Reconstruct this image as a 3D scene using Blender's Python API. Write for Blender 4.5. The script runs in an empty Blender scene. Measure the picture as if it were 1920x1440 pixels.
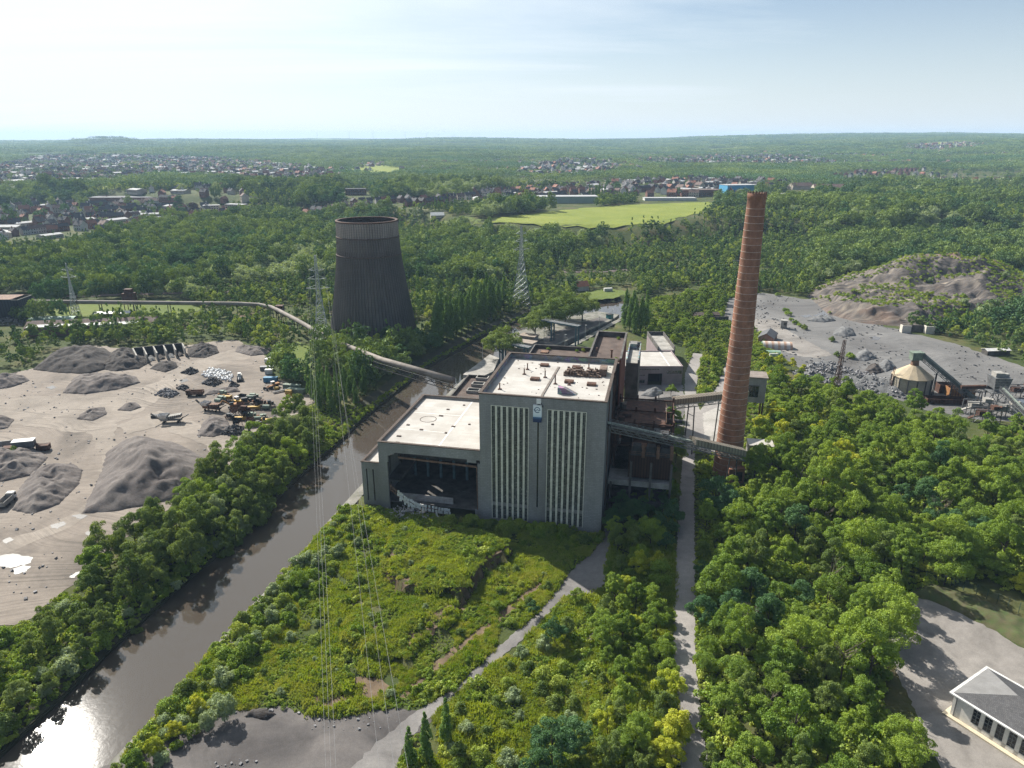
import bpy, bmesh, math, random
import numpy as np
from mathutils import Vector, Matrix, noise as mnoise
from mathutils.geometry import delaunay_2d_cdt
R=math.radians
SC=bpy.context.scene
COL=SC.collection
random.seed(7); RNG=np.random.default_rng(7)
# ------------------------------------------------------------------ camera geometry (photo 1920x1440)
FPX=1331.0; TILT=math.atan(462/1331); CAMH=120.0
CT,ST=math.cos(TILT),math.sin(TILT)
def ray(u,v):
    x=(u-960)/FPX; y=-(v-720)/FPX
    return Vector((x,CT+y*ST,-ST+y*CT))
def P(u,v,z=0.0):
    d=ray(u,v); t=(z-CAMH)/d.z
    return Vector((d.x*t,d.y*t,z))
def PY(u,v,Y):
    d=ray(u,v); t=Y/d.y
    return Vector((d.x*t,Y,CAMH+d.z*t))
# ------------------------------------------------------------------ object helpers
def link(o,parent=None):
    COL.objects.link(o)
    if parent is not None: o.parent=parent
    return o
def tag(o,label=None,cat=None,group=None,kind=None):
    if label: o['label']=label
    if cat: o['category']=cat
    if group: o['group']=group
    if kind: o['kind']=kind
    return o
def thing(name,label,cat,loc=(0,0,0),rz=0.0,group=None):
    o=bpy.data.objects.new(name,None); o.empty_display_size=0.5
    link(o); o.location=loc; o.rotation_euler=(0,0,rz)
    return tag(o,label,cat,group)
class MB:
    """collects shapes; build() links them as one mesh object"""
    def __init__(s): s.v=[]; s.f=[]; s.m=[]
    def add(s,vs,fs,mi=0):
        b=len(s.v); s.v.extend([tuple(p) for p in vs])
        for f in fs: s.f.append(tuple(i+b for i in f)); s.m.append(mi)
        return s
    def box(s,x0,x1,y0,y1,z0,z1,mi=0):
        return s.add([(x0,y0,z0),(x1,y0,z0),(x1,y1,z0),(x0,y1,z0),(x0,y0,z1),(x1,y0,z1),(x1,y1,z1),(x0,y1,z1)],
            [(0,3,2,1),(4,5,6,7),(0,1,5,4),(1,2,6,5),(2,3,7,6),(3,0,4,7)],mi)
    def hexa(s,p,mi=0):  # 8 points bottom4 top4
        return s.add(p,[(0,3,2,1),(4,5,6,7),(0,1,5,4),(1,2,6,5),(2,3,7,6),(3,0,4,7)],mi)
    def bar(s,p,q,w,h=None,mi=0,up=(0,0,1)):
        h=h or w; p=Vector(p);q=Vector(q); d=(q-p)
        if d.length<1e-6: return s
        d.normalize(); a=d.cross(Vector(up))
        if a.length<1e-3: a=d.cross(Vector((1,0,0)))
        a.normalize(); b=a.cross(d); a=a*w/2; b=b*h/2
        return s.add([p-a-b,p+a-b,p+a+b,p-a+b,q-a-b,q+a-b,q+a+b,q-a+b],
            [(0,1,2,3),(7,6,5,4),(4,5,1,0),(5,6,2,1),(6,7,3,2),(7,4,0,3)],mi)
    def cyl(s,p,q,r0,r1=None,n=12,mi=0,cap=True):
        r1=r0 if r1 is None else r1; p=Vector(p);q=Vector(q); d=(q-p).normalized()
        a=d.cross(Vector((0,0,1)))
        if a.length<1e-3: a=Vector((1,0,0))
        a.normalize(); b=d.cross(a)
        vs=[];
        for c,r in ((p,r0),(q,r1)):
            for i in range(n):
                t=2*math.pi*i/n; vs.append(c+a*r*math.cos(t)+b*r*math.sin(t))
        fs=[(i,(i+1)%n,n+(i+1)%n,n+i) for i in range(n)]
        if cap: fs+= [tuple(range(n-1,-1,-1)),tuple(range(n,2*n))]
        return s.add(vs,fs,mi)
    def tube(s,path,r,n=8,mi=0):
        path=[Vector(p) for p in path]; rs=r if isinstance(r,(list,tuple)) else [r]*len(path)
        vs=[];fs=[]
        for k,c in enumerate(path):
            d=(path[min(k+1,len(path)-1)]-path[max(k-1,0)]).normalized()
            a=d.cross(Vector((0,0,1)))
            if a.length<1e-3: a=d.cross(Vector((1,0,0)))
            a.normalize(); b=a.cross(d)
            for i in range(n):
                t=2*math.pi*i/n; vs.append(c+(a*math.cos(t)+b*math.sin(t))*rs[k])
        for k in range(len(path)-1):
            for i in range(n): fs.append((k*n+i,(k+1)*n+i,(k+1)*n+(i+1)%n,k*n+(i+1)%n))
        fs+=[tuple(range(n)),tuple(range(len(path)*n-1,(len(path)-1)*n-1,-1))]
        return s.add(vs,fs,mi)
    def lathe(s,prof,n=32,mi=0,c=(0,0)):
        vs=[];fs=[]
        for r,z in prof:
            for i in range(n):
                t=2*math.pi*i/n; vs.append((c[0]+r*math.cos(t),c[1]+r*math.sin(t),z))
        for k in range(len(prof)-1):
            for i in range(n): fs.append((k*n+i,k*n+(i+1)%n,(k+1)*n+(i+1)%n,(k+1)*n+i))
        return s.add(vs,fs,mi)
    def prism(s,poly,z0,z1,mi=0):
        n=len(poly); ar=sum(poly[i][0]*poly[(i+1)%n][1]-poly[(i+1)%n][0]*poly[i][1] for i in range(n))
        if ar<0: poly=poly[::-1]
        vs=[(p[0],p[1],z0) for p in poly]+[(p[0],p[1],z1) for p in poly]
        fs=[tuple(range(n-1,-1,-1)),tuple(range(n,2*n))]+[(i,(i+1)%n,n+(i+1)%n,n+i) for i in range(n)]
        return s.add(vs,fs,mi)
    def build(s,name,mats,parent=None,smooth=False,label=None):
        me=bpy.data.meshes.new(name); me.from_pydata(s.v,[],s.f)
        if not isinstance(mats,(list,tuple)): mats=[mats]
        for m in mats: me.materials.append(m)
        if len(mats)>1: me.polygons.foreach_set('material_index',s.m)
        if smooth: me.polygons.foreach_set('use_smooth',[True]*len(s.f))
        me.update()
        o=bpy.data.objects.new(name,me); link(o,parent)
        if label: o['label']=label
        return o
def npmesh(name,v,f,mat,smooth=False):
    """v Nx3, f Mx4 or Mx3 arrays -> mesh"""
    v=np.asarray(v,dtype=np.float32); f=np.asarray(f,dtype=np.int32); k=f.shape[1]
    me=bpy.data.meshes.new(name); me.vertices.add(len(v)); me.vertices.foreach_set('co',v.ravel())
    me.loops.add(f.size); me.loops.foreach_set('vertex_index',f.ravel())
    me.polygons.add(len(f)); me.polygons.foreach_set('loop_start',np.arange(0,f.size,k,dtype=np.int32))
    if smooth: me.polygons.foreach_set('use_smooth',np.ones(len(f),dtype=bool))
    me.materials.append(mat); me.update(calc_edges=True); me.validate()
    return me
# ------------------------------------------------------------------ 2-D helpers (numpy)
def inpoly(x,y,poly):
    x=np.asarray(x,float); y=np.asarray(y,float); ins=np.zeros(x.shape,bool); n=len(poly)
    for i in range(n):
        x0,y0=poly[i][0],poly[i][1]; x1,y1=poly[(i+1)%n][0],poly[(i+1)%n][1]
        if y0==y1: continue
        c=((y0>y)!=(y1>y))&(x<(x1-x0)*(y-y0)/(y1-y0)+x0)
        ins^=c
    return ins
def dline(x,y,line,closed=False):
    x=np.asarray(x,float); y=np.asarray(y,float); best=np.full(x.shape,1e18)
    n=len(line)
    for i in range(n if closed else n-1):
        ax,ay=line[i][0],line[i][1]; bx,by=line[(i+1)%n][0],line[(i+1)%n][1]
        dx,dy=bx-ax,by-ay; L=dx*dx+dy*dy+1e-12
        t=np.clip(((x-ax)*dx+(y-ay)*dy)/L,0,1)
        best=np.minimum(best,(x-ax-t*dx)**2+(y-ay-t*dy)**2)
    return np.sqrt(best)
def sstep(a,b,x):
    t=np.clip((x-a)/(b-a),0,1); return t*t*(3-2*t)
def fbm(x,y,s,seed=0,oct=4):
    """cheap smooth noise, about -1..1, from rotated sines"""
    x=np.asarray(x,float)/s; y=np.asarray(y,float)/s; r=0; a=1; tot=0
    g=np.random.default_rng(seed)
    for o in range(oct):
        for k in range(3):
            th=g.uniform(0,6.28); ph=g.uniform(0,6.28); fq=g.uniform(.7,1.4)*2**o
            r=r+a*np.sin((x*math.cos(th)+y*math.sin(th))*fq*2.2+ph+1.3*np.sin((x*math.sin(th)-y*math.cos(th))*fq*1.1+ph*2))
            tot+=a*.6
        a*=.5
    return r/tot
# ------------------------------------------------------------------ materials
def lin(c):
    return tuple(((k/12.92) if k<=.04045 else ((k+.055)/1.055)**2.4) for k in [q/255 for q in c])
class NT:
    def __init__(s,name):
        s.mat=bpy.data.materials.new(name); s.mat.use_nodes=True; s.t=s.mat.node_tree; s.t.nodes.clear()
        s.out=s.n('ShaderNodeOutputMaterial')
    def n(s,ty,**kw):
        nd=s.t.nodes.new(ty)
        for k,v in kw.items():
            if k=='ins':
                for a,b in v.items():
                    if hasattr(b,'is_linked') or isinstance(b,bpy.types.NodeSocket): s.t.links.new(b,nd.inputs[a])
                    else: nd.inputs[a].default_value=b
            else: setattr(nd,k,v)
        return nd
    def l(s,a,b): s.t.links.new(a,b)
    def coord(s,kind='Object'): return s.n('ShaderNodeTexCoord').outputs[kind]
    def pos(s): return s.n('ShaderNodeNewGeometry').outputs['Position']
    def noise(s,vec,scale,detail=4,rough=.6,dist=0.0):
        return s.n('ShaderNodeTexNoise',ins={'Vector':vec,'Scale':scale,'Detail':detail,'Roughness':rough,'Distortion':dist}).outputs[0]
    def ramp(s,fac,stops):
        nd=s.n('ShaderNodeValToRGB',ins={'Fac':fac}); cr=nd.color_ramp
        while len(cr.elements)<len(stops): cr.elements.new(.5)
        for e,(p,c) in zip(cr.elements,stops):
            e.position=p; e.color=(c[0],c[1],c[2],1) if not isinstance(c,(int,float)) else (c,c,c,1)
        return nd.outputs[0]
    def mix(s,fac,a,b,mode='MIX'):
        nd=s.n('ShaderNodeMix',data_type='RGBA',blend_type=mode)
        for sock,val in ((nd.inputs[0],fac),(nd.inputs[6],a),(nd.inputs[7],b)):
            if isinstance(val,bpy.types.NodeSocket): s.l(val,sock)
            elif isinstance(val,(int,float)): sock.default_value=val if sock.type=='VALUE' else (val,val,val,1)
            else: sock.default_value=(val[0],val[1],val[2],1)
        return nd.outputs[2]
    def math(s,op,a,b=0.0,clamp=False):
        nd=s.n('ShaderNodeMath',operation=op,use_clamp=clamp)
        for sock,val in ((nd.inputs[0],a),(nd.inputs[1],b)):
            if isinstance(val,bpy.types.NodeSocket): s.l(val,sock)
            else: sock.default_value=val
        return nd.outputs[0]
    def mapv(s,vec,scale=(1,1,1),rot=(0,0,0),loc=(0,0,0)):
        return s.n('ShaderNodeMapping',ins={'Vector':vec,'Scale':scale,'Rotation':rot,'Location':loc}).outputs[0]
    def bump(s,h,strength=.4,dist=.1):
        return s.n('ShaderNodeBump',ins={'Height':h,'Strength':strength,'Distance':dist}).outputs[0]
    def principled(s,color,rough=.8,normal=None,metal=0.0,spec=.3):
        b=s.n('ShaderNodeBsdfPrincipled')
        if isinstance(color,bpy.types.NodeSocket): s.l(color,b.inputs['Base Color'])
        else: b.inputs['Base Color'].default_value=(*color[:3],1)
        if isinstance(rough,bpy.types.NodeSocket): s.l(rough,b.inputs['Roughness'])
        else: b.inputs['Roughness'].default_value=rough
        b.inputs['Metallic'].default_value=metal; b.inputs['Specular IOR Level'].default_value=spec
        if normal is not None: s.l(normal,b.inputs['Normal'])
        s.l(b.outputs[0],s.out.inputs[0]); return b
def simple(name,c1,c2=None,scale=.4,rough=.85,detail=6,bump=0.0,metal=0,lo=.35,hi=.65,spec=.3,world=False,bscale=None,stretch=(1,1,1)):
    """two colours mixed by noise, optional bump"""
    t=NT(name); c2=c2 or tuple(k*.7 for k in c1)
    vec=t.pos() if world else t.coord(); vec=t.mapv(vec,stretch)
    f=t.ramp(t.noise(vec,scale,detail),[(lo,0.0),(hi,1.0)])
    col=t.mix(f,c1,c2)
    f2=t.noise(vec,scale*9,3); col=t.mix(.35,col,t.ramp(f2,[(.3,.45),(.7,1.0)]),'MULTIPLY')
    nrm=t.bump(t.noise(vec,bscale or scale*12,4),.6,bump) if bump else None
    t.principled(col,rough,nrm,metal,spec); return t.mat
def brickmat(name,c1,c2,cm,bw,bh,mortar=.03,grime=(.3,.28,.26),amount=.5,scale=.12,rough=.9,bump=.02,axis='xz',off=.5):
    """walls: brick/block courses with streaked weathering, in object metres"""
    t=NT(name); co=t.coord(); sep=t.n('ShaderNodeSeparateXYZ',ins={0:co})
    hx=t.math('ADD',sep.outputs[0],sep.outputs[1])
    cmb=t.n('ShaderNodeCombineXYZ',ins={0:hx,1:sep.outputs[2],2:0.0}) if axis=='xz' else t.n('ShaderNodeCombineXYZ',ins={0:sep.outputs[0],1:sep.outputs[1],2:0.0})
    b=t.n('ShaderNodeTexBrick',offset=off,ins={'Vector':cmb.outputs[0],'Color1':(*c1,1),'Color2':(*c2,1),'Mortar':(*cm,1),'Scale':1.0,'Mortar Size':mortar,'Brick Width':bw,'Row Height':bh,'Bias':-.1})
    g=t.noise(t.mapv(co,(1,1,.25)),scale,8,.65); g=t.ramp(g,[(.35,0.0),(.7,1.0)])
    col=t.mix(t.math('MULTIPLY',g,amount),b.outputs[0],grime)
    fine=t.noise(co,3.0,3); col=t.mix(.4,col,t.ramp(fine,[(.25,.55),(.75,1.0)]),'MULTIPLY')
    t.principled(col,rough,t.bump(b.outputs[1],-.5,bump) if bump else None,0,.2); return t.mat
M={}
M['concrete']=brickmat('concrete_block_wall',(.36,.352,.34),(.305,.30,.29),(.235,.23,.225),1.2,.6,.035,(.15,.145,.135),.85,.07)
M['concrete_plain']=simple('weathered_concrete',(.36,.34,.31),(.2,.19,.17),.25,.9,bump=.02)
M['concrete_dark']=simple('sooty_concrete',(.13,.12,.11),(.06,.055,.05),.3,.9)  # darker concrete tone, mottled by noise
M['dark_void']=simple('painted_interior_dark',(.022,.02,.019),(.012,.011,.01),.3,.95)  # near-black colour stands for the unlit depth of openings and interiors
M['parapet_cap']=simple('rusty_parapet_cap',(.10,.075,.06),(.055,.04,.032),.8,.9)
M['roof_brown']=simple('brown_roofing_felt',(.12,.09,.075),(.07,.05,.042),.25,.95)
M['rust']=simple('rusted_steel',(.11,.05,.03),(.045,.025,.02),.6,.85)
M['rust_light']=simple('light_rusted_steel',(.24,.14,.09),(.1,.055,.04),.7,.85)
M['steel']=simple('grey_steel',(.2,.205,.21),(.11,.11,.11),.7,.6,metal=.3)
M['steel_dark']=simple('dark_steel',(.055,.055,.058),(.03,.028,.027),.6,.7)
M['galv']=simple('galvanised_lattice_steel',(.46,.48,.47),(.34,.36,.35),.6,.55,metal=.4)
M['cream']=simple('cream_painted_pier',(.74,.72,.60),(.54,.51,.42),.5,.75)
M['white_paint']=simple('white_paint',(.8,.79,.76),(.62,.6,.56),.4,.7)
M['teal_steel']=simple('teal_painted_steel',(.10,.18,.20),(.06,.10,.12),.5,.6)
M['glass_dark']=simple('dark_window_glass',(.02,.026,.03),(.01,.012,.014),.5,.12,spec=.6)
def roofwhite():
    t=NT('white_roof_membrane'); co=t.coord()
    b=t.n('ShaderNodeTexBrick',offset=.5,ins={'Vector':co,'Color1':(.45,.43,.40,1),'Color2':(.385,.365,.34,1),'Mortar':(.34,.315,.275,1),'Scale':1.0,'Mortar Size':.05,'Brick Width':7.0,'Row Height':1.1})
    g=t.ramp(t.noise(co,.12,8,.62),[(.38,0.0),(.62,1.0)]); col=t.mix(t.math('MULTIPLY',g,.75),b.outputs[0],(.30,.275,.245))
    g2=t.ramp(t.noise(co,.9,5,.7),[(.6,0.0),(.75,1.0)]); col=t.mix(t.math('MULTIPLY',g2,.6),col,(.27,.24,.21))
    t.principled(col,.85,None,0,.25); return t.mat
M['roof_white']=roofwhite()
def chimneymat():
    t=NT('chimney_brickwork'); co=t.coord(); sep=t.n('ShaderNodeSeparateXYZ',ins={0:co})
    ang=t.math('ARCTAN2',sep.outputs[1],sep.outputs[0]); ang=t.math('MULTIPLY',ang,4.0)
    cmb=t.n('ShaderNodeCombineXYZ',ins={0:ang,1:sep.outputs[2],2:0.0}).outputs[0]
    b=t.n('ShaderNodeTexBrick',ins={'Vector':cmb,'Color1':(.36,.16,.088,1),'Color2':(.26,.112,.064,1),'Mortar':(.27,.17,.13,1),'Scale':1.0,'Mortar Size':.03,'Brick Width':.5,'Row Height':.22,'Bias':0.0})
    z=t.math('DIVIDE',sep.outputs[2],103.0)
    soot=t.ramp(z,[(.0,0.0),(.62,.15),(.97,.75),(1.0,1.0)])
    st=t.noise(t.mapv(co,(1,1,.12)),.35,6,.65); st=t.ramp(st,[(.35,.25),(.75,1.0)])
    col=t.mix(t.math('MULTIPLY',soot,st),b.outputs[0],(.075,.045,.035))
    n=t.ramp(t.noise(t.mapv(co,(1,1,.5)),.5,6),[(.3,.62),(.7,1.15)]); col=t.mix(1.0,col,n,'MULTIPLY')
    t.principled(col,.9,None,0,.2); return t.mat
M['chimney']=chimneymat()
def towermat():
    t=NT('cooling_tower_boards'); co=t.coord(); sep=t.n('ShaderNodeSeparateXYZ',ins={0:co})
    n=t.noise(t.mapv(co,(1,1,.6)),.05,8,.6); col=t.ramp(n,[(.3,(.08,.068,.06)),(.55,(.135,.115,.10)),(.75,(.20,.168,.14))])
    zz=t.ramp(t.math('DIVIDE',sep.outputs[2],72.0),[(.0,.92),(.70,.95),(.73,1.25),(.86,1.35),(.88,2.3),(1.0,2.6)]); col=t.mix(1.0,col,zz,'MULTIPLY')
    wv=t.n('ShaderNodeTexWave',wave_type='BANDS',bands_direction='Z',ins={'Vector':co,'Scale':.32,'Distortion':0.0}).outputs[1]
    col=t.mix(.75,col,t.ramp(wv,[(.0,.55),(.25,1.0)]),'MULTIPLY')
    t.principled(col,.85,None,0,.25); return t.mat
M['tower']=towermat()
def leafmat(name,ca,cb,trans=.28,rv=.5,yl=(1.35,1.25,.6),stand=0.0,sscale=.0075):
    """foliage: diffuse + translucent, colour varied per tree and per clump"""
    t=NT(name); oi=t.n('ShaderNodeObjectInfo').outputs['Random']
    co=t.coord(); cl=t.noise(co,.55,2,.5)
    f=t.math('ADD',t.math('MULTIPLY',oi,rv),t.math('MULTIPLY',t.math('SUBTRACT',cl,.5),.9))
    if stand: f=t.math('ADD',f,t.math('MULTIPLY',t.math('SUBTRACT',t.noise(t.pos(),sscale,4,.6),.5),stand))
    f=t.math('ADD',f,(1-rv)/2,True)
    col=t.mix(f,ca,cb)
    d=t.n('ShaderNodeBsdfDiffuse',ins={'Color':col}); tcol=t.mix(1.0,col,yl,'MULTIPLY')
    tr=t.n('ShaderNodeBsdfTranslucent',ins={'Color':tcol}); ms=t.n('ShaderNodeMixShader',ins={0:trans,1:d.outputs[0],2:tr.outputs[0]})
    gl=t.n('ShaderNodeBsdfGlossy',ins={'Color':(.9,.95,1,1),'Roughness':.6}); m2=t.n('ShaderNodeMixShader',ins={0:.02,1:ms.outputs[0],2:gl.outputs[0]})
    t.l(m2.outputs[0],t.out.inputs[0]); return t.mat
M['leaf']=leafmat('broadleaf_foliage',(.09,.175,.016),(.29,.38,.040))
M['leaf_yellow']=leafmat('yellow_green_foliage',(.30,.37,.02),(.48,.48,.035))
M['leaf_dark']=leafmat('dark_green_foliage',(.05,.125,.040),(.10,.19,.06),.2)
M['leaf_bank']=leafmat('olive_foliage',(.09,.155,.03),(.22,.275,.055))
M['leaf_willow']=leafmat('grey_green_foliage',(.22,.29,.14),(.31,.37,.19))
M['leaf_poplar']=leafmat('poplar_foliage',(.08,.165,.03),(.17,.27,.055),.22)
M['leaf_scrub']=leafmat('scrub_foliage',(.17,.26,.028),(.37,.42,.065),.24,.55,stand=2.4,sscale=.055)
M['blade']=leafmat('rough_grass',(.19,.27,.045),(.40,.41,.10),.24,.5,stand=2.4,sscale=.045)
M['leaf_copper']=leafmat('copper_foliage',(.03,.015,.015),(.05,.025,.02),.3)
M['leaf_far']=leafmat('wood_foliage',(.042,.10,.03),(.21,.28,.055),.17,.9,stand=2.0)
M['bark']=simple('bark',(.10,.08,.06),(.05,.04,.03),1.5,.95)
# ------------------------------------------------------------------ camera, sun, sky
cd=bpy.data.cameras.new('camera'); cam=bpy.data.objects.new('camera',cd); link(cam)
cam.location=(0,0,CAMH); cam.rotation_euler=(math.pi/2-TILT,0,0)
cd.sensor_width=36; cd.lens=FPX/1920*36; cd.clip_start=1; cd.clip_end=60000
SC.camera=cam
SUNV=Vector((-.639,.777,.811)).normalized()
SUN_EL=math.asin(SUNV.z); SUN_AZ=math.atan2(SUNV.x,SUNV.y)
sd=bpy.data.lights.new('sun','SUN'); sd.energy=5.0; sd.angle=R(.55); sd.color=(1,.955,.87)
sun=bpy.data.objects.new('sun',sd); link(sun); sun.location=(-300,300,400)
sun.rotation_euler=(-SUNV).to_track_quat('-Z','Y').to_euler()
W=bpy.data.worlds.new('World'); SC.world=W; W.use_nodes=True; wt=W.node_tree; wt.nodes.clear()
def wn(ty,**kw):
    nd=wt.nodes.new(ty)
    for k,v in kw.items(): setattr(nd,k,v)
    return nd
sky=wn('ShaderNodeTexSky',sky_type='NISHITA',sun_disc=False,sun_elevation=SUN_EL,sun_rotation=SUN_AZ,altitude=150,air_density=1.0,dust_density=.55,ozone_density=3.2)
# thin cirrus: streaked noise on the dome, in direction space
tc=wn('ShaderNodeTexCoord'); sp=wn('ShaderNodeSeparateXYZ'); wt.links.new(tc.outputs['Generated'],sp.inputs[0])
zc=wn('ShaderNodeMath',operation='MAXIMUM'); wt.links.new(sp.outputs[2],zc.inputs[0]); zc.inputs[1].default_value=.0
za=wn('ShaderNodeMath',operation='ADD'); wt.links.new(zc.outputs[0],za.inputs[0]); za.inputs[1].default_value=.09
dv=wn('ShaderNodeVectorMath',operation='DIVIDE'); cb=wn('ShaderNodeCombineXYZ')
wt.links.new(tc.outputs['Generated'],dv.inputs[0])
for i in range(3): wt.links.new(za.outputs[0],cb.inputs[i])
wt.links.new(cb.outputs[0],dv.inputs[1])
mp=wn('ShaderNodeMapping'); mp.inputs['Scale'].default_value=(.22,.62,0); mp.inputs['Rotation'].default_value=(0,0,R(-16)); wt.links.new(dv.outputs[0],mp.inputs[0])
ns=wn('ShaderNodeTexNoise'); ns.inputs['Scale'].default_value=.8; ns.inputs['Detail'].default_value=9; ns.inputs['Roughness'].default_value=.62; ns.inputs['Distortion'].default_value=.7
wt.links.new(mp.outputs[0],ns.inputs['Vector'])
rp=wn('ShaderNodeValToRGB'); rp.color_ramp.elements[0].position=.36; rp.color_ramp.elements[1].position=.64
rp.color_ramp.elements[0].color=(0,0,0,1); rp.color_ramp.elements[1].color=(1,1,1,1); wt.links.new(ns.outputs[0],rp.inputs[0])
# a cirrus sheet is forward scattering: brighter towards the sun
sdot=wn('ShaderNodeVectorMath',operation='DOT_PRODUCT'); wt.links.new(tc.outputs['Generated'],sdot.inputs[0]); sdot.inputs[1].default_value=SUNV
sr=wn('ShaderNodeMapRange'); sr.inputs[1].default_value=.30; sr.inputs[2].default_value=1.0; sr.inputs[3].default_value=.0; sr.inputs[4].default_value=1.0; wt.links.new(sdot.outputs['Value'],sr.inputs[0])
pw=wn('ShaderNodeMath',operation='POWER'); pw.inputs[1].default_value=1.6; wt.links.new(sr.outputs[0],pw.inputs[0])
cc=wn('ShaderNodeMapRange'); cc.inputs[1].default_value=0; cc.inputs[2].default_value=1; cc.inputs[3].default_value=9.2; cc.inputs[4].default_value=12.5; wt.links.new(pw.outputs[0],cc.inputs[0])
ccol=wn('ShaderNodeCombineColor')
for i,k in enumerate((.875,.965,1.03)):
    mm=wn('ShaderNodeMath',operation='MULTIPLY'); mm.inputs[1].default_value=k; wt.links.new(cc.outputs[0],mm.inputs[0]); wt.links.new(mm.outputs[0],ccol.inputs[i])
cvr=wn('ShaderNodeMapRange'); cvr.clamp=False; cvr.inputs[1].default_value=.30; cvr.inputs[2].default_value=.80; cvr.inputs[3].default_value=.0; cvr.inputs[4].default_value=.85; wt.links.new(sdot.outputs['Value'],cvr.inputs[0])
cns=wn('ShaderNodeMapRange'); cns.clamp=False; cns.inputs[1].default_value=.35; cns.inputs[2].default_value=.65; cns.inputs[3].default_value=-.22; cns.inputs[4].default_value=.36; wt.links.new(ns.outputs[0],cns.inputs[0])
cov=wn('ShaderNodeMath',operation='ADD',use_clamp=True); wt.links.new(cvr.outputs[0],cov.inputs[0]); wt.links.new(cns.outputs[0],cov.inputs[1])
# haze veil thickening towards the horizon
vz=wn('ShaderNodeMapRange'); vz.inputs[1].default_value=0; vz.inputs[2].default_value=.28; vz.inputs[3].default_value=1; vz.inputs[4].default_value=0; wt.links.new(zc.outputs[0],vz.inputs[0])
vp=wn('ShaderNodeMath',operation='POWER'); vp.inputs[1].default_value=1.7; wt.links.new(vz.outputs[0],vp.inputs[0])
vm=wn('ShaderNodeMath',operation='MULTIPLY'); vm.inputs[1].default_value=.9; wt.links.new(vp.outputs[0],vm.inputs[0])
vx=wn('ShaderNodeMath',operation='MAXIMUM'); wt.links.new(vm.outputs[0],vx.inputs[0]); wt.links.new(cov.outputs[0],vx.inputs[1]); cov=vx
mx=wn('ShaderNodeMix',data_type='RGBA'); wt.links.new(cov.outputs[0],mx.inputs[0]); wt.links.new(sky.outputs[0],mx.inputs[6]); wt.links.new(ccol.outputs[0],mx.inputs[7])
bg=wn('ShaderNodeBackground'); bg.inputs[1].default_value=.051; wt.links.new(mx.outputs[2],bg.inputs[0])
wo=wn('ShaderNodeOutputWorld'); wt.links.new(bg.outputs[0],wo.inputs[0])
SC.view_settings.view_transform='Standard'; SC.view_settings.look='None'; SC.view_settings.exposure=1.0; SC.view_settings.gamma=1
SC.cycles.use_denoising=True; SC.cycles.denoiser='OPENIMAGEDENOISE'; SC.cycles.denoising_prefilter='NONE'; SC.cycles.denoising_input_passes='RGB_ALBEDO_NORMAL'
SC.cycles.max_bounces=6; SC.cycles.diffuse_bounces=3; SC.cycles.glossy_bounces=2; SC.cycles.transmission_bounces=2; SC.cycles.volume_bounces=0; SC.cycles.transparent_max_bounces=4
SC.cycles.caustics_reflective=False; SC.cycles.caustics_refractive=False
SC.cycles.use_adaptive_sampling=True; SC.cycles.adaptive_threshold=.02
# ------------------------------------------------------------------ terrain height
PLAT=[(-6000,2500),(-2500,1900),(-1300,1650),(-420,1230),(-120,980),(-36,885),(60,850),(169,816),(250,905),(300,890),(371,868),(480,880),(614,868),(900,800),(1600,600),(6000,500),(6000,30000),(-6000,30000)]
RIV_R=[(-101,20)]+[tuple(P(u,v,-3)[:2]) for u,v in ((217,1440),(290,1363),(400,1233),(460,1163),(540,1083),(610,997))]+[(-52,250),(-36,318),(-24,362),(2,392),(31,412),(76,489),(98,520),(104,545)]
RIV_L=[(-127,20)]+[tuple(P(u,v,-3)[:2]) for u,v in ((127,1300),(197,1230),(327,1110),(433,1020),(547,907),(640,827),(673,793),(763,720),(800,690),(913,627))]+[(12,503),(48,548),(72,572)]
RIVER=RIV_L+RIV_R[::-1]
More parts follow.
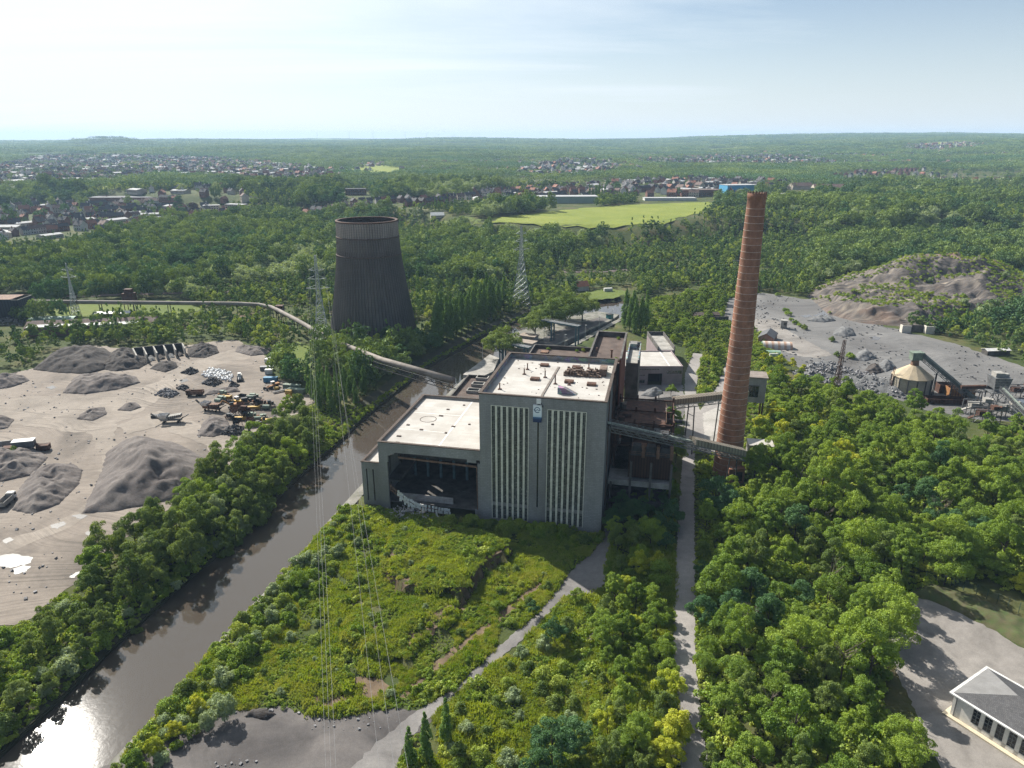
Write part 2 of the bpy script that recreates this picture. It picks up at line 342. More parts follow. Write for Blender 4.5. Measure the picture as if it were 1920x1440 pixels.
# overgrown mound in front of the power station
MOUND=[tuple(P(u,v,2)[:2]) for u,v in ((735,990),(800,985),(900,1000),(962,1020),(950,1045),(905,1065),(890,1090),(875,1125),(800,1115),(745,1110),(715,1085),(722,1030))]
MOUND2=[tuple(P(u,v,1)[:2]) for u,v in ((700,1130),(800,1120),(880,1128),(840,1180),(800,1205),(770,1240),(700,1230),(640,1200),(650,1160))]
def G(x,y):
    x=np.asarray(x,float); y=np.asarray(y,float)
    wob=fbm(x,y,160,3,3)
    d=dline(x,y,PLAT,True); ins=inpoly(x,y,PLAT); sd=np.where(ins,d,-d)+wob*14
    z=22*sstep(-22,26,sd)
    far=sstep(1300,4200,np.hypot(x,y))
    z=z+far*(fbm(x,y,1500,11,4)*16+6)
    z=z+62*sstep(2600,10500,y)*(1+.22*fbm(x,y,3800,5,3))*sstep(-9000,-1500,x+.1*y)
    z=z+np.where(True,54*sstep(2600,10500,y)*(1-sstep(-9000,-1500,x+.1*y)),0)
    z=z+58*sstep(300,2800,x-.12*y)*sstep(1700,4700,y)*(1-sstep(9000,14000,y))
    ex,ey=-3520,6500
    z=z+66*np.clip(1-np.hypot(x-ex,y-ey)/400,0,1)**1.1
    # valley cut between the hills in the middle distance
    z=z-10*np.exp(-((x-.18*y+150)/420)**2)*sstep(2400,4200,y)*(1-sstep(5200,8000,y))
    near=(y<700)&(np.abs(x)<420)
    if near.any():
        xn,yn=x[near],y[near]; zn=z[near]
        for poly,h,w in ((MOUND,3.7,1.2),(MOUND2,1.6,1.6)):
            dd=dline(xn,yn,poly,True)+fbm(xn,yn,9,21,2)*1.2; i=inpoly(xn,yn,poly)
            zn=zn+np.where(i,h*sstep(0,w,dd)+.55*fbm(xn,yn,7,4,3),0)
        i=inpoly(xn,yn,RIVER); dl=dline(xn,yn,RIV_L); dr=dline(xn,yn,RIV_R)
        left=dl<dr; dd=np.minimum(dl,dr)
        low=i|(left&(dd<6.2))|(~left&(dd<2.6))
        zn=np.where(low,-7.0,zn)
        z[near]=zn
    return z
def g1(x,y): return float(GS(x,y)[0])
def GS(x,y):
    """standing height: terrain, but on the bank and quay strips their own surface"""
    x=np.atleast_1d(np.asarray(x,float)); y=np.atleast_1d(np.asarray(y,float)); z=G(x,y)
    m=(z<-3)&~inpoly(x,y,RIVER)
    if m.any():
        dl=dline(x[m],y[m],RIV_L); dr=dline(x[m],y[m],RIV_R)
        z[m]=np.where(dl<dr,np.interp(dl,[0,.6,3,7.5],[-1.9,-1.8,-1.0,.03]),np.interp(dr,[0,.5,1.9],[-.5,-.12,.05]))
    return z
def Pg(u,v,lift=0.0):
    """where the view ray through a photo pixel meets the terrain"""
    d=ray(u,v); dn=d/d.y
    ys=60*1.0045**np.arange(1300); ys=ys[ys<16000]
    zz=G(dn.x*ys,ys); hit=np.nonzero(CAMH+dn.z*ys<=zz+lift)[0]
    k=hit[0] if len(hit) else len(ys)-1
    return Vector((dn.x*ys[k],ys[k],float(zz[k])))
# ------------------------------------------------------------------ ground sheet
def groundmat():
    t=NT('scrub_ground'); p=t.pos(); sep=t.n('ShaderNodeSeparateXYZ',ins={0:p})
    n1=t.noise(p,.035,7,.62); n2=t.noise(p,.35,5,.65)
    col=t.ramp(n1,[(.3,(.04,.06,.018)),(.5,(.065,.08,.026)),(.62,(.10,.095,.04)),(.74,(.11,.085,.055))])
    col=t.mix(.6,col,t.ramp(n2,[(.25,.45),(.75,1.15)]),'MULTIPLY')
    nrm=t.n('ShaderNodeSeparateXYZ',ins={0:t.n('ShaderNodeNewGeometry').outputs['Normal']}).outputs[2]
    soil=t.ramp(nrm,[(.72,1.0),(.93,0.0)]); dist=t.math('LESS_THAN',sep.outputs[1],400.0)
    col=t.mix(t.math('MULTIPLY',soil,dist),col,(.105,.07,.042))
    # distant country: woods with paler pasture
    v=t.n('ShaderNodeTexVoronoi',ins={'Vector':t.mapv(p,(1,.55,0)),'Scale':.0036}); pc=t.n('ShaderNodeSeparateColor',ins={0:v.outputs['Color']}).outputs[0]
    past=t.math('GREATER_THAN',pc,.86); far=t.ramp(t.math('DIVIDE',sep.outputs[1],4000.0),[(.55,0.0),(.75,1.0)])
    wood=t.ramp(t.noise(p,.02,6,.7),[(.35,(.022,.045,.016)),(.65,(.05,.085,.026))])
    fc=t.mix(past,wood,(.13,.19,.05)); col=t.mix(far,col,fc)
    b=t.bump(t.noise(p,.9,4),.7,.3); t.principled(col,.95,b,0,.1); return t.mat
M['ground']=groundmat()
def ground():
    th=np.linspace(R(-64),R(64),250)
    r=np.concatenate([np.arange(20,640,2.6),640*1.022**np.arange(0,153)])
    T,RR=np.meshgrid(th,r); X=RR*np.sin(T); Y=RR*np.cos(T); Z=G(X.ravel(),Y.ravel()).reshape(X.shape)
    nr,nt=X.shape; v=np.stack([X.ravel(),Y.ravel(),Z.ravel()],1)
    i=np.arange(nr*nt).reshape(nr,nt); f=np.stack([i[:-1,:-1].ravel(),i[:-1,1:].ravel(),i[1:,1:].ravel(),i[1:,:-1].ravel()],1)
    me=npmesh('ground',v,f[:,::-1],M['ground'],True)
    tag(link(bpy.data.objects.new('ground',me)),'rough green and brown scrub ground reaching to the wooded hills on the horizon',None,None,'structure')
ground()
# ------------------------------------------------------------------ sheets laid on the ground
M['earth']=simple('bare_earth',(.17,.12,.075),(.095,.066,.042),.3,.95,bump=.1,world=True)
def patch(name,poly,lift,mat,label,kind='structure',step=0,cat=None,jitter=0.0,group=None,zf=None):
    """flat or draped sheet from an outline (world xy)"""
    pts=[Vector((p[0],p[1])) for p in poly]
    if jitter:  # irregular natural edge
        out=[]; n=len(pts); g=random.Random(hash(name+str(len(poly)))%9999)
        for i in range(n):
            a,b=pts[i],pts[(i+1)%n]; L=(b-a).length; k=max(1,int(L/(jitter*2.2)))
            nn=Vector((-(b-a).y,(b-a).x)).normalized()
            for j in range(k): out.append(a.lerp(b,j/k)+nn*g.uniform(-jitter,jitter)*(.25 if j==0 else 1))
        pts=out
    n=len(pts); ext=[]
    if step:
        xs=[p.x for p in pts]; ys=[p.y for p in pts]
        gx,gy=np.meshgrid(np.arange(min(xs),max(xs),step),np.arange(min(ys),max(ys),step))
        gx=gx.ravel(); gy=gy.ravel(); ok=inpoly(gx,gy,pts)&(dline(gx,gy,pts,True)>step*.4)
        ext=[Vector((a,b)) for a,b in zip(gx[ok],gy[ok])]
    vs,_,fs,_,_,_=delaunay_2d_cdt(pts+ext,[],[list(range(n))],1,1e-4)
    x=np.array([p.x for p in vs]); y=np.array([p.y for p in vs])
    z=(G(x,y) if step else np.zeros(len(x)))+lift
    if zf is not None: z=z+zf(x,y)
    me=bpy.data.meshes.new(name); me.from_pydata([(a,b,c) for a,b,c in zip(x,y,z)],[],[tuple(f) for f in fs])
    me.materials.append(mat); me.update()
    if len(me.polygons) and me.polygons[0].normal.z<0: me.flip_normals()
    return tag(link(bpy.data.objects.new(name,me)),label,cat,group,kind)
def px(*uv,z=0.0): return [tuple(P(u,v,z)[:2]) for u,v in uv]
def gravelmat(name,ca,cb,cc,tracks=True,s=.03):
    t=NT(name); p=t.pos()
    n=t.noise(p,s,8,.6,.6); col=t.ramp(n,[(.32,cb),(.5,ca),(.72,cc)])
    n2=t.noise(p,.5,6,.7); col=t.mix(.45,col,t.ramp(n2,[(.3,.6),(.7,1.08)]),'MULTIPLY')
    n3=t.noise(p,4,2,.6); col=t.mix(.3,col,t.ramp(n3,[(.3,.55),(.7,1.1)]),'MULTIPLY')
    h=n3
    if tracks:   # wheel tracks: long streaks that wander
        wc=t.n('ShaderNodeTexNoise',ins={'Vector':p,'Scale':.011,'Detail':2.0}).outputs[1]
        wv=t.n('ShaderNodeVectorMath',operation='MULTIPLY_ADD',ins={0:wc,1:(95,95,0),2:p}).outputs[0]
        for sc,rot,lo,hi,sd in ((.75,R(52),.44,.60,0),(.62,R(-38),.46,.62,7),(1.6,R(75),.42,.6,3)):
            st=t.noise(t.mapv(wv,(.028*sc,sc,0),(0,0,rot),(sd,0,0)),1.0,3,.55); w=t.ramp(st,[(.30,.52),(.44,1.0),(.56,1.2),(.70,.74)])
            msk=t.ramp(t.noise(t.mapv(p,(1,1,1),(0,0,0),(sd*31,0,0)),.017,2),[(lo,0.0),(hi,.85)]); col=t.mix(msk,col,t.mix(1.0,col,w,'MULTIPLY'))
    t.principled(col,.92,t.bump(h,.5,.06),0,.25); return t.mat
M['yard']=gravelmat('pale_gravel',(.195,.163,.135),(.105,.088,.074),(.25,.212,.177))
M['yard_grey']=gravelmat('grey_gravel',(.14,.135,.13),(.085,.08,.078),(.20,.19,.18),True,.022)
M['track']=gravelmat('stony_track',(.18,.168,.16),(.11,.102,.098),(.235,.22,.205),False,.08)
M['cinder']=gravelmat('dark_cinder_ground',(.105,.095,.09),(.05,.045,.044),(.18,.16,.148),False,.06)
M['road']=gravelmat('worn_asphalt',(.26,.24,.225),(.19,.175,.165),(.33,.305,.28),False,.05)
M['paving']=gravelmat('pale_paving',(.225,.205,.185),(.14,.127,.114),(.29,.265,.24),False,.07)
M['concrete_path']=gravelmat('old_concrete_paving',(.36,.34,.31),(.26,.245,.22),(.43,.40,.37),False,.07)
M['quay']=gravelmat('mossy_quay_stone',(.19,.18,.155),(.10,.105,.07),(.27,.255,.225),False,.22)
M['haul']=gravelmat('pale_haul_road',(.23,.196,.163),(.17,.145,.121),(.27,.232,.195),True,.05)
def fieldmat(name,a,b,c):
    t=NT(name); p=t.pos(); col=t.ramp(t.noise(p,.018,7,.65,.4),[(.3,a),(.55,b),(.75,c)])
    col=t.mix(.5,col,t.ramp(t.noise(p,.25,4),[(.3,.7),(.7,1.1)]),'MULTIPLY'); t.principled(col,.95,t.bump(t.noise(p,1.2,3),.6,.2),0,.1); return t.mat
M['lockroad']=gravelmat('dark_cobbles',(.115,.105,.10),(.08,.073,.07),(.16,.148,.14),False,.1)
M['meadow']=fieldmat('meadow_grass',(.13,.165,.028),(.185,.21,.04),(.23,.24,.06))
M['lawn']=fieldmat('bright_grass',(.075,.105,.026),(.115,.145,.036),(.15,.16,.055))
M['river_earth']=simple('dark_bank_earth',(.06,.06,.03),(.035,.035,.02),.3,.95,bump=.1,world=True)
# river
def watermat(name,base,rough,bs,bstr,ior=1.45):
    t=NT(name); p=t.pos()
    n=t.noise(t.mapv(p,(1,1,1),(0,0,R(12))),bs,3,.55,.3); n2=t.noise(t.mapv(p,(1.0,.35,1),(0,0,R(-15))),bs*.22,3)
    h=t.math('ADD',t.math('MULTIPLY',n,.5),n2)
    b=t.principled(base,rough,t.bump(h,1.0,bstr),0,.5); b.inputs['IOR'].default_value=ior; return t.mat
M['water']=watermat('river_water',(.058,.047,.037),.05,.7,.015,1.5)
M['puddle']=watermat('puddle_water',(.13,.115,.10),.17,.5,.004,1.5)
rv=[(p[0]-(9 if i<len(RIV_L) else -3.1)*.6,p[1]) for i,p in enumerate(RIVER)]
patch('river',rv,-3.0,M['water'],'grey brown river curving past the power station, sun glinting low at left')
# banks and quay: profile (offset from water edge, z) swept along the edge
def sweep(name,line,prof,side,mat,label,kind='structure',cat=None,parent=None):
    pts=[Vector((p[0],p[1])) for p in line]; n=len(pts); vs=[];fs=[]
    fine=[]
    for i in range(n-1):
        k=max(1,int((pts[i+1]-pts[i]).length/4)); fine+= [pts[i].lerp(pts[i+1],j/k) for j in range(k)]
    fine.append(pts[-1]); n=len(fine); m=len(prof)
    for i,p in enumerate(fine):
        d=(fine[min(i+1,n-1)]-fine[max(i-1,0)]).normalized(); nn=Vector((d.y,-d.x))*side
        for o,z in prof: vs.append((p.x+nn.x*o,p.y+nn.y*o,z))
    for i in range(n-1):
        for j in range(m-1):
            q=(i*m+j,i*m+j+1,(i+1)*m+j+1,(i+1)*m+j); fs.append(q if side>0 else q[::-1])
    mb=MB(); mb.add(vs,fs); o=mb.build(name,mat,parent)
    if not parent: tag(o,label,cat,None,kind)
    return o
sweep('river_bank',RIV_L,[(-.3,-7),(-.3,-1.9),(.6,-1.8),(3.0,-1.0),(7.5,.03)],-1,M['river_earth'],'steep dark earth bank on the left side of the river under the trees')
sweep('bank_wall',RIV_L[:12],[(-.6,-7),(-.6,-2.35),(-.1,-2.3),(-.1,-3)],-1,M['river_earth'],'low stone wall along the left edge of the river','thing','wall')
sweep('quay',RIV_R,[(-.05,-7),(-.05,-.5),(.5,-.48),(.5,-.12),(1.9,.05),(4.2,.03)],1,M['quay'],'pale concrete quay path along the right edge of the river')
# yards, roads, tracks (each sheet a little above the one below)
YARD=px((-90,700),(0,703),(75,688),(110,660),(180,648),(250,655),(330,652),(400,640),(440,637),(470,655),(500,668),(500,700),(535,735),(600,748),(560,775),(520,800),(470,840),(440,862),(380,905),(300,965),(262,990),(200,1035),(150,1090),(60,1160),(0,1172),(-90,1190))
patch('gravel_yard',YARD,.06,M['yard'],'pale rutted gravel yard with stone heaps left of the river',jitter=1.6)
for i_,uv in enumerate((((-60,1035),(60,998),(130,968),(172,935),(190,895),(188,850),(172,815),(150,795),(185,775),(220,800),(212,850),(206,900),(188,945),(150,978),(80,1010),(0,1045),(-60,1065)),((-60,760),(60,742),(130,745),(240,735),(300,715),(330,690),(400,665),(440,655),(470,672),(420,682),(350,705),(320,735),(270,770),(210,800),(140,812),(60,800),(-60,790)),((215,800),(300,770),(380,800),(440,835),(470,810),(540,770),(560,745),(500,720),(520,710),(590,745),(560,772),(470,838),(430,862),(370,830),(300,800),(240,815)))):
    patch('haul_road',px(*uv),.09+.025*i_,M['haul'],('pale haul road curving between the largest and the striped gravel heaps','pale haul road crossing the back of the gravel yard','pale haul road along the bank trees past the scrap area')[i_],jitter=1.4)
YARD2=px((1352,600),(1365,560),(1430,549),(1500,560),(1556,561),(1560,590),(1700,622),(1800,648),(1920,688),(2050,725),(2050,800),(1860,790),(1720,765),(1640,730),(1560,712),(1500,690),(1450,660),(1420,620))
patch('grey_yard',YARD2,.06,M['yard_grey'],'flat grey stone yard behind the brick chimney on the right',jitter=2.0)
patch('pale_apron',px((1385,606),(1420,598),(1455,600),(1475,618),(1560,665),(1535,672),(1500,668),(1440,650),(1410,628)),.10,M['paving'],'pale concrete strip beside the sheds in the grey yard',jitter=.8)
ROAD=px((1278,1460),(1262,1250),(1262,1150),(1270,1000),(1278,880),(1284,800),(1284,740),(1284,702),(1300,662),(1317,664),(1309,700),(1304,745),(1312,770),(1345,725),(1366,668),(1378,640),(1392,645),(1380,690),(1358,745),(1356,800),(1350,850),(1322,850),(1303,840),(1302,880),(1302,1000),(1304,1150),(1305,1250),(1312,1330),(1332,1460))
patch('road',ROAD,.07,M['road'],'long straight narrow asphalt road running past the power station',jitter=.28)
patch('weedy_plaza',px((1318,775),(1350,762),(1358,800),(1350,846),(1322,842)),.11,M['concrete_path'],'broken concrete forecourt left of the chimney',jitter=.4)
CIND=px((150,1460),(290,1400),(350,1370),(410,1340),(450,1330),(520,1325),(570,1340),(640,1345),(700,1330),(760,1330),(830,1320),(790,1370),(740,1400),(745,1460))
patch('cinder_clearing',CIND,.06,M['cinder'],'dark cinder clearing at the bottom beside the river bushes',jitter=1.0)
TRACK=px((640,1460),(700,1400),(760,1350),(800,1322),(860,1285),(905,1240),(953,1198),(988,1168),(1008,1152),(1038,1113),(1062,1078),(1095,1050),(1125,1020),(1138,985),(1146,985),(1142,1030),(1138,1075),(1135,1095),(1105,1120),(1060,1120),(1030,1150),(1000,1185),(960,1215),(905,1265),(850,1310),(800,1350),(760,1390),(740,1460))
patch('track',TRACK,.10,M['track'],'stony track climbing through the scrub towards the power station',jitter=.5)
patch('side_path',px((1092,1115),(1112,1115),(1120,1160),(1116,1205),(1085,1245),(1068,1245),(1088,1205),(1102,1165)),.09,M['track'],'short grey side path between bushes beside the track',jitter=.5)
patch('rubble_yard',px((1172,728),(1195,722),(1280,722),(1286,760),(1280,800),(1235,800),(1180,770)),.05,M['track'],'stony debris ground in front of the mauve workshop',jitter=.8)
SCARS=[px((955,1133),(985,1108),(1010,1088),(1028,1076),(1031,1083),(1002,1112),(962,1146),(882,1206),(822,1256),(762,1311),(746,1309),(800,1254),(872,1199)),
 px((945,1040),(960,1026),(966,1040),(928,1070),(907,1096),(882,1126),(872,1141),(862,1130),(885,1095),(905,1064)),px((800,1160),(868,1128),(884,1136),(842,1166),(802,1206),(788,1192)),
 px((765,1188),(800,1172),(796,1199),(764,1226)),px((978,1060),(1012,1048),(1008,1068),(985,1080)),px((722,1060),(738,1050),(742,1070),(728,1082)),px((735,1098),(775,1104),(790,1122),(750,1120)),px((690,1190),(712,1180),(705,1200)),px((560,1315),(610,1290),(660,1300),(640,1330),(580,1335)),px((655,1275),(700,1262),(735,1290),(700,1318),(660,1310))]
for i_,uv in enumerate(SCARS): patch('bare_earth',uv,.03,M['earth'],'bare brown earth scar in the weedy ground before the power station',step=1.6,jitter=.6)
PARK=px((1700,1118),(1740,1125),(1800,1150),(1860,1180),(1930,1222),(2010,1290),(2010,1460),(1770,1460),(1745,1410),(1715,1330),(1680,1260),(1672,1200))
patch('forecourt',PARK,.06,M['paving'],'pale gravel forecourt around the white building',jitter=.5)
def mead(name,uv,lab,mat='lawn',lift=.12,step=9,j=3):
    poly=[tuple(Pg(u,v)[:2]) for u,v in uv]; patch(name,poly,lift,M[mat],lab,step=step,jitter=j); return poly
FIELDS=[]
FIELDS.append(mead('meadow',((893,420),(930,408),(1010,400),(1100,390),(1200,383),(1330,379),(1352,388),(1290,405),(1245,424),(1150,430),(1060,427),(960,421)),'large bright green meadow on the plateau behind the cooling tower','meadow',.35,14,6))
FIELDS.append(mead('field',((648,318),(690,308),(740,312),(775,322),(740,330),(690,327)),'light green field on the far hillside above the cooling tower','meadow',1.2,20,8))
FIELDS.append(mead('field',((165,357),(215,343),(262,333),(255,345),(205,357)),'narrow green field among the houses at far left','meadow',1.2,20,8))
FIELDS.append(mead('field',((1720,268),(1800,266),(1820,270),(1730,272)),'thin pale field on the right skyline hill','meadow',2,40,8))
FIELDS.append(mead('field',((1322,281),(1400,275),(1410,279),(1335,285)),'thin pale field low on the right hillside','meadow',2,40,8))
FIELDS.append(mead('field',((1172,293),(1230,289),(1232,293),(1180,297)),'thin pale field at the end of the wooded valley','meadow',2,40,8))
FIELDS.append(mead('field',((1745,380),(1800,378),(1790,384)),'small clearing in the wood at far right','meadow',1,20,4))
FIELDS.append(mead('lawn',((820,420),(880,408),(905,412),(890,424),(840,432)),'green paddock left of the large meadow','lawn',.3,14,4))
FIELDS.append(px((500,650),(560,640),(600,660),(590,700),(560,715),(530,690)))
patch('lawn',FIELDS[-1],.05,M['lawn'],'bright green grass beside the conveyor bend',jitter=2)
FIELDS.append(px((60,575),(250,560),(330,560),(380,575),(330,600),(200,600),(90,590)))
patch('lawn',FIELDS[-1],.05,M['lawn'],'bright green grass under the long conveyor pipe at left',jitter=3)
FIELDS.append(px((1090,550),(1140,540),(1180,548),(1150,560),(1105,562)))
patch('lawn',FIELDS[-1],.05,M['lawn'],'small bright lawn on the bank above the lock',jitter=2)
# lock island and cobbled lock side
ISL=[(-4,418),(12,405),(24,413),(70,482),(77,498),(62,508),(30,482),(2,448)]
mb=MB(); mb.prism(ISL,-7,.1); tag(mb.build('lock_island',M['quay']),'paved island between the lock and the weir arm of the river',None,None,'structure')
patch('lock_paving',[(8,413),(22,413),(68,484),(62,490),(30,452)],.14,M['lockroad'],'dark cobbled strip along the lock')
# ------------------------------------------------------------------ vegetation prototypes
def leafquads(P0,N,size,g,asp=1.0):
    n=len(P0); rnd=g.normal(size=(n,3)); N=N+.75*rnd*np.array([1,1,.8]); N/=np.linalg.norm(N,axis=1)[:,None]
    t=g.normal(size=(n,3)); A=np.cross(N,t); A/=np.linalg.norm(A,axis=1)[:,None]; B=np.cross(N,A)
    s=(size*g.uniform(.55,1.25,n))[:,None]; a=A*s*.5*asp; b=B*s*.5
    # bent leaf cluster: 4 corners, tips dropped
    v=np.stack([P0-a*.9,P0-b*.75+N*s*.06,P0+a*.9-N*s*.1,P0+b*.75+N*s*.06],1).reshape(-1,3)
    f=np.arange(n*4).reshape(n,4); return v,f
def crown(seed,clumps,leaf,per,mat,asp=1.0,up=.25,name='crown'):
    """clumps: (centre, radii) -> leaf clusters on the clump skins"""
    g=np.random.default_rng(seed); Ps=[];Ns=[]
    C=np.array([c for c,_ in clumps]); Rr=np.array([r for _,r in clumps])
    area=(Rr[:,0]*Rr[:,1]); w=area/area.sum(); cnt=np.maximum(3,(w*per).astype(int))
    for i in range(len(C)):
        d=g.normal(size=(cnt[i],3)); d/=np.linalg.norm(d,axis=1)[:,None]; d[:,2]=np.where(d[:,2]<-.45,-d[:,2]*.5,d[:,2])
        rr=(.80+.16*np.abs(g.normal(size=cnt[i])))[:,None]; p=C[i]+d*Rr[i]*rr
        n=d/np.maximum(Rr[i],.1); n/=np.linalg.norm(n,axis=1)[:,None]; n[:,2]+=up
        Ps.append(p);Ns.append(n)
    p=np.concatenate(Ps);n=np.concatenate(Ns)
    keep=np.ones(len(p),bool)
    for i in range(len(C)):
        q=np.linalg.norm((p-C[i])/Rr[i],axis=1); keep&=(q>.62)
    p=p[keep];n=n[keep]; keep=p[:,2]>.15; p=p[keep];n=n[keep]
    v,f=leafquads(p,n,leaf,g,asp); return npmesh(name,v,f,mat)
def dome(seed,H,W,zc,n,rc,flat=.8,top=.5):
    """clump centres through an uneven rounded crown"""
    g=np.random.default_rng(seed+500); out=[]
    lobes=[(g.uniform(0,6.28),g.uniform(.75,1.2)) for _ in range(5)]
    for k in range(n):
        z=g.uniform(-1,1); z=z*.9+.1 if z>-.5 else g.uniform(-.5,.9); a=g.uniform(0,6.28); rr=math.sqrt(max(0,1-z*z))
        wl=np.mean([1+.22*math.cos(a-p)*q for p,q in lobes])
        rad=g.uniform(.35,.95)**.6*wl
        c=np.array([math.cos(a)*rr*W*rad,math.sin(a)*rr*W*rad,zc+z*(H-zc)*rad*(1 if z>0 else .75)])
        r=rc*g.uniform(.65,1.3); out.append((c,np.array([r,r,r*flat])))
    return out
def lobed(seed,H,W,zb,nl=8,per=11,rc=.17,flat=.85):
    """crown of unequal boughs, each with its own clumps, so the outline is broken and gaps stay open"""
    g=np.random.default_rng(seed+900); out=[]; a0=g.uniform(0,6.28)
    lob=[(np.array([g.uniform(-.15,.15)*W,g.uniform(-.15,.15)*W,H*.80]),W*g.uniform(.36,.5))]
    for k in range(nl-1):
        a=a0+k*2.4+g.uniform(-.4,.4); q=g.uniform(.38,.80); z=zb+(H*.86-zb)*g.uniform(.05,.85)*(1.12-.55*q)
        lob.append((np.array([math.cos(a)*q*W,math.sin(a)*q*W,z]),W*g.uniform(.24,.44)))
    for c,r in lob:
        for k in range(per):
            d=g.normal(size=3); d/=np.linalg.norm(d)
            if d[2]<-.25: d[2]=-d[2]
            rr=W*rc*g.uniform(.45,1.25); p=c+d*r*np.array([1,1,.9])*g.uniform(.6,1.18); p[2]=max(p[2],zb*.55)
            out.append((p,np.array([rr,rr,rr*flat])))
    return out
def trunk(seed,h,r,limbs,spread):
    g=random.Random(seed); mb=MB(); mb.tube([(0,0,-.3),(g.uniform(-.2,.2),g.uniform(-.2,.2),h*.35),(g.uniform(-.4,.4),g.uniform(-.4,.4),h*.85)],[r,r*.75,r*.3],7)
    for k in range(limbs):
        a=k*6.28/limbs+g.uniform(-.4,.4); z0=h*g.uniform(.28,.55); z1=z0+spread*g.uniform(.5,.9)
        mb.tube([(0,0,z0),(math.cos(a)*spread*.45,math.sin(a)*spread*.45,(z0+z1)*.5+.2),(math.cos(a)*spread*.85,math.sin(a)*spread*.85,z1)],[r*.5,r*.32,r*.1],5)
    me=bpy.data.meshes.new('trunk'); me.from_pydata(mb.v,[],mb.f); me.materials.append(M['bark']); me.update(); return me
def deadtree(seed,h,n):
    g=random.Random(seed); mb=MB(); mb.tube([(0,0,-.3),(.1,0,h*.4),(g.uniform(-.5,.5),g.uniform(-.5,.5),h)],[.24,.16,.04],6)
    for k in range(n):
        a=g.uniform(0,6.28); z=h*g.uniform(.3,.85); L=h*g.uniform(.18,.36); e=Vector((math.cos(a)*L*.7,math.sin(a)*L*.7,z+L*.75)); mb.tube([(0,0,z),tuple(e*.5+Vector((0,0,z*.5+.15))),tuple(e)],[.1,.06,.02],4)
        for j in range(6): a2=a+g.uniform(-1.2,1.2); l2=L*g.uniform(.3,.6); p=Vector((0,0,z)).lerp(e,g.uniform(.35,1)); mb.bar(p,p+Vector((math.cos(a2)*l2*.6,math.sin(a2)*l2*.6,l2*.8)),.05,.05)
    me=bpy.data.meshes.new('trunk'); me.from_pydata(mb.v,[],mb.f); me.materials.append(M['deadwood']); me.update(); return me
M['deadwood']=simple('dead_wood',(.20,.16,.12),(.11,.09,.07),1.5,.95)
TREE={}   # kind -> list of (crown mesh, trunk mesh)
def addtree(kind,cm,tm): TREE.setdefault(kind,[]).append((cm,tm))
for s in range(7):   # broadleaf, about 12 m tall
    H=(12,14.5,10,15,11,13,9)[s]; W=(4.6,4.1,5.2,5.2,3.8,5.6,4.4)[s]
    cl=lobed(s,H,W*1.08,H*.34,8+s%3,12,.19)
    addtree('broadleaf',crown(s,cl,.29,27000,M['leaf']),trunk(s,H*.8,.26,5,W*.7))
for s in range(2):
    addtree('yellow',crown(40+s,lobed(40+s,11,4.5,3.6,8,11,.2),.29,23000,M['leaf_yellow']),trunk(40+s,8,.22,5,3))
for s in range(3):
    addtree('dark',crown(50+s,lobed(50+s,12,4.8,3.8,9,11,.2),.29,24000,M['leaf_dark']),trunk(50+s,9,.26,5,3))
for s in range(4):   # bank alders and sycamores: tall, loose
    addtree('bank',crown(60+s,lobed(60+s,13,4.0,3.6,9,11,.2,1.15),.28,23000,M['leaf_bank']),trunk(60+s,9.5,.2,6,2.8))
for s in range(2):
    addtree('willow',crown(70+s,dome(70+s,9,3.4,4.6,60,.85,1.25),.30,11000,M['leaf_willow'],1.6),trunk(70+s,6,.2,5,2.4))
def column(seed,H,W,n):
    g=np.random.default_rng(seed); out=[]
    for k in range(n):
        t=g.uniform(.08,1)**.9; w=W*(math.sin(math.pi*min(1,(t*.9+.12)))**.6)*.62; a=g.uniform(0,6.28); q=g.uniform(.2,1)
        r=W*.42*g.uniform(.6,1.2)*(1-.55*t); out.append((np.array([math.cos(a)*w*q,math.sin(a)*w*q,H*t*.97]),np.array([r,r,r*2.0])))
    return out
for s in range(3):
    addtree('poplar',crown(80+s,column(80+s,17+s,2.7,60),.40,10000,M['leaf_poplar'],1.2),trunk(80+s,13,.25,3,1.0))
addtree('copper',crown(90,dome(90,17,7,9.5,46,2.2),.8,5000,M['leaf_copper']),trunk(90,12,.4,5,5))
addtree('plane',crown(91,lobed(91,17,8.8,4.5,14,13,.19),.55,26000,M['leaf_bank']),trunk(91,12,.45,7,7))
def bushclumps(seed,H,W,n):
    g=np.random.default_rng(seed); out=[]
    for k in range(n):
        a=g.uniform(0,6.28); q=math.sqrt(g.uniform(0,1)); h=H*(1-.55*q)*g.uniform(.35,.85); r=W*.34*g.uniform(.6,1.2)
        out.append((np.array([math.cos(a)*W*q*.75,math.sin(a)*W*q*.75,h]),np.array([r,r,r*.95])))
    return out
for s in range(4):
    addtree('shrub',crown(100+s,bushclumps(100+s,3.0,2.0,20),.28,3600,M['leaf_bank'] if s%2 else M['leaf']),trunk(100+s,1.6,.07,4,.9))
addtree('bright_shrub',crown(106,bushclumps(106,3.4,2.3,24),.27,4200,M['leaf_scrub']),trunk(106,1.8,.08,4,1))
addtree('grey_shrub',crown(107,bushclumps(107,3.6,2.1,24),.26,4000,M['leaf_willow'],1.5),trunk(107,1.8,.08,4,1))
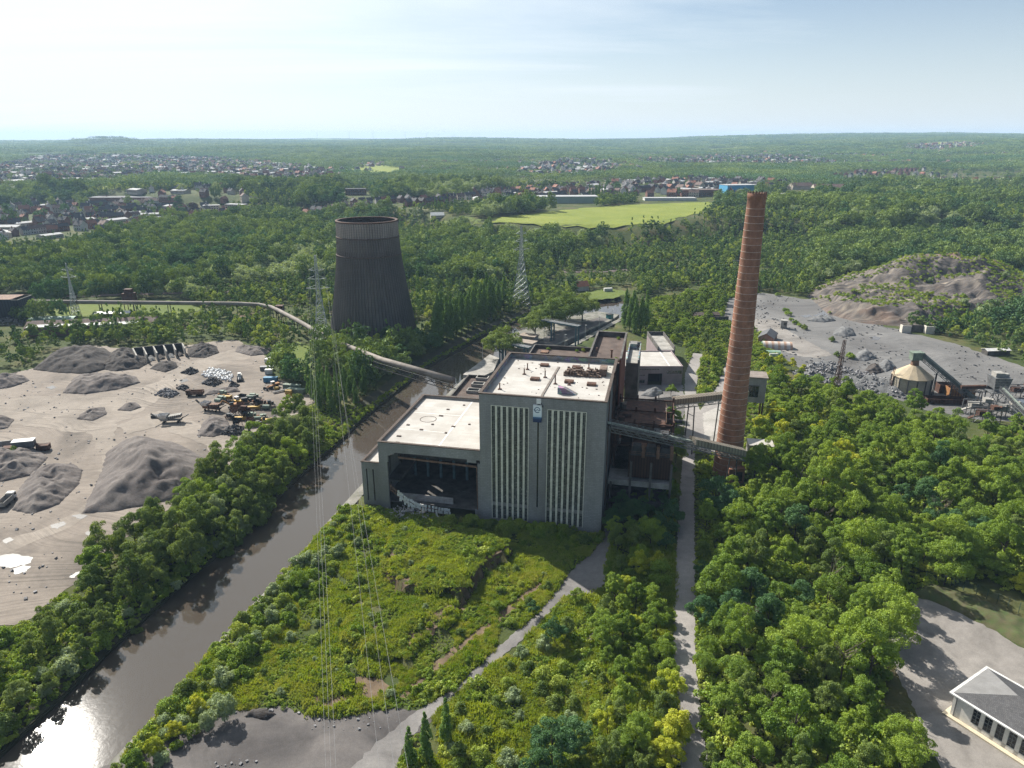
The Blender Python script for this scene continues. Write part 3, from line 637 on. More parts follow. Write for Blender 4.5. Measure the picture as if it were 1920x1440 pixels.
# small plants and far trees for the uncounted masses (kept out of the scene, used as instances)
def protocol(name,meshes):
    c=bpy.data.collections.new(name)
    for i,m in enumerate(meshes): c.objects.link(bpy.data.objects.new('%s_%02d'%(name,i),m))
    return c
PC_WEED=protocol('weed_plant',[crown(200+s,bushclumps(200+s,1.0+.3*(s%3),.9,7),.2,330,M['leaf_scrub'],1.4,name='weeds') for s in range(5)]+[crown(210+s,bushclumps(210+s,1.6,.9,8),.22,420,M['leaf'],1.2,name='weeds') for s in range(2)])
def tuft(seed,n,h,span,mat,w=.10):
    g=np.random.default_rng(seed); x=g.normal(0,span*.5,n); y=g.normal(0,span*.5,n); a=g.uniform(0,6.28,n); hh=h*g.uniform(.4,1.2,n); ln=g.uniform(.1,.55,n)*hh; ww=w*g.uniform(.6,1.5,n)
    b=np.stack([x,y,np.zeros(n)],1); s=np.stack([np.cos(a),np.sin(a),np.zeros(n)],1)*ww[:,None]; d=g.uniform(0,6.28,n); tip=b+np.stack([np.cos(d)*ln,np.sin(d)*ln,hh],1)
    v=np.stack([b-s,b+s,tip+s*.5,tip-s*.5],1).reshape(-1,3); return npmesh('weeds',v,np.arange(n*4).reshape(n,4),mat)
PC_GRASS=protocol('grass_tuft',[tuft(230+s,200,.75,1.0,M['blade']) for s in range(4)]+[tuft(240+s,150,.9,.9,M['leaf_scrub'],.16) for s in range(2)])
def fardome(seed,H,W,n,leaf,per,mat,col=False):
    return crown(seed,column(seed,H,W,n) if col else dome(seed,H,W,H*.55,n,W*.33),leaf,per,mat,1.0,name='wood')
def lowcrown(seed,H,W,n,leaf,per,mat): return crown(seed,dome(seed,H,W,H*.45,n,W*.36),leaf,per,mat,1.0,name='wood')
PC_WOOD=protocol('wood_tree',[lowcrown(300+s,12+s%3,5.0+.4*(s%3),24,.95,1300,M['leaf_far']) for s in range(4)]+[lowcrown(310,11,4.4,22,.9,1200,M['leaf_dark']),lowcrown(311,9,4.4,22,.85,1200,M['leaf_willow'])])
PC_YOUNG=protocol('young_tree',[lowcrown(320+s,8.5,2.5,14,.7,650,M['leaf_far']) for s in range(3)]+[fardome(324,12,1.7,14,.7,520,M['leaf_poplar'],True),lowcrown(325,7,2.6,14,.6,650,M['leaf_scrub'])])
def grove(seed,mat,n=26,span=46,leaf=2.0,per=34):
    g=np.random.default_rng(seed); vs=[];fs=[];b=0
    cl=[]
    for k in range(n):
        x,y=g.uniform(-span/2,span/2,2); h=g.uniform(8,14); w=g.uniform(4,6.5); cl.append((np.array([x,y,h*.55]),np.array([w,w,h*.5])))
    return crown(seed,cl,leaf,n*per,mat,name='grove')
PC_GROVE=protocol('grove',[grove(400+s,M['leaf_far']) for s in range(3)]+[grove(404,M['leaf_dark'])])
def gnscatter(name,pts,scl,rot,pid,coll,label,cat):
    me=bpy.data.meshes.new(name); me.vertices.add(len(pts)); me.vertices.foreach_set('co',np.asarray(pts,np.float32).ravel())
    a=me.attributes.new('scl','FLOAT_VECTOR','POINT'); a.data.foreach_set('vector',np.asarray(scl,np.float32).ravel())
    a=me.attributes.new('rot','FLOAT_VECTOR','POINT'); a.data.foreach_set('vector',np.asarray(rot,np.float32).ravel())
    a=me.attributes.new('pid','INT','POINT'); a.data.foreach_set('value',np.asarray(pid,np.int32))
    o=link(bpy.data.objects.new(name,me)); tag(o,label,cat,None,'stuff')
    ng=bpy.data.node_groups.new(name,'GeometryNodeTree')
    ng.interface.new_socket('Geometry',in_out='INPUT',socket_type='NodeSocketGeometry'); ng.interface.new_socket('Geometry',in_out='OUTPUT',socket_type='NodeSocketGeometry')
    gi=ng.nodes.new('NodeGroupInput'); go=ng.nodes.new('NodeGroupOutput'); ip=ng.nodes.new('GeometryNodeInstanceOnPoints'); ci=ng.nodes.new('GeometryNodeCollectionInfo')
    ci.inputs['Collection'].default_value=coll; ci.inputs['Separate Children'].default_value=True; ci.inputs['Reset Children'].default_value=True
    def na(n,ty):
        nd=ng.nodes.new('GeometryNodeInputNamedAttribute'); nd.data_type=ty; nd.inputs['Name'].default_value=n
        return [s for s in nd.outputs if s.enabled and s.name=='Attribute'][0]
    L=ng.links.new
    L(gi.outputs[0],ip.inputs['Points']); L(ci.outputs[0],ip.inputs['Instance']); ip.inputs['Pick Instance'].default_value=True
    L(na('pid','INT'),ip.inputs['Instance Index']); L(na('rot','FLOAT_VECTOR'),ip.inputs['Rotation']); L(na('scl','FLOAT_VECTOR'),ip.inputs['Scale']); L(ip.outputs[0],go.inputs[0])
    md=o.modifiers.new('scatter','NODES'); md.node_group=ng; return o
def spread(poly,dist,seed,tries=30,maxn=99999):
    """random points in a polygon, none nearer than dist"""
    g=np.random.default_rng(seed); xs=[p[0] for p in poly]; ys=[p[1] for p in poly]
    A=(max(xs)-min(xs))*(max(ys)-min(ys)); n=int(A/(dist*dist)*6)
    x=g.uniform(min(xs),max(xs),n); y=g.uniform(min(ys),max(ys),n); ok=inpoly(x,y,poly); x=x[ok];y=y[ok]
    cell={};out=[]
    for a,b in zip(x,y):
        i,j=int(a//dist),int(b//dist); good=True
        for di in(-1,0,1):
            for dj in(-1,0,1):
                for (c,d) in cell.get((i+di,j+dj),()):
                    if (a-c)**2+(b-d)**2<dist*dist: good=False;break
        if good:
            cell.setdefault((i,j),[]).append((a,b)); out.append((a,b))
            if len(out)>=maxn: break
    return out
NTREE={}
def plant(kind,name,x,y,s,label,cat,group,z=None,sz=None,rz=None,variant=None):
    cm,tm=TREE[kind][variant if variant is not None else random.randrange(len(TREE[kind]))]
    r=thing(name,label,cat,(x,y,g1(x,y) if z is None else z),random.uniform(0,6.28) if rz is None else rz,group)
    r.scale=(s,s,s*(sz or random.uniform(.9,1.15)))
    c=bpy.data.objects.new('crown' if cat=='tree' else 'foliage',cm); link(c,r)
    t=bpy.data.objects.new('trunk' if cat=='tree' else 'stem',tm); link(t,r)
    NTREE[name]=NTREE.get(name,0)+1; return r
# ------------------------------------------------------------------ planting: counted trees and shrubs
def zpoly(z,*uv): return px(*uv,z=z)
WOOD_R=zpoly(7,(1322,1475),(1316,1300),(1313,1100),(1320,975),(1335,925),(1395,895),(1425,850),(1432,740),(1452,700),(1490,708),(1560,722),(1640,742),(1700,760),(1745,772),(1790,792),(1850,808),(1870,795),(1930,770),(2040,800),(2040,1130),(1930,1078),(1820,1045),(1735,1082),(1690,1130),(1662,1200),(1676,1290),(1715,1370),(1742,1440),(1745,1475))
def nocut(x,y): return True
pts=spread(WOOD_R,6.6,1); pts.sort(key=lambda p:p[1])
pts=[p for p in pts if not (math.hypot(p[0]-80.5,p[1]-241)<9 or inpoly(np.array([p[0]]),np.array([p[1]]),PARK)[0])]
random.seed(11)
LABW={'broadleaf':('mid green broadleaf tree in the wood between the straight road and the white building','mid green broadleaf tree in the wood between the chimney and the grey yard'),
 'yellow':('yellow green leafy tree in the wood between the straight road and the white building','yellow green leafy tree in the wood between the chimney and the grey yard'),
 'dark':('dark green broadleaf tree in the wood between the straight road and the white building','dark green broadleaf tree in the wood between the chimney and the grey yard'),
 'bank':('olive green loose crowned tree in the wood between the straight road and the white building','olive green loose crowned tree in the wood between the chimney and the grey yard')}
for i,(x,y) in enumerate(pts[:290]):
    nz=float(fbm(np.array([x]),np.array([y]),45,8,2)[0])+random.uniform(-.6,.6)
    k='yellow' if nz>.95 else 'dark' if nz<-.8 else 'bank' if random.random()<.18 else 'broadleaf'
    s=random.choice((random.uniform(.62,.95),random.uniform(.9,1.2)))*(.95 if y>235 else 1.0)
    if dline(np.array([x]),np.array([y]),ROAD,True)[0]<6: s*=.72
    plant(k,'broadleaf_tree',x,y,s,LABW[k][0 if y<205 else 1],'tree','trees of the wood right of the road',sz=random.uniform(.82,1.3))
REST_R=pts[290:]
# left river bank strip
BANK_L=zpoly(5,(-40,1190),(60,1150),(150,1075),(205,1020),(270,975),(310,950),(385,890),(445,850),(520,785),(545,772),(565,770),(585,795),(600,815),(545,870),(490,935),(420,995),(330,1062),(262,1120),(180,1185),(105,1245),(10,1320),(-70,1370))
pts=spread(BANK_L,5.2,2); random.seed(12)
for i,(x,y) in enumerate(pts):
    tall=y>165; r=random.random()
    if tall or r<.6:
        k='bank' if r<.72 else 'broadleaf' if r<.9 else 'willow'
        s=random.uniform(.80,1.22)*(1 if tall else .62)
        lab={'bank':'olive green slender tree on the bank between the gravel yard and river','broadleaf':'mid green rounded tree on the bank between the gravel yard and the river','willow':'grey green willow on the bank between the gravel yard and the river'}[k]
        plant(k,'bank_tree',x,y,s,lab,'tree','trees along the left river bank')
    else:
        k=random.choice(['shrub','grey_shrub','shrub']); plant(k,'bank_shrub',x,y,random.uniform(1.1,1.9),'grey green shrub on the left river bank' if k=='grey_shrub' else 'dark green shrub on the left river bank below the gravel yard','shrub','shrubs along the left river bank')
for x,y in spread(zpoly(1,(0,1360),(130,1270),(200,1205),(330,1095),(430,1005),(540,905),(520,900),(400,985),(300,1080),(180,1180),(60,1270),(0,1310)),5.0,3)[:34]:
    k=random.choice(['shrub','shrub','grey_shrub']); plant(k,'bank_shrub',x,y,random.uniform(.8,1.5),'grey green shrub on the left river bank' if k=='grey_shrub' else 'dark green shrub on the left river bank below the gravel yard','shrub','shrubs along the left river bank',z=-1.0)
# poplars
def row(kind,name,uvs,h0,lab,group,z=0,n=None,s=(.85,1.15)):
    for (u,v) in uvs:
        p=P(u,v,z); plant(kind,name,p.x,p.y,random.uniform(*s),lab,'tree',group,z=0 if p.y<700 else None)
row('poplar','poplar_tree',[(596,722),(614,716),(630,712),(650,708),(672,716),(690,712),(700,728),(676,728),(606,730),(640,720)],0,'shorter poplar close under the conveyor pipe on the river bank','poplars below the conveyor pipe',s=(.48,.66))
row('poplar','poplar_tree',[(588,752),(604,742),(618,752),(632,742),(648,738),(662,746),(600,768),(622,772),(645,758),(668,760),(684,742),(594,760),(610,760),(634,768),(656,748),(582,742)],0,'tall poplar in the clump on the river bank beneath the conveyor pipe','poplars below the conveyor pipe',s=(.72,.98))
row('poplar','poplar_tree',[(818,640),(829,634),(840,628),(850,622),(861,617),(872,611),(882,607),(893,603),(903,599),(913,595),(924,590),(934,586),(945,582),(838,640),(856,632),(878,622),(823,648),(846,636),(866,626),(888,616),(908,608),(826,632),(899,609),(919,599)],0,'slender poplar in the row along the river right of the cooling tower','poplar row by the cooling tower',s=(1.3,1.6))
row('poplar','poplar_tree',[(1172,618),(1180,622),(1190,626),(1201,624),(1186,612),(1210,618)],0,'dark dense poplar in the tight clump behind the flat roofed rear block','poplar clump behind the power station',s=(1.2,1.45))
# plane trees on the lock island
for (u,v,s,lab) in ((942,676,1.2,'round green plane tree on the quay left of the power station roof'),(1004,634,1.1,'small plane tree at the left end of the lock island clump'),(1030,620,1.3,'broad plane tree left of centre in the lock island clump'),(1060,610,1.4,'largest spreading plane tree in the middle of the lock island'),(1092,602,1.2,'plane tree at the right end of the lock island clump'),(1050,598,1.3,'plane tree behind the largest one on the lock island')):
    p=P(u,v,0); plant('plane','plane_tree',p.x,p.y,s,lab,'tree','big plane trees by the lock',z=0,sz=.92)
# strip of trees between the power station and the road, then down to the bottom edge
random.seed(13)
STRIP=zpoly(4,(1145,960),(1190,930),(1225,915),(1262,920),(1262,1000),(1255,1040),(1258,1110),(1250,1180),(1252,1260),(1262,1330),(1280,1470),(1180,1470),(1160,1400),(1130,1340),(1150,1260),(1120,1190),(1140,1110),(1160,1050),(1150,1010))
for x,y in spread(STRIP,4.6,4):
    r=random.random(); shade=y>185
    k='dark' if shade and r<.5 else 'yellow' if (r<.10 and not shade) else 'broadleaf' if r<.8 else 'bank'  # dark foliage colour stands in for the boiler house's shade on the far part
    lab={'dark':'dark green tree','yellow':'bright yellow green tree','broadleaf':'mid green tree','bank':'olive green tree'}[k]+' in the narrow strip along the left side of the straight road'
    plant(k,'roadside_tree',x,y,random.uniform(.42,.72)*(1.15 if shade else 1),lab,'tree','roadside trees left of the road')
for (u,v,k,s,lab) in ((1035,1440,'dark',.95,'large dark green dense tree at the bottom left of the straight road'),(1075,1410,'dark',.8,'smaller dark green tree behind the large dark one at the bottom'),(1010,1475,'dark',.7,'dark green tree cut by the bottom edge of the photo'),
    (1255,1330,'yellow',.85,'golden yellow maple beside the road near the bottom edge'),(1262,1400,'yellow',.9,'golden yellow maple beside the road at the bottom edge'),(1245,1440,'yellow',.75,'golden yellow maple furthest from the road at the bottom edge'),(1186,1190,'yellow',.55,'bright yellow young tree halfway along the roadside strip'),
    (1140,1440,'bank',.75,'olive green feathery tree between the dark tree and the golden maples'),(1150,1370,'bank',.7,'greyish olive tree behind the golden maples'),(1190,1420,'broadleaf',.7,'mid green tree between the olive tree and the golden maples'),
    (1040,1210,'dark',.62,'large rounded dark tree between the track and the side path'),(1062,1195,'bank',.5,'olive tree leaning against the rounded dark tree by the side path'),(1000,1155,'dark',.36,'small round dark bush tree on the left edge of the track'),
    (800,1430,'poplar',.66,'young pointed poplar beside the track at the bottom edge'),(838,1395,'poplar',.62,'second young poplar beside the track near the bottom edge'),(770,1440,'poplar',.6,'young poplar closest to the cinder clearing'),(860,1425,'bank',.42,'small olive tree among the young poplars'),
    (562,1105,'broadleaf',.52,'lone round bright green tree on the right quay beside the river'),(512,1150,'willow',.30,'small grey willow bush on the quay path'),
    (470,1225,'broadleaf',.42,'upper bright green tree hanging over the quay edge'),(455,1240,'broadleaf',.40,'lower bright green tree hanging over the quay edge'),
    (372,1340,'yellow',.45,'yellow green tree on the quay above the grey willow'),(420,1350,'willow',.75,'large pale grey willow at the edge of the cinder clearing'),(390,1370,'willow',.5,'smaller grey willow left of the large one'),(330,1385,'yellow',.4,'yellow bush tree on the quay below the willows'),(290,1420,'yellow',.42,'yellow green bush tree at the lower quay edge'),(255,1450,'broadleaf',.42,'green bush tree at the bottom end of the quay'),
    (1080,1130,'broadleaf',.4,'young green tree in the fork of the track and side path'),(1105,1150,'broadleaf',.33,'smaller green tree on the right of the track fork'),
    (1258,742,'broadleaf',.62,'rounded tree in front of the mauve workshop doorway')):
    p=P(u,v,0); plant(k,'solitary_tree',p.x,p.y,s,lab,'tree',None)
# shrubs along the right quay and through the scrub
random.seed(14)
QUAYB=zpoly(0,(205,1450),(280,1375),(330,1318),(385,1245),(425,1195),(468,1155),(510,1115),(555,1062),(600,1010),(650,965),(700,975),(690,1010),(650,1040),(600,1110),(560,1150),(510,1200),(480,1240),(440,1300),(400,1340),(330,1410),(280,1460))
for x,y in spread(QUAYB,3.3,5)[:125]:
    k=random.choice(['shrub','bright_shrub','shrub','grey_shrub']); lab={'shrub':'green leafy shrub','bright_shrub':'yellow green shrub','grey_shrub':'grey green shrub'}[k]+' on the right quay above the river'
    plant(k,'quay_shrub',x,y,random.uniform(.7,1.35),lab,'shrub','shrubs on the right quay')
SCRUBB=zpoly(0,(640,1110),(720,1060),(700,990),(760,975),(890,985),(1120,985),(1130,1010),(1080,1040),(1040,1100),(1000,1130),(960,1180),(880,1250),(790,1320),(700,1310),(620,1290),(500,1310),(480,1270),(560,1170))
for x,y in spread(SCRUBB,6.0,6)[:75]:
    k=random.choice(['shrub','shrub','bright_shrub','grey_shrub']); lab={'shrub':'green leafy shrub','bright_shrub':'yellow green shrub','grey_shrub':'grey green shrub'}[k]+' on the weedy mound in front of the power station'
    plant(k,'field_shrub',x,y,random.uniform(.35,.85),lab,'shrub','shrubs on the overgrown mound')
SCR2=zpoly(0,(900,1300),(960,1240),(1010,1200),(1060,1260),(1120,1230),(1140,1290),(1130,1350),(1000,1370),(960,1460),(860,1460),(790,1410),(850,1340))
for x,y in spread(SCR2,4.0,7)[:60]:
    k=random.choice(['shrub','bright_shrub','grey_shrub','shrub']); lab={'shrub':'green leafy shrub','bright_shrub':'yellow green shrub','grey_shrub':'grey green shrub'}[k]+' in the scrub between the track and the roadside strip'
    plant(k,'field_shrub',x,y,random.uniform(.5,1.15),lab,'shrub','shrubs right of the track')
# shrubs and small trees around the upper road and the grey yard
random.seed(15)
for poly,d,kinds,lab,name,n in (
  (zpoly(2,(1310,615),(1350,600),(1372,640),(1352,690),(1330,730),(1308,745),(1315,690),(1322,655)),5.5,('broadleaf','bank'),'leafy tree in the thicket between the two arms of the upper road','thicket_tree',26),
  (zpoly(2,(1215,600),(1262,560),(1330,545),(1365,555),(1340,600),(1300,615),(1290,640),(1225,640),(1200,600)),5.6,('broadleaf','bank'),'leafy tree in the belt behind the mauve workshop','thicket_tree',75),
  (zpoly(3,(1425,660),(1440,655),(1500,690),(1545,700),(1480,730),(1440,720)),6,('yellow','broadleaf'),'yellow green leafy tree between the green sheds and the rubble heap','thicket_tree',16),
  (zpoly(1,(1150,905),(1210,870),(1262,880),(1262,920),(1190,940)),5,('dark','broadleaf'),'dark leafy tree in the shade beside the rusted boiler frame','thicket_tree',10),
  (zpoly(3,(1240,790),(1265,770),(1272,830),(1268,860),(1250,840)),5,('broadleaf',),'leafy tree between the boiler frame and the road','thicket_tree',8)):
    for x,y in spread(poly,d,len(lab))[:n]: plant(random.choice(kinds),name,x,y,random.uniform(.42,.78),lab,'tree','thickets along the upper road')
for u,v in ((1478,592),(1484,602),(1492,608),(1500,612),(1508,618),(1474,586),(1458,555),(1560,640),(1570,668),(1595,672)):
    p=P(u,v,0); plant('shrub','yard_shrub',p.x,p.y,random.uniform(.9,1.6),'shrub growing on the edge of the pale concrete strip in the grey yard','shrub','shrubs in the grey yard')
print('individual plants',NTREE,sum(NTREE.values()))

# dead and bare trees standing in the wood
for (u,v,h) in ((1555,1100,13),(1545,975,11),(1610,1010,12),(1440,1330,10),(1580,1250,12),(1500,905,11),(1760,960,12),(1400,1160,10)):
    p=P(u,v,6); r=thing('dead_tree','bare grey brown dead tree standing among the green trees right of the road','tree',(p.x,p.y,0),random.uniform(0,6),'dead trees in the wood'); link(bpy.data.objects.new('trunk',deadtree(int(u),h,14)),r)
# growth against the foot of the power station
random.seed(16)
for k in range(34):
    u=random.uniform(-9,40); w=random.uniform(-6.5,-1.2); x=-10.3+u*math.cos(R(12))+w*math.sin(R(12)); y=207.6-u*math.sin(R(12))+w*math.cos(R(12))
    plant(random.choice(('shrub','shrub','bright_shrub')),'wall_shrub',x,y,random.uniform(.7,1.5),'leafy shrub growing against the foot of the grey boiler house','shrub','shrubs at the foot of the boiler house')
# ------------------------------------------------------------------ uncounted plant masses
CX,CY=-10.3,207.6   # power station corner
def frame_ok(x,y,m=60): return np.abs(x)<.76*y+m
def excl(x,y,near=2.0):
    bad=np.zeros(x.shape,bool)
    for poly,mrg in ((YARD,4),(YARD2,5),(RIVER,7),(ROAD,3),(ISL,2),(PARK,2),(TRACK,1),(CIND,1)):
        bad|=inpoly(x,y,poly)|(dline(x,y,poly,True)<mrg)
    for poly in FIELDS: bad|=inpoly(x,y,poly)
    bad|=np.hypot(x+89.4,y-446)<31
    for poly,mrg in EXTRA: bad|=inpoly(x,y,poly)|(dline(x,y,poly,True)<mrg)
    for line,mrg in LINES: bad|=dline(x,y,line)<mrg
    return bad
EXTRA=[(px((680,960),(700,830),(790,740),(900,690),(1100,635),(1180,640),(1300,655),(1290,800),(1275,960),(1135,990)),0),
 (px((-20,555),(62,555),(62,600),(-20,600)),3),(px((105,628),(262,590),(262,578),(105,610)),3),(px((75,600),(132,600),(132,585),(75,585)),3),
 (px((0,605),(110,612),(105,625),(0,640)),2),(px((1085,545),(1180,538),(1190,560),(1090,568)),3)]
SPOIL=px((1558,568),(1600,545),(1640,500),(1700,475),(1740,455),(1800,452),(1870,480),(1905,540),(1900,580),(1820,600),(1760,612),(1690,612),(1610,605),z=0)
SPW=px((1552,590),(1610,606),(1690,613),(1760,613),(1820,601),(1905,590),(1985,560))+[(470,640),(400,668),(330,660),(270,615),(236,560)]
EXTRA.append((SPW,-99))
REST=np.array(REST_R) if len(REST_R) else np.zeros((0,2))
PIPE=[(-372,500,9),(-344.2,499.9,9),(-194,493,9),(-178,489.5,9),(-167,482,9),(-158,471,9),(-140,447,9),(-103.6,391.3,11),(-65.6,339.7,15),(-25,283,23.5)]
RAIL1=[tuple(Pg(u,v)[:2]) for u,v in ((-60,572),(60,560),(250,553),(420,548),(600,540))]
RAIL2=[tuple(Pg(u,v)[:2]) for u,v in ((745,522),(900,516),(1000,512),(1130,510),(1300,500),(1345,497))]
MEDGE=[tuple(Pg(u,v)[:2]) for u,v in ((893,423),(960,424),(1060,430),(1150,433),(1245,427),(1290,408),(1352,391))]
LINES=[(MEDGE,13),([p[:2] for p in PIPE],4),(RAIL1,6),(RAIL2,7)]
def scatter_area(name,y0,y1,dist0,grow,coll,npid,label,cat,scale=(.8,1.2),dens=None,seed=1,zlift=0,xlim=None,sz=None):
    g=np.random.default_rng(seed); X=[];Y=[];S=[]
    y=y0
    while y<y1:
        d=dist0*(1+grow*(y-y0)/1000.0); w=.76*y+60; n=max(1,int(2*w/d)); xx=np.linspace(-w,w,n)+g.uniform(-.48,.48,n)*d; yy=y+g.uniform(-.48,.48,n)*d
        X.append(xx);Y.append(yy);S.append(np.full(n,d/dist0)); y+=d*.92
    x=np.concatenate(X);y=np.concatenate(Y);s=np.concatenate(S)
    ok=~excl(x,y)
    if dens is not None: ok&=dens(x,y)>g.uniform(0,1,len(x))
    if xlim is not None: ok&=xlim(x,y)
    x,y,s=x[ok],y[ok],s[ok]; z=G(x,y)+zlift; n=len(x)
    sc=s*g.uniform(scale[0],scale[1],n); scl=np.stack([sc,sc,sc*(1 if sz is None else sz)*g.uniform(.85,1.15,n)*(s**-.75 if coll is PC_GROVE else 1)],1)
    rot=np.stack([np.zeros(n),np.zeros(n),g.uniform(0,6.28,n)],1); pid=npid(x,y,g) if callable(npid) else g.integers(0,npid,n)
    print(name,n); return gnscatter(name,np.stack([x,y,z],1),scl,rot,pid,coll,label,cat)
NEARZ=px((-200,1500),(2150,1500),(2150,760),(1930,760),(1700,745),(1450,640),(1380,560),(1310,540),(1240,545),(1180,575),(960,640),(880,650),(800,760),(690,745),(590,690),(560,760),(0,690),(-300,690))
def far_ok(x,y): return ~inpoly(x,y,NEARZ)
def woodpid(x,y,g):
    f=fbm(x,y,120,31,3)+g.normal(0,.35,len(x)); p=g.integers(0,4,len(x)); p[f>.55]=5; p[f<-.55]=4; return p
def dens_wood(x,y):
    f=fbm(x,y,70,33,3); d=np.where(f>-.62,.96,.5)
    d=np.where(TOWNM(x,y),d*.03,d); return d
TOWNS=[]   # filled with town outlines (world)
def townpoly(*uv): return [tuple(Pg(u,v)[:2]) for u,v in uv]
TOWN_A=townpoly((-40,400),(60,385),(200,372),(330,358),(420,352),(470,372),(460,402),(330,425),(200,440),(80,450),(-40,452))
TOWN_B=townpoly((-60,312),(80,292),(260,292),(420,298),(560,312),(640,325),(640,345),(520,352),(420,335),(300,330),(120,350),(-60,352))
TOWN_C=townpoly((420,395),(540,398),(640,392),(760,378),(880,372),(880,388),(760,392),(640,404),(560,414),(430,412))
TOWN_D=townpoly((880,362),(1000,358),(1080,352),(1180,340),(1330,338),(1480,345),(1440,362),(1330,370),(1200,372),(1050,378),(900,382))
TOWN_E=townpoly((1540,325),(1700,318),(1940,322),(1940,345),(1800,345),(1560,338))
TOWN_F=townpoly((1180,300),(1350,290),(1480,292),(1560,302),(1560,312),(1350,312),(1200,312))
TOWN_H=townpoly((1690,272),(1820,268),(1860,276),(1760,286),(1690,284))
TOWN_I=townpoly((960,318),(1060,300),(1150,302),(1200,318),(1130,330),(1000,335))
TOWNS=[TOWN_A,TOWN_B,TOWN_C,TOWN_D,TOWN_E,TOWN_F,TOWN_H,TOWN_I]
BAND=townpoly((640,345),(700,318),(960,330),(1200,322),(1560,314),(1925,308),(1925,285),(1560,285),(1180,288),(960,298),(640,305))
def POCKET(x,y): return inpoly(x,y,BAND)&(fbm(x,y,230,88,3)>.22)
def TOWNM(x,y):
    m=np.zeros(x.shape,bool)
    for t in TOWNS: m|=inpoly(x,y,t)
    return m
for uv in (((1345,356),(1420,356),(1416,386),(1350,386)),((1005,372),(1118,372),(1118,396),(1010,396)),((1195,370),(1315,370),(1315,386),(1195,388)),((1275,360),(1345,360),(1345,380),(1275,380)),((1425,366),(1515,366),(1515,384),(1425,384)),
  ((560,402),(640,394),(760,376),(880,370),(885,392),(760,400),(640,414),(560,424)),((880,368),(1000,360),(1110,358),(1110,374),(1000,378),(880,388)),((1120,362),(1260,352),(1400,342),(1410,358),(1260,370),(1120,378)),((1470,350),(1600,350),(1595,376),(1475,376)),((-20,440),(200,420),(440,398),(470,412),(300,432),(100,462),(-20,470)),((800,402),(840,400),(845,420),(800,422)),((640,360),(700,360),(700,384),(640,388))):
    EXTRA.append((townpoly(*uv),0))
scatter_area('woodland',340,1500,6.6,.45,PC_WOOD,woodpid,'continuous broadleaf woodland between the river, the yards and the towns','woodland',(.5,1.45),dens_wood,51,sz=1.1,xlim=lambda x,y:far_ok(x,y)&(fbm(x,y,190,35,2)>-.12))
scatter_area('young_woodland',340,1500,3.7,.45,PC_YOUNG,5,'light green young woodland and thickets on the flats beyond the yards','woodland',(.4,1.3),lambda x,y:dens_wood(x,y)*np.where(fbm(x,y,42,55,3)>.12,.32,1.0),52,xlim=lambda x,y:far_ok(x,y)&(fbm(x,y,190,35,2)<=-.08))
def dens_far(x,y):
    f=fbm(x,y,420,37,4); d=np.where(f>-.5,.97,.12); return np.where(TOWNM(x,y),.015,np.where(POCKET(x,y),.10,d))
scatter_area('distant_woods',1480,9500,24,.62,PC_GROVE,lambda x,y,g:np.where(fbm(x,y,300,39,3)+g.normal(0,.3,len(x))<-.45,3,g.integers(0,3,len(x))),'wooded country rolling to the horizon','woodland',(.85,1.2),dens_far,53)
scatter_area('town_trees',1000,4200,15,.25,PC_WOOD,6,'garden and street trees scattered among the distant houses','woodland',(.4,.85),lambda x,y:np.where(TOWNM(x,y),np.where(fbm(x,y,130,44,3)>.25,.7,.10),0),54)
# weeds and low scrub in the foreground
def scrub(name,poly,dist,scale,seed,label,pids=7,mask=None,coll=None):
    g=np.random.default_rng(seed); xs=[p[0] for p in poly]; ys=[p[1] for p in poly]
    gx,gy=np.meshgrid(np.arange(min(xs),max(xs),dist),np.arange(min(ys),max(ys),dist)); x=gx.ravel()+g.uniform(-.5,.5,gx.size)*dist; y=gy.ravel()+g.uniform(-.5,.5,gx.size)*dist
    ok=inpoly(x,y,poly)
    for q,mrg in ((TRACK,.35),(ROAD,.4),(CIND,-2.0 if seed!=60 else .2),(PARK,.3),(YARD,.5)):
        ok&=~(inpoly(x,y,q)|(dline(x,y,q,True)<mrg))
    for q in SCARS: ok&=~(inpoly(x,y,q)&(g.uniform(0,1,len(x))>.12))
    ok&=~inpoly(x,y,RIVER)&~((dline(x,y,RIV_R)<1.6))
    ok&=~inpoly(x,y,[(CX-40,CY+8),(CX,CY-1),(CX+46,CY-11),(CX+75,CY+40),(CX-20,CY+60)])
    if mask is not None: ok&=mask(x,y)
    x,y=x[ok],y[ok]; n=len(x); z=GS(x,y)
    sc=g.uniform(*scale,n)*(1+.5*np.clip(fbm(x,y,12,seed,3),-.8,1)); scl=np.stack([sc,sc,sc*g.uniform(.7,1.3,n)],1)
    print(name,n); return gnscatter(name,np.stack([x,y,z-.05],1),scl,np.stack([np.zeros(n),np.zeros(n),g.uniform(0,6.28,n)],1),g.integers(0,pids,n),coll or PC_WEED,label,'undergrowth')
if len(REST):
    g=np.random.default_rng(9); n=len(REST); q=g.uniform(.65,1.0,n); gnscatter('wood_edge',np.column_stack([REST,np.zeros(n)]),np.column_stack([q,q,q]),np.column_stack([np.zeros(n),np.zeros(n),g.uniform(0,6.28,n)]),g.integers(0,4,n),PC_WOOD,'farther trees of the wood up to the edge of the grey yard','woodland')
def spoil_ok(x,y): return inpoly(x,y,SPW)&(fbm(x,y,38,71,3)+(x-330)/260>-.30)
FIELD=px((195,1470),(380,1240),(575,1000),(650,950),(1150,980),(1262,900),(1262,1460))
scrub('rough_grass',FIELD,.72,(.45,1.1),60,'rough yellow green grass and low weeds on the ground between river and road',6,mask=lambda x,y:fbm(x,y,7,68,3)>-.32,coll=PC_GRASS)
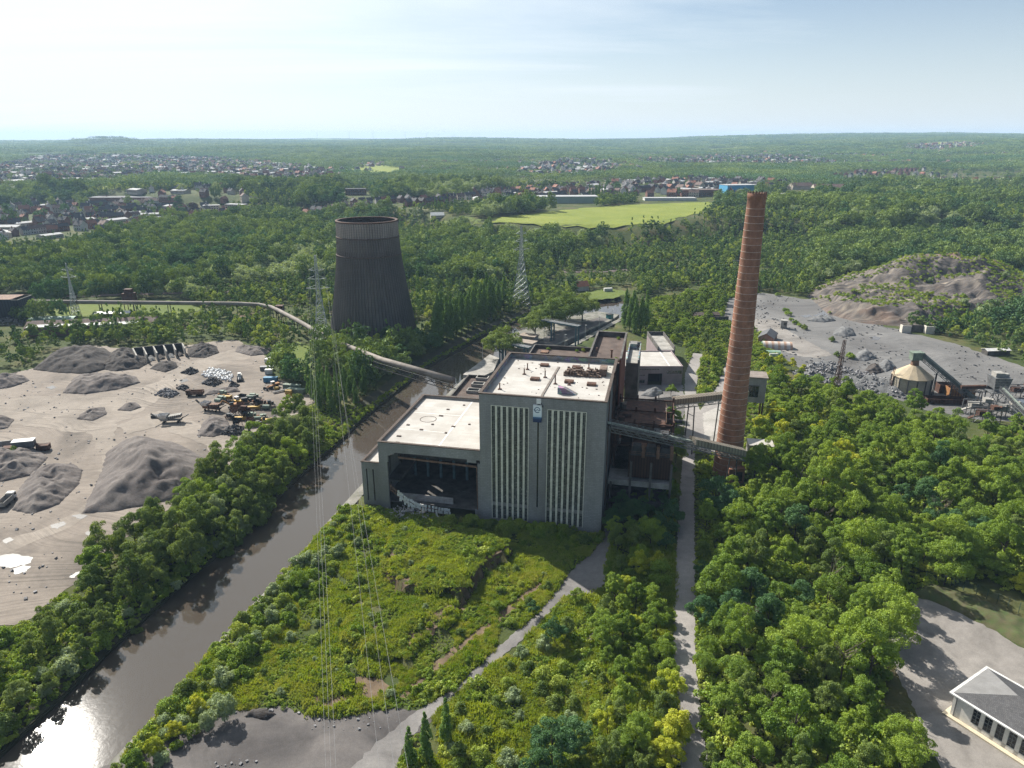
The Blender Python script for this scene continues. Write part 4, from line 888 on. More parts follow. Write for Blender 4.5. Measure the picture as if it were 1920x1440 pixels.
scrub('weeds',FIELD,.85,(.35,.95),61,'low leafy weeds and brambles on the ground between the river and the road',mask=lambda x,y:(fbm(x,y,13,62,3)>-.22)|inpoly(x,y,MOUND)|(x>6))
scrub('tall_weeds',FIELD,2.1,(.8,1.9),67,'taller bramble clumps scattered over the weedy ground',mask=lambda x,y:(fbm(x,y,11,69,3)>.34)|(dline(x,y,RIV_R)<8))
_lx=[];_ly=[]
for a,b in zip(RIV_L,RIV_L[1:]):
    n_=int(math.hypot(b[0]-a[0],b[1]-a[1])/.7)
    for k in range(n_): _lx.append(a[0]+(b[0]-a[0])*k/n_); _ly.append(a[1]+(b[1]-a[1])*k/n_)
_g=np.random.default_rng(70); _n=len(_lx); _x=np.array(_lx)-_g.uniform(.2,2.6,_n); _y=np.array(_ly)+_g.uniform(-.5,.5,_n); _q=_g.uniform(.5,1.5,_n)
gnscatter('bank_weeds',np.column_stack([_x,_y,GS(_x,_y)-.25]),np.column_stack([_q,_q,_q]),np.column_stack([np.zeros(_n),np.zeros(_n),_g.uniform(0,6.28,_n)]),_g.integers(0,7,_n),PC_WEED,'ragged weeds overhanging the left edge of the river','undergrowth')
scrub('undergrowth',WOOD_R+[],2.3,(1.4,2.9),63,'leafy undergrowth beneath the trees right of the road')
scrub('bank_growth',px((-80,1440),(0,1392),(130,1305),(200,1235),(335,1110),(440,1016),(555,902),(645,823),(700,775),(690,760),(590,760),(440,870),(300,975),(200,1045),(60,1170),(-60,1200)),1.7,(.8,1.9),64,'brambles covering the left river bank')
scrub('verge_growth',px((1305,1460),(1303,1100),(1303,880),(1345,920),(1330,1100),(1330,1300),(1350,1460)),1.2,(.5,1.2),65,'weeds on the verge along the right side of the road')
scrub('thicket',px((1165,600),(1215,565),(1300,545),(1420,540),(1470,700),(1440,900),(1310,900),(1290,700),(1285,640),(1225,650)),2.2,(1.0,2.2),66,'low scrub around the upper road and chimney foot',mask=lambda x,y:~(inpoly(x,y,YARD2)))
# ------------------------------------------------------------------ haze
def hazebox():
    t=NT('haze'); v=t.n('ShaderNodeVolumePrincipled'); v.inputs['Color'].default_value=(.52,.74,1,1); v.inputs['Density'].default_value=HAZE_D; v.inputs['Anisotropy'].default_value=.1
    t.l(v.outputs[0],t.out.inputs['Volume'])
    mb=MB(); mb.box(-16000,16000,-400,17500,-10,225); tag(mb.build('haze',t.mat),'thin blue summer haze over the whole valley',None,None,'stuff')
HAZE_D=.00006
hazebox()
# ------------------------------------------------------------------ power station, local frame: u along the front, w into the depth
RZ=-R(12); C12,S12=math.cos(R(12)),math.sin(R(12))
def Lw(u,w,z=0): return Vector((CX+u*C12+w*S12,CY-u*S12+w*C12,z))
def Lp(uu,vv,z):
    p=P(uu,vv,z); dx,dy=p.x-CX,p.y-CY
    return Vector((dx*C12-dy*S12,dx*S12+dy*C12,z))
def graffiti():
    t=NT('graffiti_wall'); co=t.coord(); sep=t.n('ShaderNodeSeparateXYZ',ins={0:co}); h=t.math('ADD',sep.outputs[0],sep.outputs[1])
    c=t.n('ShaderNodeCombineXYZ',ins={0:h,1:sep.outputs[2],2:0.0}).outputs[0]
    base=t.ramp(t.noise(c,.5,6,.7),[(.3,(.10,.095,.09)),(.7,(.27,.26,.25))])
    hue=t.n('ShaderNodeTexVoronoi',ins={'Vector':t.mapv(c,(.45,.6,1)),'Scale':1.0}); col=t.mix(.5,hue.outputs['Color'],(.10,.28,.40)); col=t.mix(1.0,col,(.85,.9,1.0),'MULTIPLY')
    w=t.n('ShaderNodeTexWave',wave_type='RINGS',ins={'Vector':t.mapv(c,(1,.8,1)),'Scale':.75,'Distortion':9,'Detail':2,'Detail Scale':.9}).outputs[1]
    s=t.ramp(w,[(.40,0.0),(.52,1.0),(.85,1.0),(.93,0.0)]); m=t.ramp(t.noise(c,.22,2),[(.42,0.0),(.52,.9)])
    col=t.mix(t.math('MULTIPLY',s,m),base,col); t.principled(col,.85,None,0,.2); return t.mat
M['graffiti']=graffiti()
def ribbed(name,a,b,c,n=.8):
    t=NT(name); co=t.coord(); sep=t.n('ShaderNodeSeparateXYZ',ins={0:co}); h=t.math('ADD',sep.outputs[0],sep.outputs[1])
    w=t.math('FRACT',t.math('MULTIPLY',h,n)); col=t.ramp(t.noise(t.mapv(co,(1,1,.12)),.5,7,.7),[(.3,a),(.55,b),(.75,c)])
    col=t.mix(1.0,col,t.ramp(w,[(0,.35),(.12,.4),(.2,1.0),(.9,1.0),(1,.5)]),'MULTIPLY'); t.principled(col,.85,None,0,.2); return t.mat
M['red_ribbed']=ribbed('rusty_ribbed_cladding',(.10,.035,.025),(.19,.065,.045),(.13,.09,.075),.7)
M['side_wall']=ribbed('stained_grey_cladding',(.10,.10,.095),(.19,.19,.185),(.13,.14,.145),.28)
M['tube_wall']=ribbed('shaded_rusted_tube_wall',(.025,.013,.010),(.055,.026,.018),(.09,.05,.035),1.1)  # rust tones darkened to carry the shade of boiler house and conveyors
WIN_BAR=simple('window_bars',(.27,.275,.25),(.17,.17,.155),.5,.7)
def glassmat():
    t=NT('grimy_glazing'); co=t.coord(); sep=t.n('ShaderNodeSeparateXYZ',ins={0:co})
    cell=t.n('ShaderNodeTexWhiteNoise',noise_dimensions='2D',ins={'Vector':t.n('ShaderNodeCombineXYZ',ins={0:t.math('FLOOR',t.math('MULTIPLY',sep.outputs[0],1.87)),1:t.math('FLOOR',t.math('MULTIPLY',sep.outputs[2],1.82)),2:0.0}).outputs[0]}).outputs[0]
    col=t.ramp(cell,[(.0,(.012,.013,.015)),(.5,(.025,.033,.038)),(.8,(.05,.06,.065)),(.95,(.15,.15,.14))]); n=t.ramp(t.noise(t.mapv(co,(.4,1,.12)),.35,4),[(.4,.6),(.65,1.3)])
    t.principled(t.mix(1.0,col,n,'MULTIPLY'),.28,None,0,.5); return t.mat
M['glazing']=glassmat()
BH=thing('boiler_house','tall grey block walled power station block with cream window piers and a flat white roof','building',(CX,CY,0),RZ)
BW,BD,BZ=39.6,45.3,45.0
F1,F2,FZ0,FZ1=3.9,21.75,1.5,41.3; NP=7; PT=1.78; GW=1.08; FW=NP*PT-.70+.15
mb=MB()  # outer walls with the two tall window bays and the central slot left open
zs=[(0,F1),(F1+FW,18.55),(19.05,F2),(F2+FW,BW)]
for a,b in zs: mb.box(a,b,0,.5,FZ0,FZ1)
mb.box(0,BW,0,.5,0,FZ0); mb.box(0,BW,0,.5,FZ1,BZ-.2)
mb.box(18.55,19.05,0,.5,FZ0,7); mb.box(18.55,19.05,0,.5,37,FZ1)
mb.box(0,.5,.5,BD,0,BZ-.2); mb.box(.5,BW,BD-.5,BD,0,BZ-.2)
mb.build('wall',M['concrete'],BH)
mb=MB(); mb.box(BW-.5,BW,.5,BD-.5,0,BZ-.2); mb.build('side_wall',M['side_wall'],BH,label='stained right hand wall with vertical panel joints')
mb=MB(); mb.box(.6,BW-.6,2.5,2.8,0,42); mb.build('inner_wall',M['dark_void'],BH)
mb=MB(); mb.box(18.55,19.05,.25,.4,7,37); [mb.box(18.55,19.05,.15,.3,z,z+.12) for z in np.arange(8,37,1.5)]; mb.build('slot_window',M['glass_dark'],BH)
for f0 in (F1,F2):
    for k in range(NP):
        u0=f0+.1+k*PT
        for z0,z1 in ((7.5,FZ1-.3),(FZ0+.2,6.3)):
            m=MB(); m.box(u0,u0+GW,.30,.36,z0,z1,0)
            for q in (0,.5,1): m.box(u0+GW*q-.035,u0+GW*q+.035,.22,.30,z0,z1,1)
            for z in np.arange(z0,z1+.01,.55): m.box(u0,u0+GW,.225,.30,z-.03,z+.03,1)
            m.build('window',[M['glazing'],WIN_BAR],BH)
        if k<NP-1:
            m=MB(); m.box(u0+GW+.02,u0+PT-.02,-.10,.34,FZ0+.1,FZ1-.25); m.build('pier',M['cream'],BH)
    m=MB(); m.box(f0+.05,f0+FW-.05,.05,.40,6.35,7.45); m.build('spandrel',M['concrete'],BH)
    m=MB(); m.box(f0-.12,f0+.09,-.08,.3,FZ0,FZ1); m.box(f0+FW-.16,f0+FW+.08,-.08,.3,FZ0,FZ1); m.box(f0-.12,f0+FW+.08,-.085,.3,FZ1-.22,FZ1+.02); m.build('window_surround',M['cream'],BH)
m=MB(); m.box(.5,BW-.5,.5,BD-.5,42.6,43.0); m.build('roof',M['roof_white'],BH)
m=MB(); m.box(.5,BW-.5,BD-.62,BD-.505,43,44.85); m.box(.505,.62,.5,BD-.62,43,44.85); m.box(BW-.62,BW-.505,.5,BD-.62,43,44.85); m.build('parapet',M['graffiti'],BH,label='inner parapet faces covered in graffiti')
m=MB(); m.box(-.25,BW+.25,-.25,.75,BZ-.2,BZ+.12); m.box(-.25,BW+.25,BD-.75,BD+.25,BZ-.2,BZ+.12); m.box(-.25,.75,.75,BD-.75,BZ-.2,BZ+.12); m.box(BW-.75,BW+.25,.75,BD-.75,BZ-.2,BZ+.12); m.build('parapet_cap',M['parapet_cap'],BH)
# things fixed on the roof
a=Lp(1022,735,43); b=Lp(1053,688,43); m=MB(); m.bar((18.6,1.0,43.1),(19.6,BD-8,43.1),.75,.22); m.build('roof_joint',simple('joint_strip',(.20,.17,.145),(.12,.1,.09),.6),BH)
VENT=simple('vent_pipe_rust',(.17,.09,.065),(.08,.05,.04),1.2)
for uu,vv,h in ((937,730,2.0),(983,702,2.0),(989,693,2.2),(1022,708,2.4),(1041,720,3.2),(1104,691,1.8),(1067,722,.9)):
    p=Lp(uu,vv,43); m=MB(); m.cyl((p.x,p.y,43),(p.x,p.y,43+h),.22,.2,8); m.box(p.x-.55,p.x+.55,p.y-.5,p.y+.5,43,43.25); m.cyl((p.x,p.y,43+h),(p.x,p.y,43.12+h),.3,.3,8); m.build('vent_pipe',VENT,BH)
for uu,vv in ((1021,686),(1003,712),(1067,717),(1109,722),(1081,690)):
    p=Lp(uu,vv,43); m=MB(); m.box(p.x-1.5,p.x+1.5,p.y-1.1,p.y+1.1,43,43.75,0); m.box(p.x-1.3,p.x+1.3,p.y-.9,p.y+.9,43.75,43.8,1); m.build('roof_hatch',[M['rust_light'],M['rust']],BH)
p=Lp(1060,738,43); m=MB(); m.add([(p.x-2.4,p.y-.9,43),(p.x+3.9,p.y-.9,43),(p.x+3.9,p.y+1.0,43),(p.x-2.4,p.y+1.0,43),(p.x-2.4,p.y-.9,45.1),(p.x-.3,p.y-.9,45.1),(p.x-.3,p.y+1.0,45.1),(p.x-2.4,p.y+1.0,45.1)],[(0,1,5,4),(1,2,6,5),(2,3,7,6),(3,0,4,7),(4,5,6,7)]); m.build('roof_stair_head',M['graffiti'],BH,label='wedge shaped stair head painted with pink and white graffiti')
random.seed(21); m=MB(); p=Lp(1092,702,43)
for i in range(70):
    x=random.uniform(-6.2,6.2); y=random.uniform(-2.6,2.4); h=random.uniform(.3,2.0); s=random.uniform(.3,1.1); m.box(p.x+x,p.x+x+s*1.3,p.y+y,p.y+y+s,43,43+h)
for x in np.arange(-6,6,1.1): m.bar((p.x+x,p.y-2.8,43),(p.x+x,p.y-2.8,44.5),.3,.3)
m.box(p.x+5.8,p.x+8.2,p.y-1,p.y+4.4,43,45.6); m.box(p.x-6.2,p.x+6.6,p.y-2.7,p.y+2.5,43,43.5); m.build('plinth_ruin',simple('broken_brick',(.21,.15,.115),(.10,.07,.055),1.0),BH,label='crumbling brown brick plinth with rusted stubs on the roof')
m=MB(); random.seed(5)
for i in range(60):
    x=random.uniform(2,BW-2); y=random.uniform(3,BD-3); s=random.uniform(.1,.4); m.box(x,x+s*1.6,y,y+s,43,43.05+s*.35)
m.build('roof_debris',M['roof_brown'],BH)
# sign on the front: white above, blue below, round emblem with a wave through it
def signmat():
    t=NT('sign_face'); z=t.n('ShaderNodeSeparateXYZ',ins={0:t.coord()}).outputs[2]
    col=t.ramp(t.math('DIVIDE',t.math('SUBTRACT',z,37.0),5.6),[(0,(.010,.022,.075)),(.17,(.014,.035,.11)),(.30,(.05,.14,.27)),(.33,(.50,.60,.66)),(.5,(.68,.73,.75)),(1,(.72,.74,.74))])
    t.principled(col,.5,None,0,.4); return t.mat
sg=MB().box(17.3,19.95,-.75,-.02,37.0,42.6).build('sign',signmat(),BH)
m=MB(); cx,cz,r=18.62,41.1,.95
def arc(a0,a1,ra,rb,n=26):
    for i in range(n):
        t0=R(a0+(a1-a0)*i/n);t1=R(a0+(a1-a0)*(i+1)/n)
        m.hexa([(cx+ra*math.cos(t0),-.80,cz+ra*math.sin(t0)),(cx+rb*math.cos(t0),-.80,cz+rb*math.sin(t0)),(cx+rb*math.cos(t1),-.80,cz+rb*math.sin(t1)),(cx+ra*math.cos(t1),-.80,cz+ra*math.sin(t1)),
                (cx+ra*math.cos(t0),-.755,cz+ra*math.sin(t0)),(cx+rb*math.cos(t0),-.755,cz+rb*math.sin(t0)),(cx+rb*math.cos(t1),-.755,cz+rb*math.sin(t1)),(cx+ra*math.cos(t1),-.755,cz+ra*math.sin(t1))])
arc(0,318,r*.76,r)
for (x0,z0),(x1,z1) in zip([(-1.12,.05),(-.7,-.12),(-.25,-.12),(.05,.18),(.32,-.1),(.95,-.02)],[(-.7,-.12),(-.25,-.12),(.05,.18),(.32,-.1),(.95,-.02)]): m.bar((cx+x0,-.80,cz+z0),(cx+x1,-.80,cz+z1),.05,.17,up=(0,1,0)) if False else m.hexa([(cx+x0,-.81,cz+z0-.09),(cx+x1,-.81,cz+z1-.09),(cx+x1,-.755,cz+z1-.09),(cx+x0,-.755,cz+z0-.09),(cx+x0,-.81,cz+z0+.09),(cx+x1,-.81,cz+z1+.09),(cx+x1,-.755,cz+z1+.09),(cx+x0,-.755,cz+z0+.09)])
m.build('emblem',simple('emblem_blue',(.07,.13,.21),(.06,.11,.18),1,.6),sg)
m=MB(); m.box(18.3,19.7,-.7,-.05,43.1,44.6,0); m.box(18.6,19.4,-.5,-.02,42.65,43.1,1); m.bar((19.7,-.4,43.4),(20.3,-.9,42.6),.12,.12,1); m.box(20.1,20.5,-1.2,-.7,42.2,42.7,1); m.build('sign_lamp',[M['white_paint'],M['steel_dark']],BH)
m=MB(); m.cyl((BW+.3,26,0),(BW+.3,26,46),.22,.22,8); m.cyl((BW+.3,8,6),(BW+.3,8,45.8),.15,.15,6)
for q in (30.5,34.0,41.0): m.box(BW,BW+.35,q,q+.6,2,44)
m.build('side_pipe',M['rust'],BH)
# ------------------------------------------------------------------ turbine hall
TH_=thing('turbine_hall','lower grey turbine hall with white flat roof and a wide open ruined front','building',(CX,CY,0),RZ)
HU0,HU1,HW0,HW1,HZ=-35.2,-.05,.9,47.5,25.0
m=MB(); m.box(HU0,HU1,HW0,HW0+.6,21.4,HZ-.2); m.box(HU0,-32.2,HW0,HW0+.6,0,21.4); m.box(-32.2,-31,HW0,HW0+.6,20.2,21.4); m.box(-31,-29.6,HW0,HW0+.6,20.8,21.4)
m.box(-32.2,-31.9,HW0,HW0+.6,17.8,20.2); m.box(-4.6,-1.6,HW0-.02,HW0+.5,20.4,21.4)
m.box(-2.2,HU1,HW0+.1,HW0+.6,0,3.2); m.box(-1.1,HU1,HW0,HW0+.6,3.2,20.2)
# left wall in piers with broken openings, back wall with openings
for k in range(9): m.box(HU0,HU0+.6,HW0+.6+k*5.1,HW0+.6+k*5.1+3.4,16,22)
m.box(HU0,HU0+.6,HW0+.6,HW1,0,16); m.box(HU0,HU0+.6,HW0+.6,HW1,22,HZ-.2)
for k in range(7): m.box(HU0+.6+k*5,HU0+.6+k*5+3.6,HW1-.6,HW1,13,21)
m.box(HU0+.6,HU1,HW1-.6,HW1,0,13); m.box(HU0+.6,HU1,HW1-.6,HW1,21,HZ-.2)
m.build('wall',M['concrete'],TH_)
m=MB(); m.box(HU0+.6,HU1-.02,HW0+.6,HW1-.6,23.2,23.9)
m.build('roof',M['roof_white'],TH_)
m=MB(); m.box(HU0-.2,HU1,HW0-.2,HW0+.8,HZ-.2,HZ+.05); m.box(HU0-.2,HU0+.8,HW0+.8,HW1-.8,HZ-.2,HZ+.05); m.box(HU0-.2,HU1,HW1-.8,HW1+.2,HZ-.2,HZ+.05); m.build('parapet_cap',M['parapet_cap'],TH_)
pale=simple('pale_roof_seam',(.74,.72,.68),(.62,.6,.56),.5)
m=MB(); m.box(-15.2,-14.7,HW0+.8,HW1-.8,23.9,23.93); m.box(HU0+1,-15.2,15,15.3,23.9,23.925); m.box(HU0+1,-15.2,31,31.3,23.9,23.925); m.build('roof_seam',pale,TH_)
m=MB(); p=Lp(803,786,23.9)
for i in range(40):
    t0,t1=2*math.pi*i/40,2*math.pi*(i+1)/40; m.bar((p.x+2.9*math.cos(t0),p.y+2.9*math.sin(t0),23.93),(p.x+2.9*math.cos(t1),p.y+2.9*math.sin(t1),23.93),.22,.05)
m.build('painted_ring',M['roof_brown'],TH_)
m=MB(); random.seed(9)
for uu,vv in ((779,767),(765,797),(811,796),(827,780),(880,796),(790,806),(748,818),(836,812),(850,800),(745,830),(870,760),(840,768)):
    p=Lp(uu,vv,23.9); s=random.uniform(.35,.8); m.box(p.x-s,p.x+s,p.y-.4,p.y+.4,23.9,24.15)
m.build('roof_debris',M['roof_brown'],TH_)
m=MB(); m.box(HU0+.6,HU1-.05,HW0+.7,HW1-.65,2.6,3.0)
for k in range(5): m.box(-12+k*2,-10.9+k*2,13,16,3.0,3.06)
m.build('floor',M['concrete_dark'],TH_)
m=MB(); m.box(HU0+.65,HU1-.05,HW0+.7,HW1-.65,22.9,23.15)
for k in range(8): m.box(HU0+.65,HU1-.05,4+k*5.3,4.5+k*5.3,21.9,22.9)
m.build('ceiling',M['concrete_dark'],TH_)
m=MB(); m.box(HU0+.65,HU0+5.5,HW0+4,22,8.6,9.2); m.box(HU0+.65,HU1-.05,22,HW1-.7,9.8,10.6); m.bar((HU0+5.6,HW0+4,9.5),(HU0+5.6,22,9.5),.3,.6); m.bar((HU0+5.6,21.8,10.9),(HU1-.2,21.8,10.9),.5,.9); m.build('gallery',M['concrete_dark'],TH_)
for k in range(7):
    m=MB(); u=HU0+4.5+k*4.9; m.box(u,u+.9,21.5,22.3,3,10.2); m.build('column',M['teal_steel'],TH_)
for k in range(4):
    m=MB(); w=7+k*10; m.box(HU0+.62,HU0+1.3,w,w+.8,3,22); m.build('wall_pier',M['concrete_dark'],TH_)
m=MB(); m.bar((-1.4,HW0+.4,3),(-1.5,HW0+.4,19),.25,.25); m.bar((-1.9,HW0+1.2,18.5),(HU0+6,HW0+2.2,18.8),.35,.7); m.build('crane_rail',M['rust_light'],TH_)
m=MB(); m.box(-29,-10.5,3.4,3.8,3.0,4.7); m.box(-29,-10.6,3.7,4.0,4.7,5.2); m.build('low_wall',simple('dirty_plaster',(.42,.39,.36),(.28,.25,.23),.7),TH_)
random.seed(31); gir=MB(); pan=MB()
path=[(-31.6,.4,9.5),(-29,.0,7.6),(-26,-.4,5.4),(-23,-.8,4.0),(-19,-1.0,3.3),(-14,-1.0,2.9),(-10.5,-.8,2.7)]
gir.tube(path,.16,6); gir.tube([(a,b,c-1.4) for a,b,c in path],.12,6)
for k in range(26):
    t=k/25*6*.999; i=int(t); q=t-i; A=Vector(path[i]).lerp(Vector(path[i+1]),q)
    if k<5: gir.bar(A+Vector((0,0,.9)),A+Vector((.3,0,-2.2)),.14,.14); continue
    for j in range(random.choice((2,2,3))):
        o=Vector((random.uniform(-.2,.2),-.15+random.uniform(-.2,.2),.5-j*1.15)); s=random.uniform(.3,.45); pan.box(A.x+o.x-s,A.x+o.x+s,A.y+o.y-.1,A.y+o.y+.1,A.z+o.z-.5,A.z+o.z+.5)
gir.build('fallen_girder',M['rust_light'],TH_); pan.build('hanging_panel',M['white_paint'],TH_)
# rubble in front of the open hall
m=MB(); random.seed(33)
for i in range(260):
    u=random.gauss(-24,5.0); w=random.uniform(-5.0,.6); z=max(0,2.6*(1+w/6)*math.exp(-((u+24)/9)**2))*random.uniform(.3,1.0); s=random.uniform(.12,.55)
    a=Vector((random.uniform(-1,1),random.uniform(-1,1),random.uniform(-.5,.5))).normalized(); p=Lw(u,w,z+.15); m.bar(p-a*s,p+a*s*.9,s*random.uniform(.6,1.2),s*random.uniform(.3,.8))
tag(m.build('rubble',simple('rubble_blocks',(.52,.49,.46),(.28,.26,.24),1.4)),'broken white blocks and panels heaped below the open hall front','rubble',None,'stuff')
# left annex
AN=thing('river_annex','narrow low annex with two dark slots between the turbine hall and the river','building',(CX,CY,0),RZ)
m=MB(); au0,au1,aw0,aw1,az=-42.5,-35.25,2.8,44,16.2
for a,b in ((au0,-41.0),(-40.5,-38.6),(-38.1,au1)): m.box(a,b,aw0,aw0+.5,1.5,13.5)
m.box(au0,au1,aw0,aw0+.5,13.5,az-.2); m.box(au0,au1,aw0,aw0+.5,0,1.5)
for k in range(8): m.box(au0,au0+.5,aw0+.5+k*5,aw0+.5+k*5+4.2,2,13)
m.box(au0,au0+.5,aw0+.5,aw1,0,2); m.box(au0,au0+.5,aw0+.5,aw1,13,az-.2); m.box(au0,au1,aw1-.5,aw1,0,az-.2); m.build('wall',M['concrete'],AN)
m=MB(); m.box(au0+.5,au1,aw0+.5,aw1-.5,14.6,15); m.build('roof',M['roof_white'],AN)
m=MB(); m.box(au0-.15,au1,aw0-.15,aw0+.65,az-.2,az+.05); m.box(au0-.15,au0+.65,aw0+.65,aw1,az-.2,az+.05); m.build('parapet_cap',M['parapet_cap'],AN)
# annex behind the hall
RA=thing('skylight_annex','brown roofed annex with three white skylights between the hall and the pipe bridge','building',(CX,CY,0),RZ)
m=MB(); m.box(-24.4,-.1,48.2,75.5,0,23.6); m.build('wall',M['concrete_dark'],RA)
m=MB(); m.box(-24.0,-.5,48.6,75.1,23.62,23.7); m.build('roof',M['roof_brown'],RA)
m=MB(); m.box(-24.5,-.1,48.1,48.6,23.6,24.9); m.box(-24.5,-.1,75.1,75.6,23.6,24.9); m.box(-24.5,-24.0,48.6,75.1,23.6,24.9); m.build('parapet',M['concrete_dark'],RA)
for uu,vv in ((905,710),(897,722),(888,734)):
    p=Lp(uu,vv,24); m=MB(); x,y=p.x,p.y
    for a,b,c,d in ((-2.6,2.6,-1.8,-1.4),(-2.6,2.6,1.4,1.8),(-2.6,-2.2,-1.4,1.4),(2.2,2.6,-1.4,1.4)): m.box(x+a,x+b,y+c,y+d,23.7,24.9,0)
    m.box(x-2.2,x+2.2,y-1.4,y+1.4,24.2,24.3,1); m.build('skylight',[M['concrete_plain'],M['glass_dark']],RA)
# rear blocks
RB=thing('rear_block','tall rear block with brown roof and rust red ribbed right wall','building',(CX,CY,0),RZ)
m=MB(); m.box(29,29.5,45.5,82,0,43.2); m.box(29.5,40.3,81.5,82,0,43.2); m.build('wall',M['concrete_dark'],RB)
m=MB(); m.box(40.3,40.9,45.4,82.2,0,44.8); m.build('ribbed_wall',M['red_ribbed'],RB,label='rust red ribbed metal wall')
m=MB(); m.box(29.5,40.3,45.6,81.5,42.6,43.2); m.build('roof',M['roof_brown'],RB)
m=MB(); m.box(28.9,29.6,45.5,81.4,43.2,45.2); m.box(28.9,41.1,81.4,82.3,43.21,45.2); m.box(40.3,41.1,45.4,81.4,44.8,45.2); m.build('parapet',M['concrete_dark'],RB)
m=MB(); p=Lp(1145,668,43.2); m.cyl((37,52,43),(37,52,46),.35,.35,8); m.cyl((37,52,46),(37,52,46.4),.6,.6,8); m.cyl((31,58,43),(31,58,45),.3,.3,8); m.build('roof_vent',M['rust_light'],RB)
RC=thing('low_rear_block','lower rear block with a weedy brown roof behind the white roofed boiler house','building',(CX,CY,0),RZ)
m=MB(); m.box(4.5,28.8,45.6,73,0,39); m.build('wall',M['concrete_dark'],RC)
m=MB(); m.box(5,28.4,46,72.6,39.02,39.1); m.build('roof',M['roof_brown'],RC)
m=MB(); m.box(4.4,28.85,72.6,73.1,39,40.6); m.box(4.4,4.9,45.7,72.6,39,40.6); m.build('parapet',M['concrete_dark'],RC)
m=MB(); m.box(8,11,66,69,39.1,39.5); m.box(10,14.5,60,64,39.1,39.2); m.build('roof_patch',M['rust_light'],RC)
RD=thing('graffiti_stair_tower','small flat roofed stair tower with graffiti behind the red ribbed wall','building',(CX,CY,0),RZ)
m=MB(); m.box(40.9,46.2,86,113,0,31); m.build('wall',M['concrete_dark'],RD)
m=MB(); m.box(41.3,45.8,86.4,112.6,31.02,31.1); m.build('roof',M['concrete_plain'],RD)
m=MB(); m.box(40.9,46.2,112.4,113,31,33); m.box(45.7,46.2,86,112.4,31,32.6); m.box(40.9,41.4,86,112.4,31,32.6); m.box(41.5,44.5,107,112,31.1,33.5); m.build('parapet',M['graffiti'],RD)
for i,(u,w,z) in enumerate(((10.5,71,39.1),(22,70.5,39.1),(24.5,71.5,39.1),(37.8,78,43.2),(39,48.5,43.2))):
    p=Lw(u,w); plant('shrub' if i%2 else 'bright_shrub','roof_bush',p.x,p.y,.42,('green bush growing on the brown low rear roof','green bush growing on the brown low rear roof','green bush growing on the brown low rear roof','small tree growing at the far end of the tall brown roof','weed bush growing at the near end of the tall brown roof')[i],'shrub','bushes on the rear roofs' if i<3 else None,z=z)
# ------------------------------------------------------------------ mauve workshop
M['mauve']=brickmat('mauve_render',(.30,.245,.25),(.26,.21,.215),(.24,.2,.2),2.4,1.6,.02,(.14,.11,.11),.5,.12)
WS=thing('workshop','mauve walled workshop with pale flat roof, graffiti and a big dark doorway','building',(53,344,0))
m=MB()
m.box(0,16.5,0,.5,0,8); m.box(23.8,34,0,.5,0,6.5); m.box(16.5,23.8,0,.5,6.2,8); m.box(0,34,0,.5,8,10.2); m.box(23.8,34,.02,.5,6.5,8)
m.box(33.5,34,.5,28,0,10.2); m.box(0,.5,.5,28,0,10.2); m.box(.5,33.5,27.5,28,0,10.2); m.build('wall',M['mauve'],WS)
m=MB(); m.box(.5,33.5,.5,27.5,9.4,9.7); m.build('roof',M['roof_white'],WS)
m=MB(); m.box(27.3,27.8,.6,27.4,9.7,9.75); m.build('roof_seam',pale,WS)
m=MB(); m.box(11,12.2,12,13.4,9.7,10.5); m.build('roof_box',M['concrete_plain'],WS)
m=MB(); m.box(16.5,23.8,6,6.3,0,6.2); m.build('doorway',M['dark_void'],WS)  # near-black sheet painted as the darkness inside the doorway
for z,u0,u1 in ((8.3,2.5,22),(5.2,0.5,3.5),(5.2,11,15),(1.2,4.5,15),(6.2,26,33.5),(1.5,.4,3)):
    h=.35 if z in(8.3,5.2) else 1.5; m=MB(); m.box(u0,u1,-.06,-.01,z,z+h,0)
    for u in np.arange(u0,u1,1.3): m.box(u,u+.12,-.1,-.06,z,z+h,1)
    m.build('window',[M['glass_dark'],WIN_BAR],WS)
m=MB(); m.box(1.5,10.5,-.05,-.012,2.8,7.6); m.build('graffiti',M['graffiti'],WS)
WT=thing('workshop_tower','small flat roofed annex with parapets at the back right corner of the mauve workshop','building',(79.5,372.4,0))
m=MB(); m.box(0,9.6,0,32,0,10.2); m.build('wall',M['mauve'],WT)
m=MB(); m.box(.4,9.2,.4,31.6,10.22,10.3); m.build('roof',M['concrete_plain'],WT)
m=MB(); m.box(0,.5,0,32,10.2,12.4); m.box(9.1,9.6,0,32,10.2,12.4); m.box(.5,9.1,31.5,32,10.2,12.4); m.build('parapet',M['concrete_dark'],WT)
# ------------------------------------------------------------------ rusted boiler frame right of the boiler house
SK=thing('boiler_steelwork','dark rusted open steel boiler frame standing right of the grey boiler house','steel structure',(CX,CY,0),RZ)
random.seed(41)
for u in (41.2,47.5,54,60.5):
    for w in (13.5,26,38,50):
        m=MB(); top=(12 if w<20 and u<45 else 20 if w<20 else 30); m.box(u-.35,u+.35,w-.35,w+.35,0,top); m.build('column',M['concrete_dark'] if w<20 else M['rust'],SK)
for z,u1,w0 in ((5.4,59,13.2),(12.0,61,14)):
    m=MB(); m.box(40.2,u1,w0,50.5,z-.6,z); m.box(40.2,u1,w0-.4,w0,z-1.0,z+.9); m.build('deck',M['concrete_plain'] if z>6 else M['concrete_dark'],SK)
m=MB(); m.box(40.6,60.8,24,48,0,12); m.build('core',M['dark_void'],SK)  # near-black block, its colour stands for the shade under the deck
m=MB(); m.box(46.5,60.5,17.5,44,12.4,21); m.build('furnace',M['tube_wall'],SK)
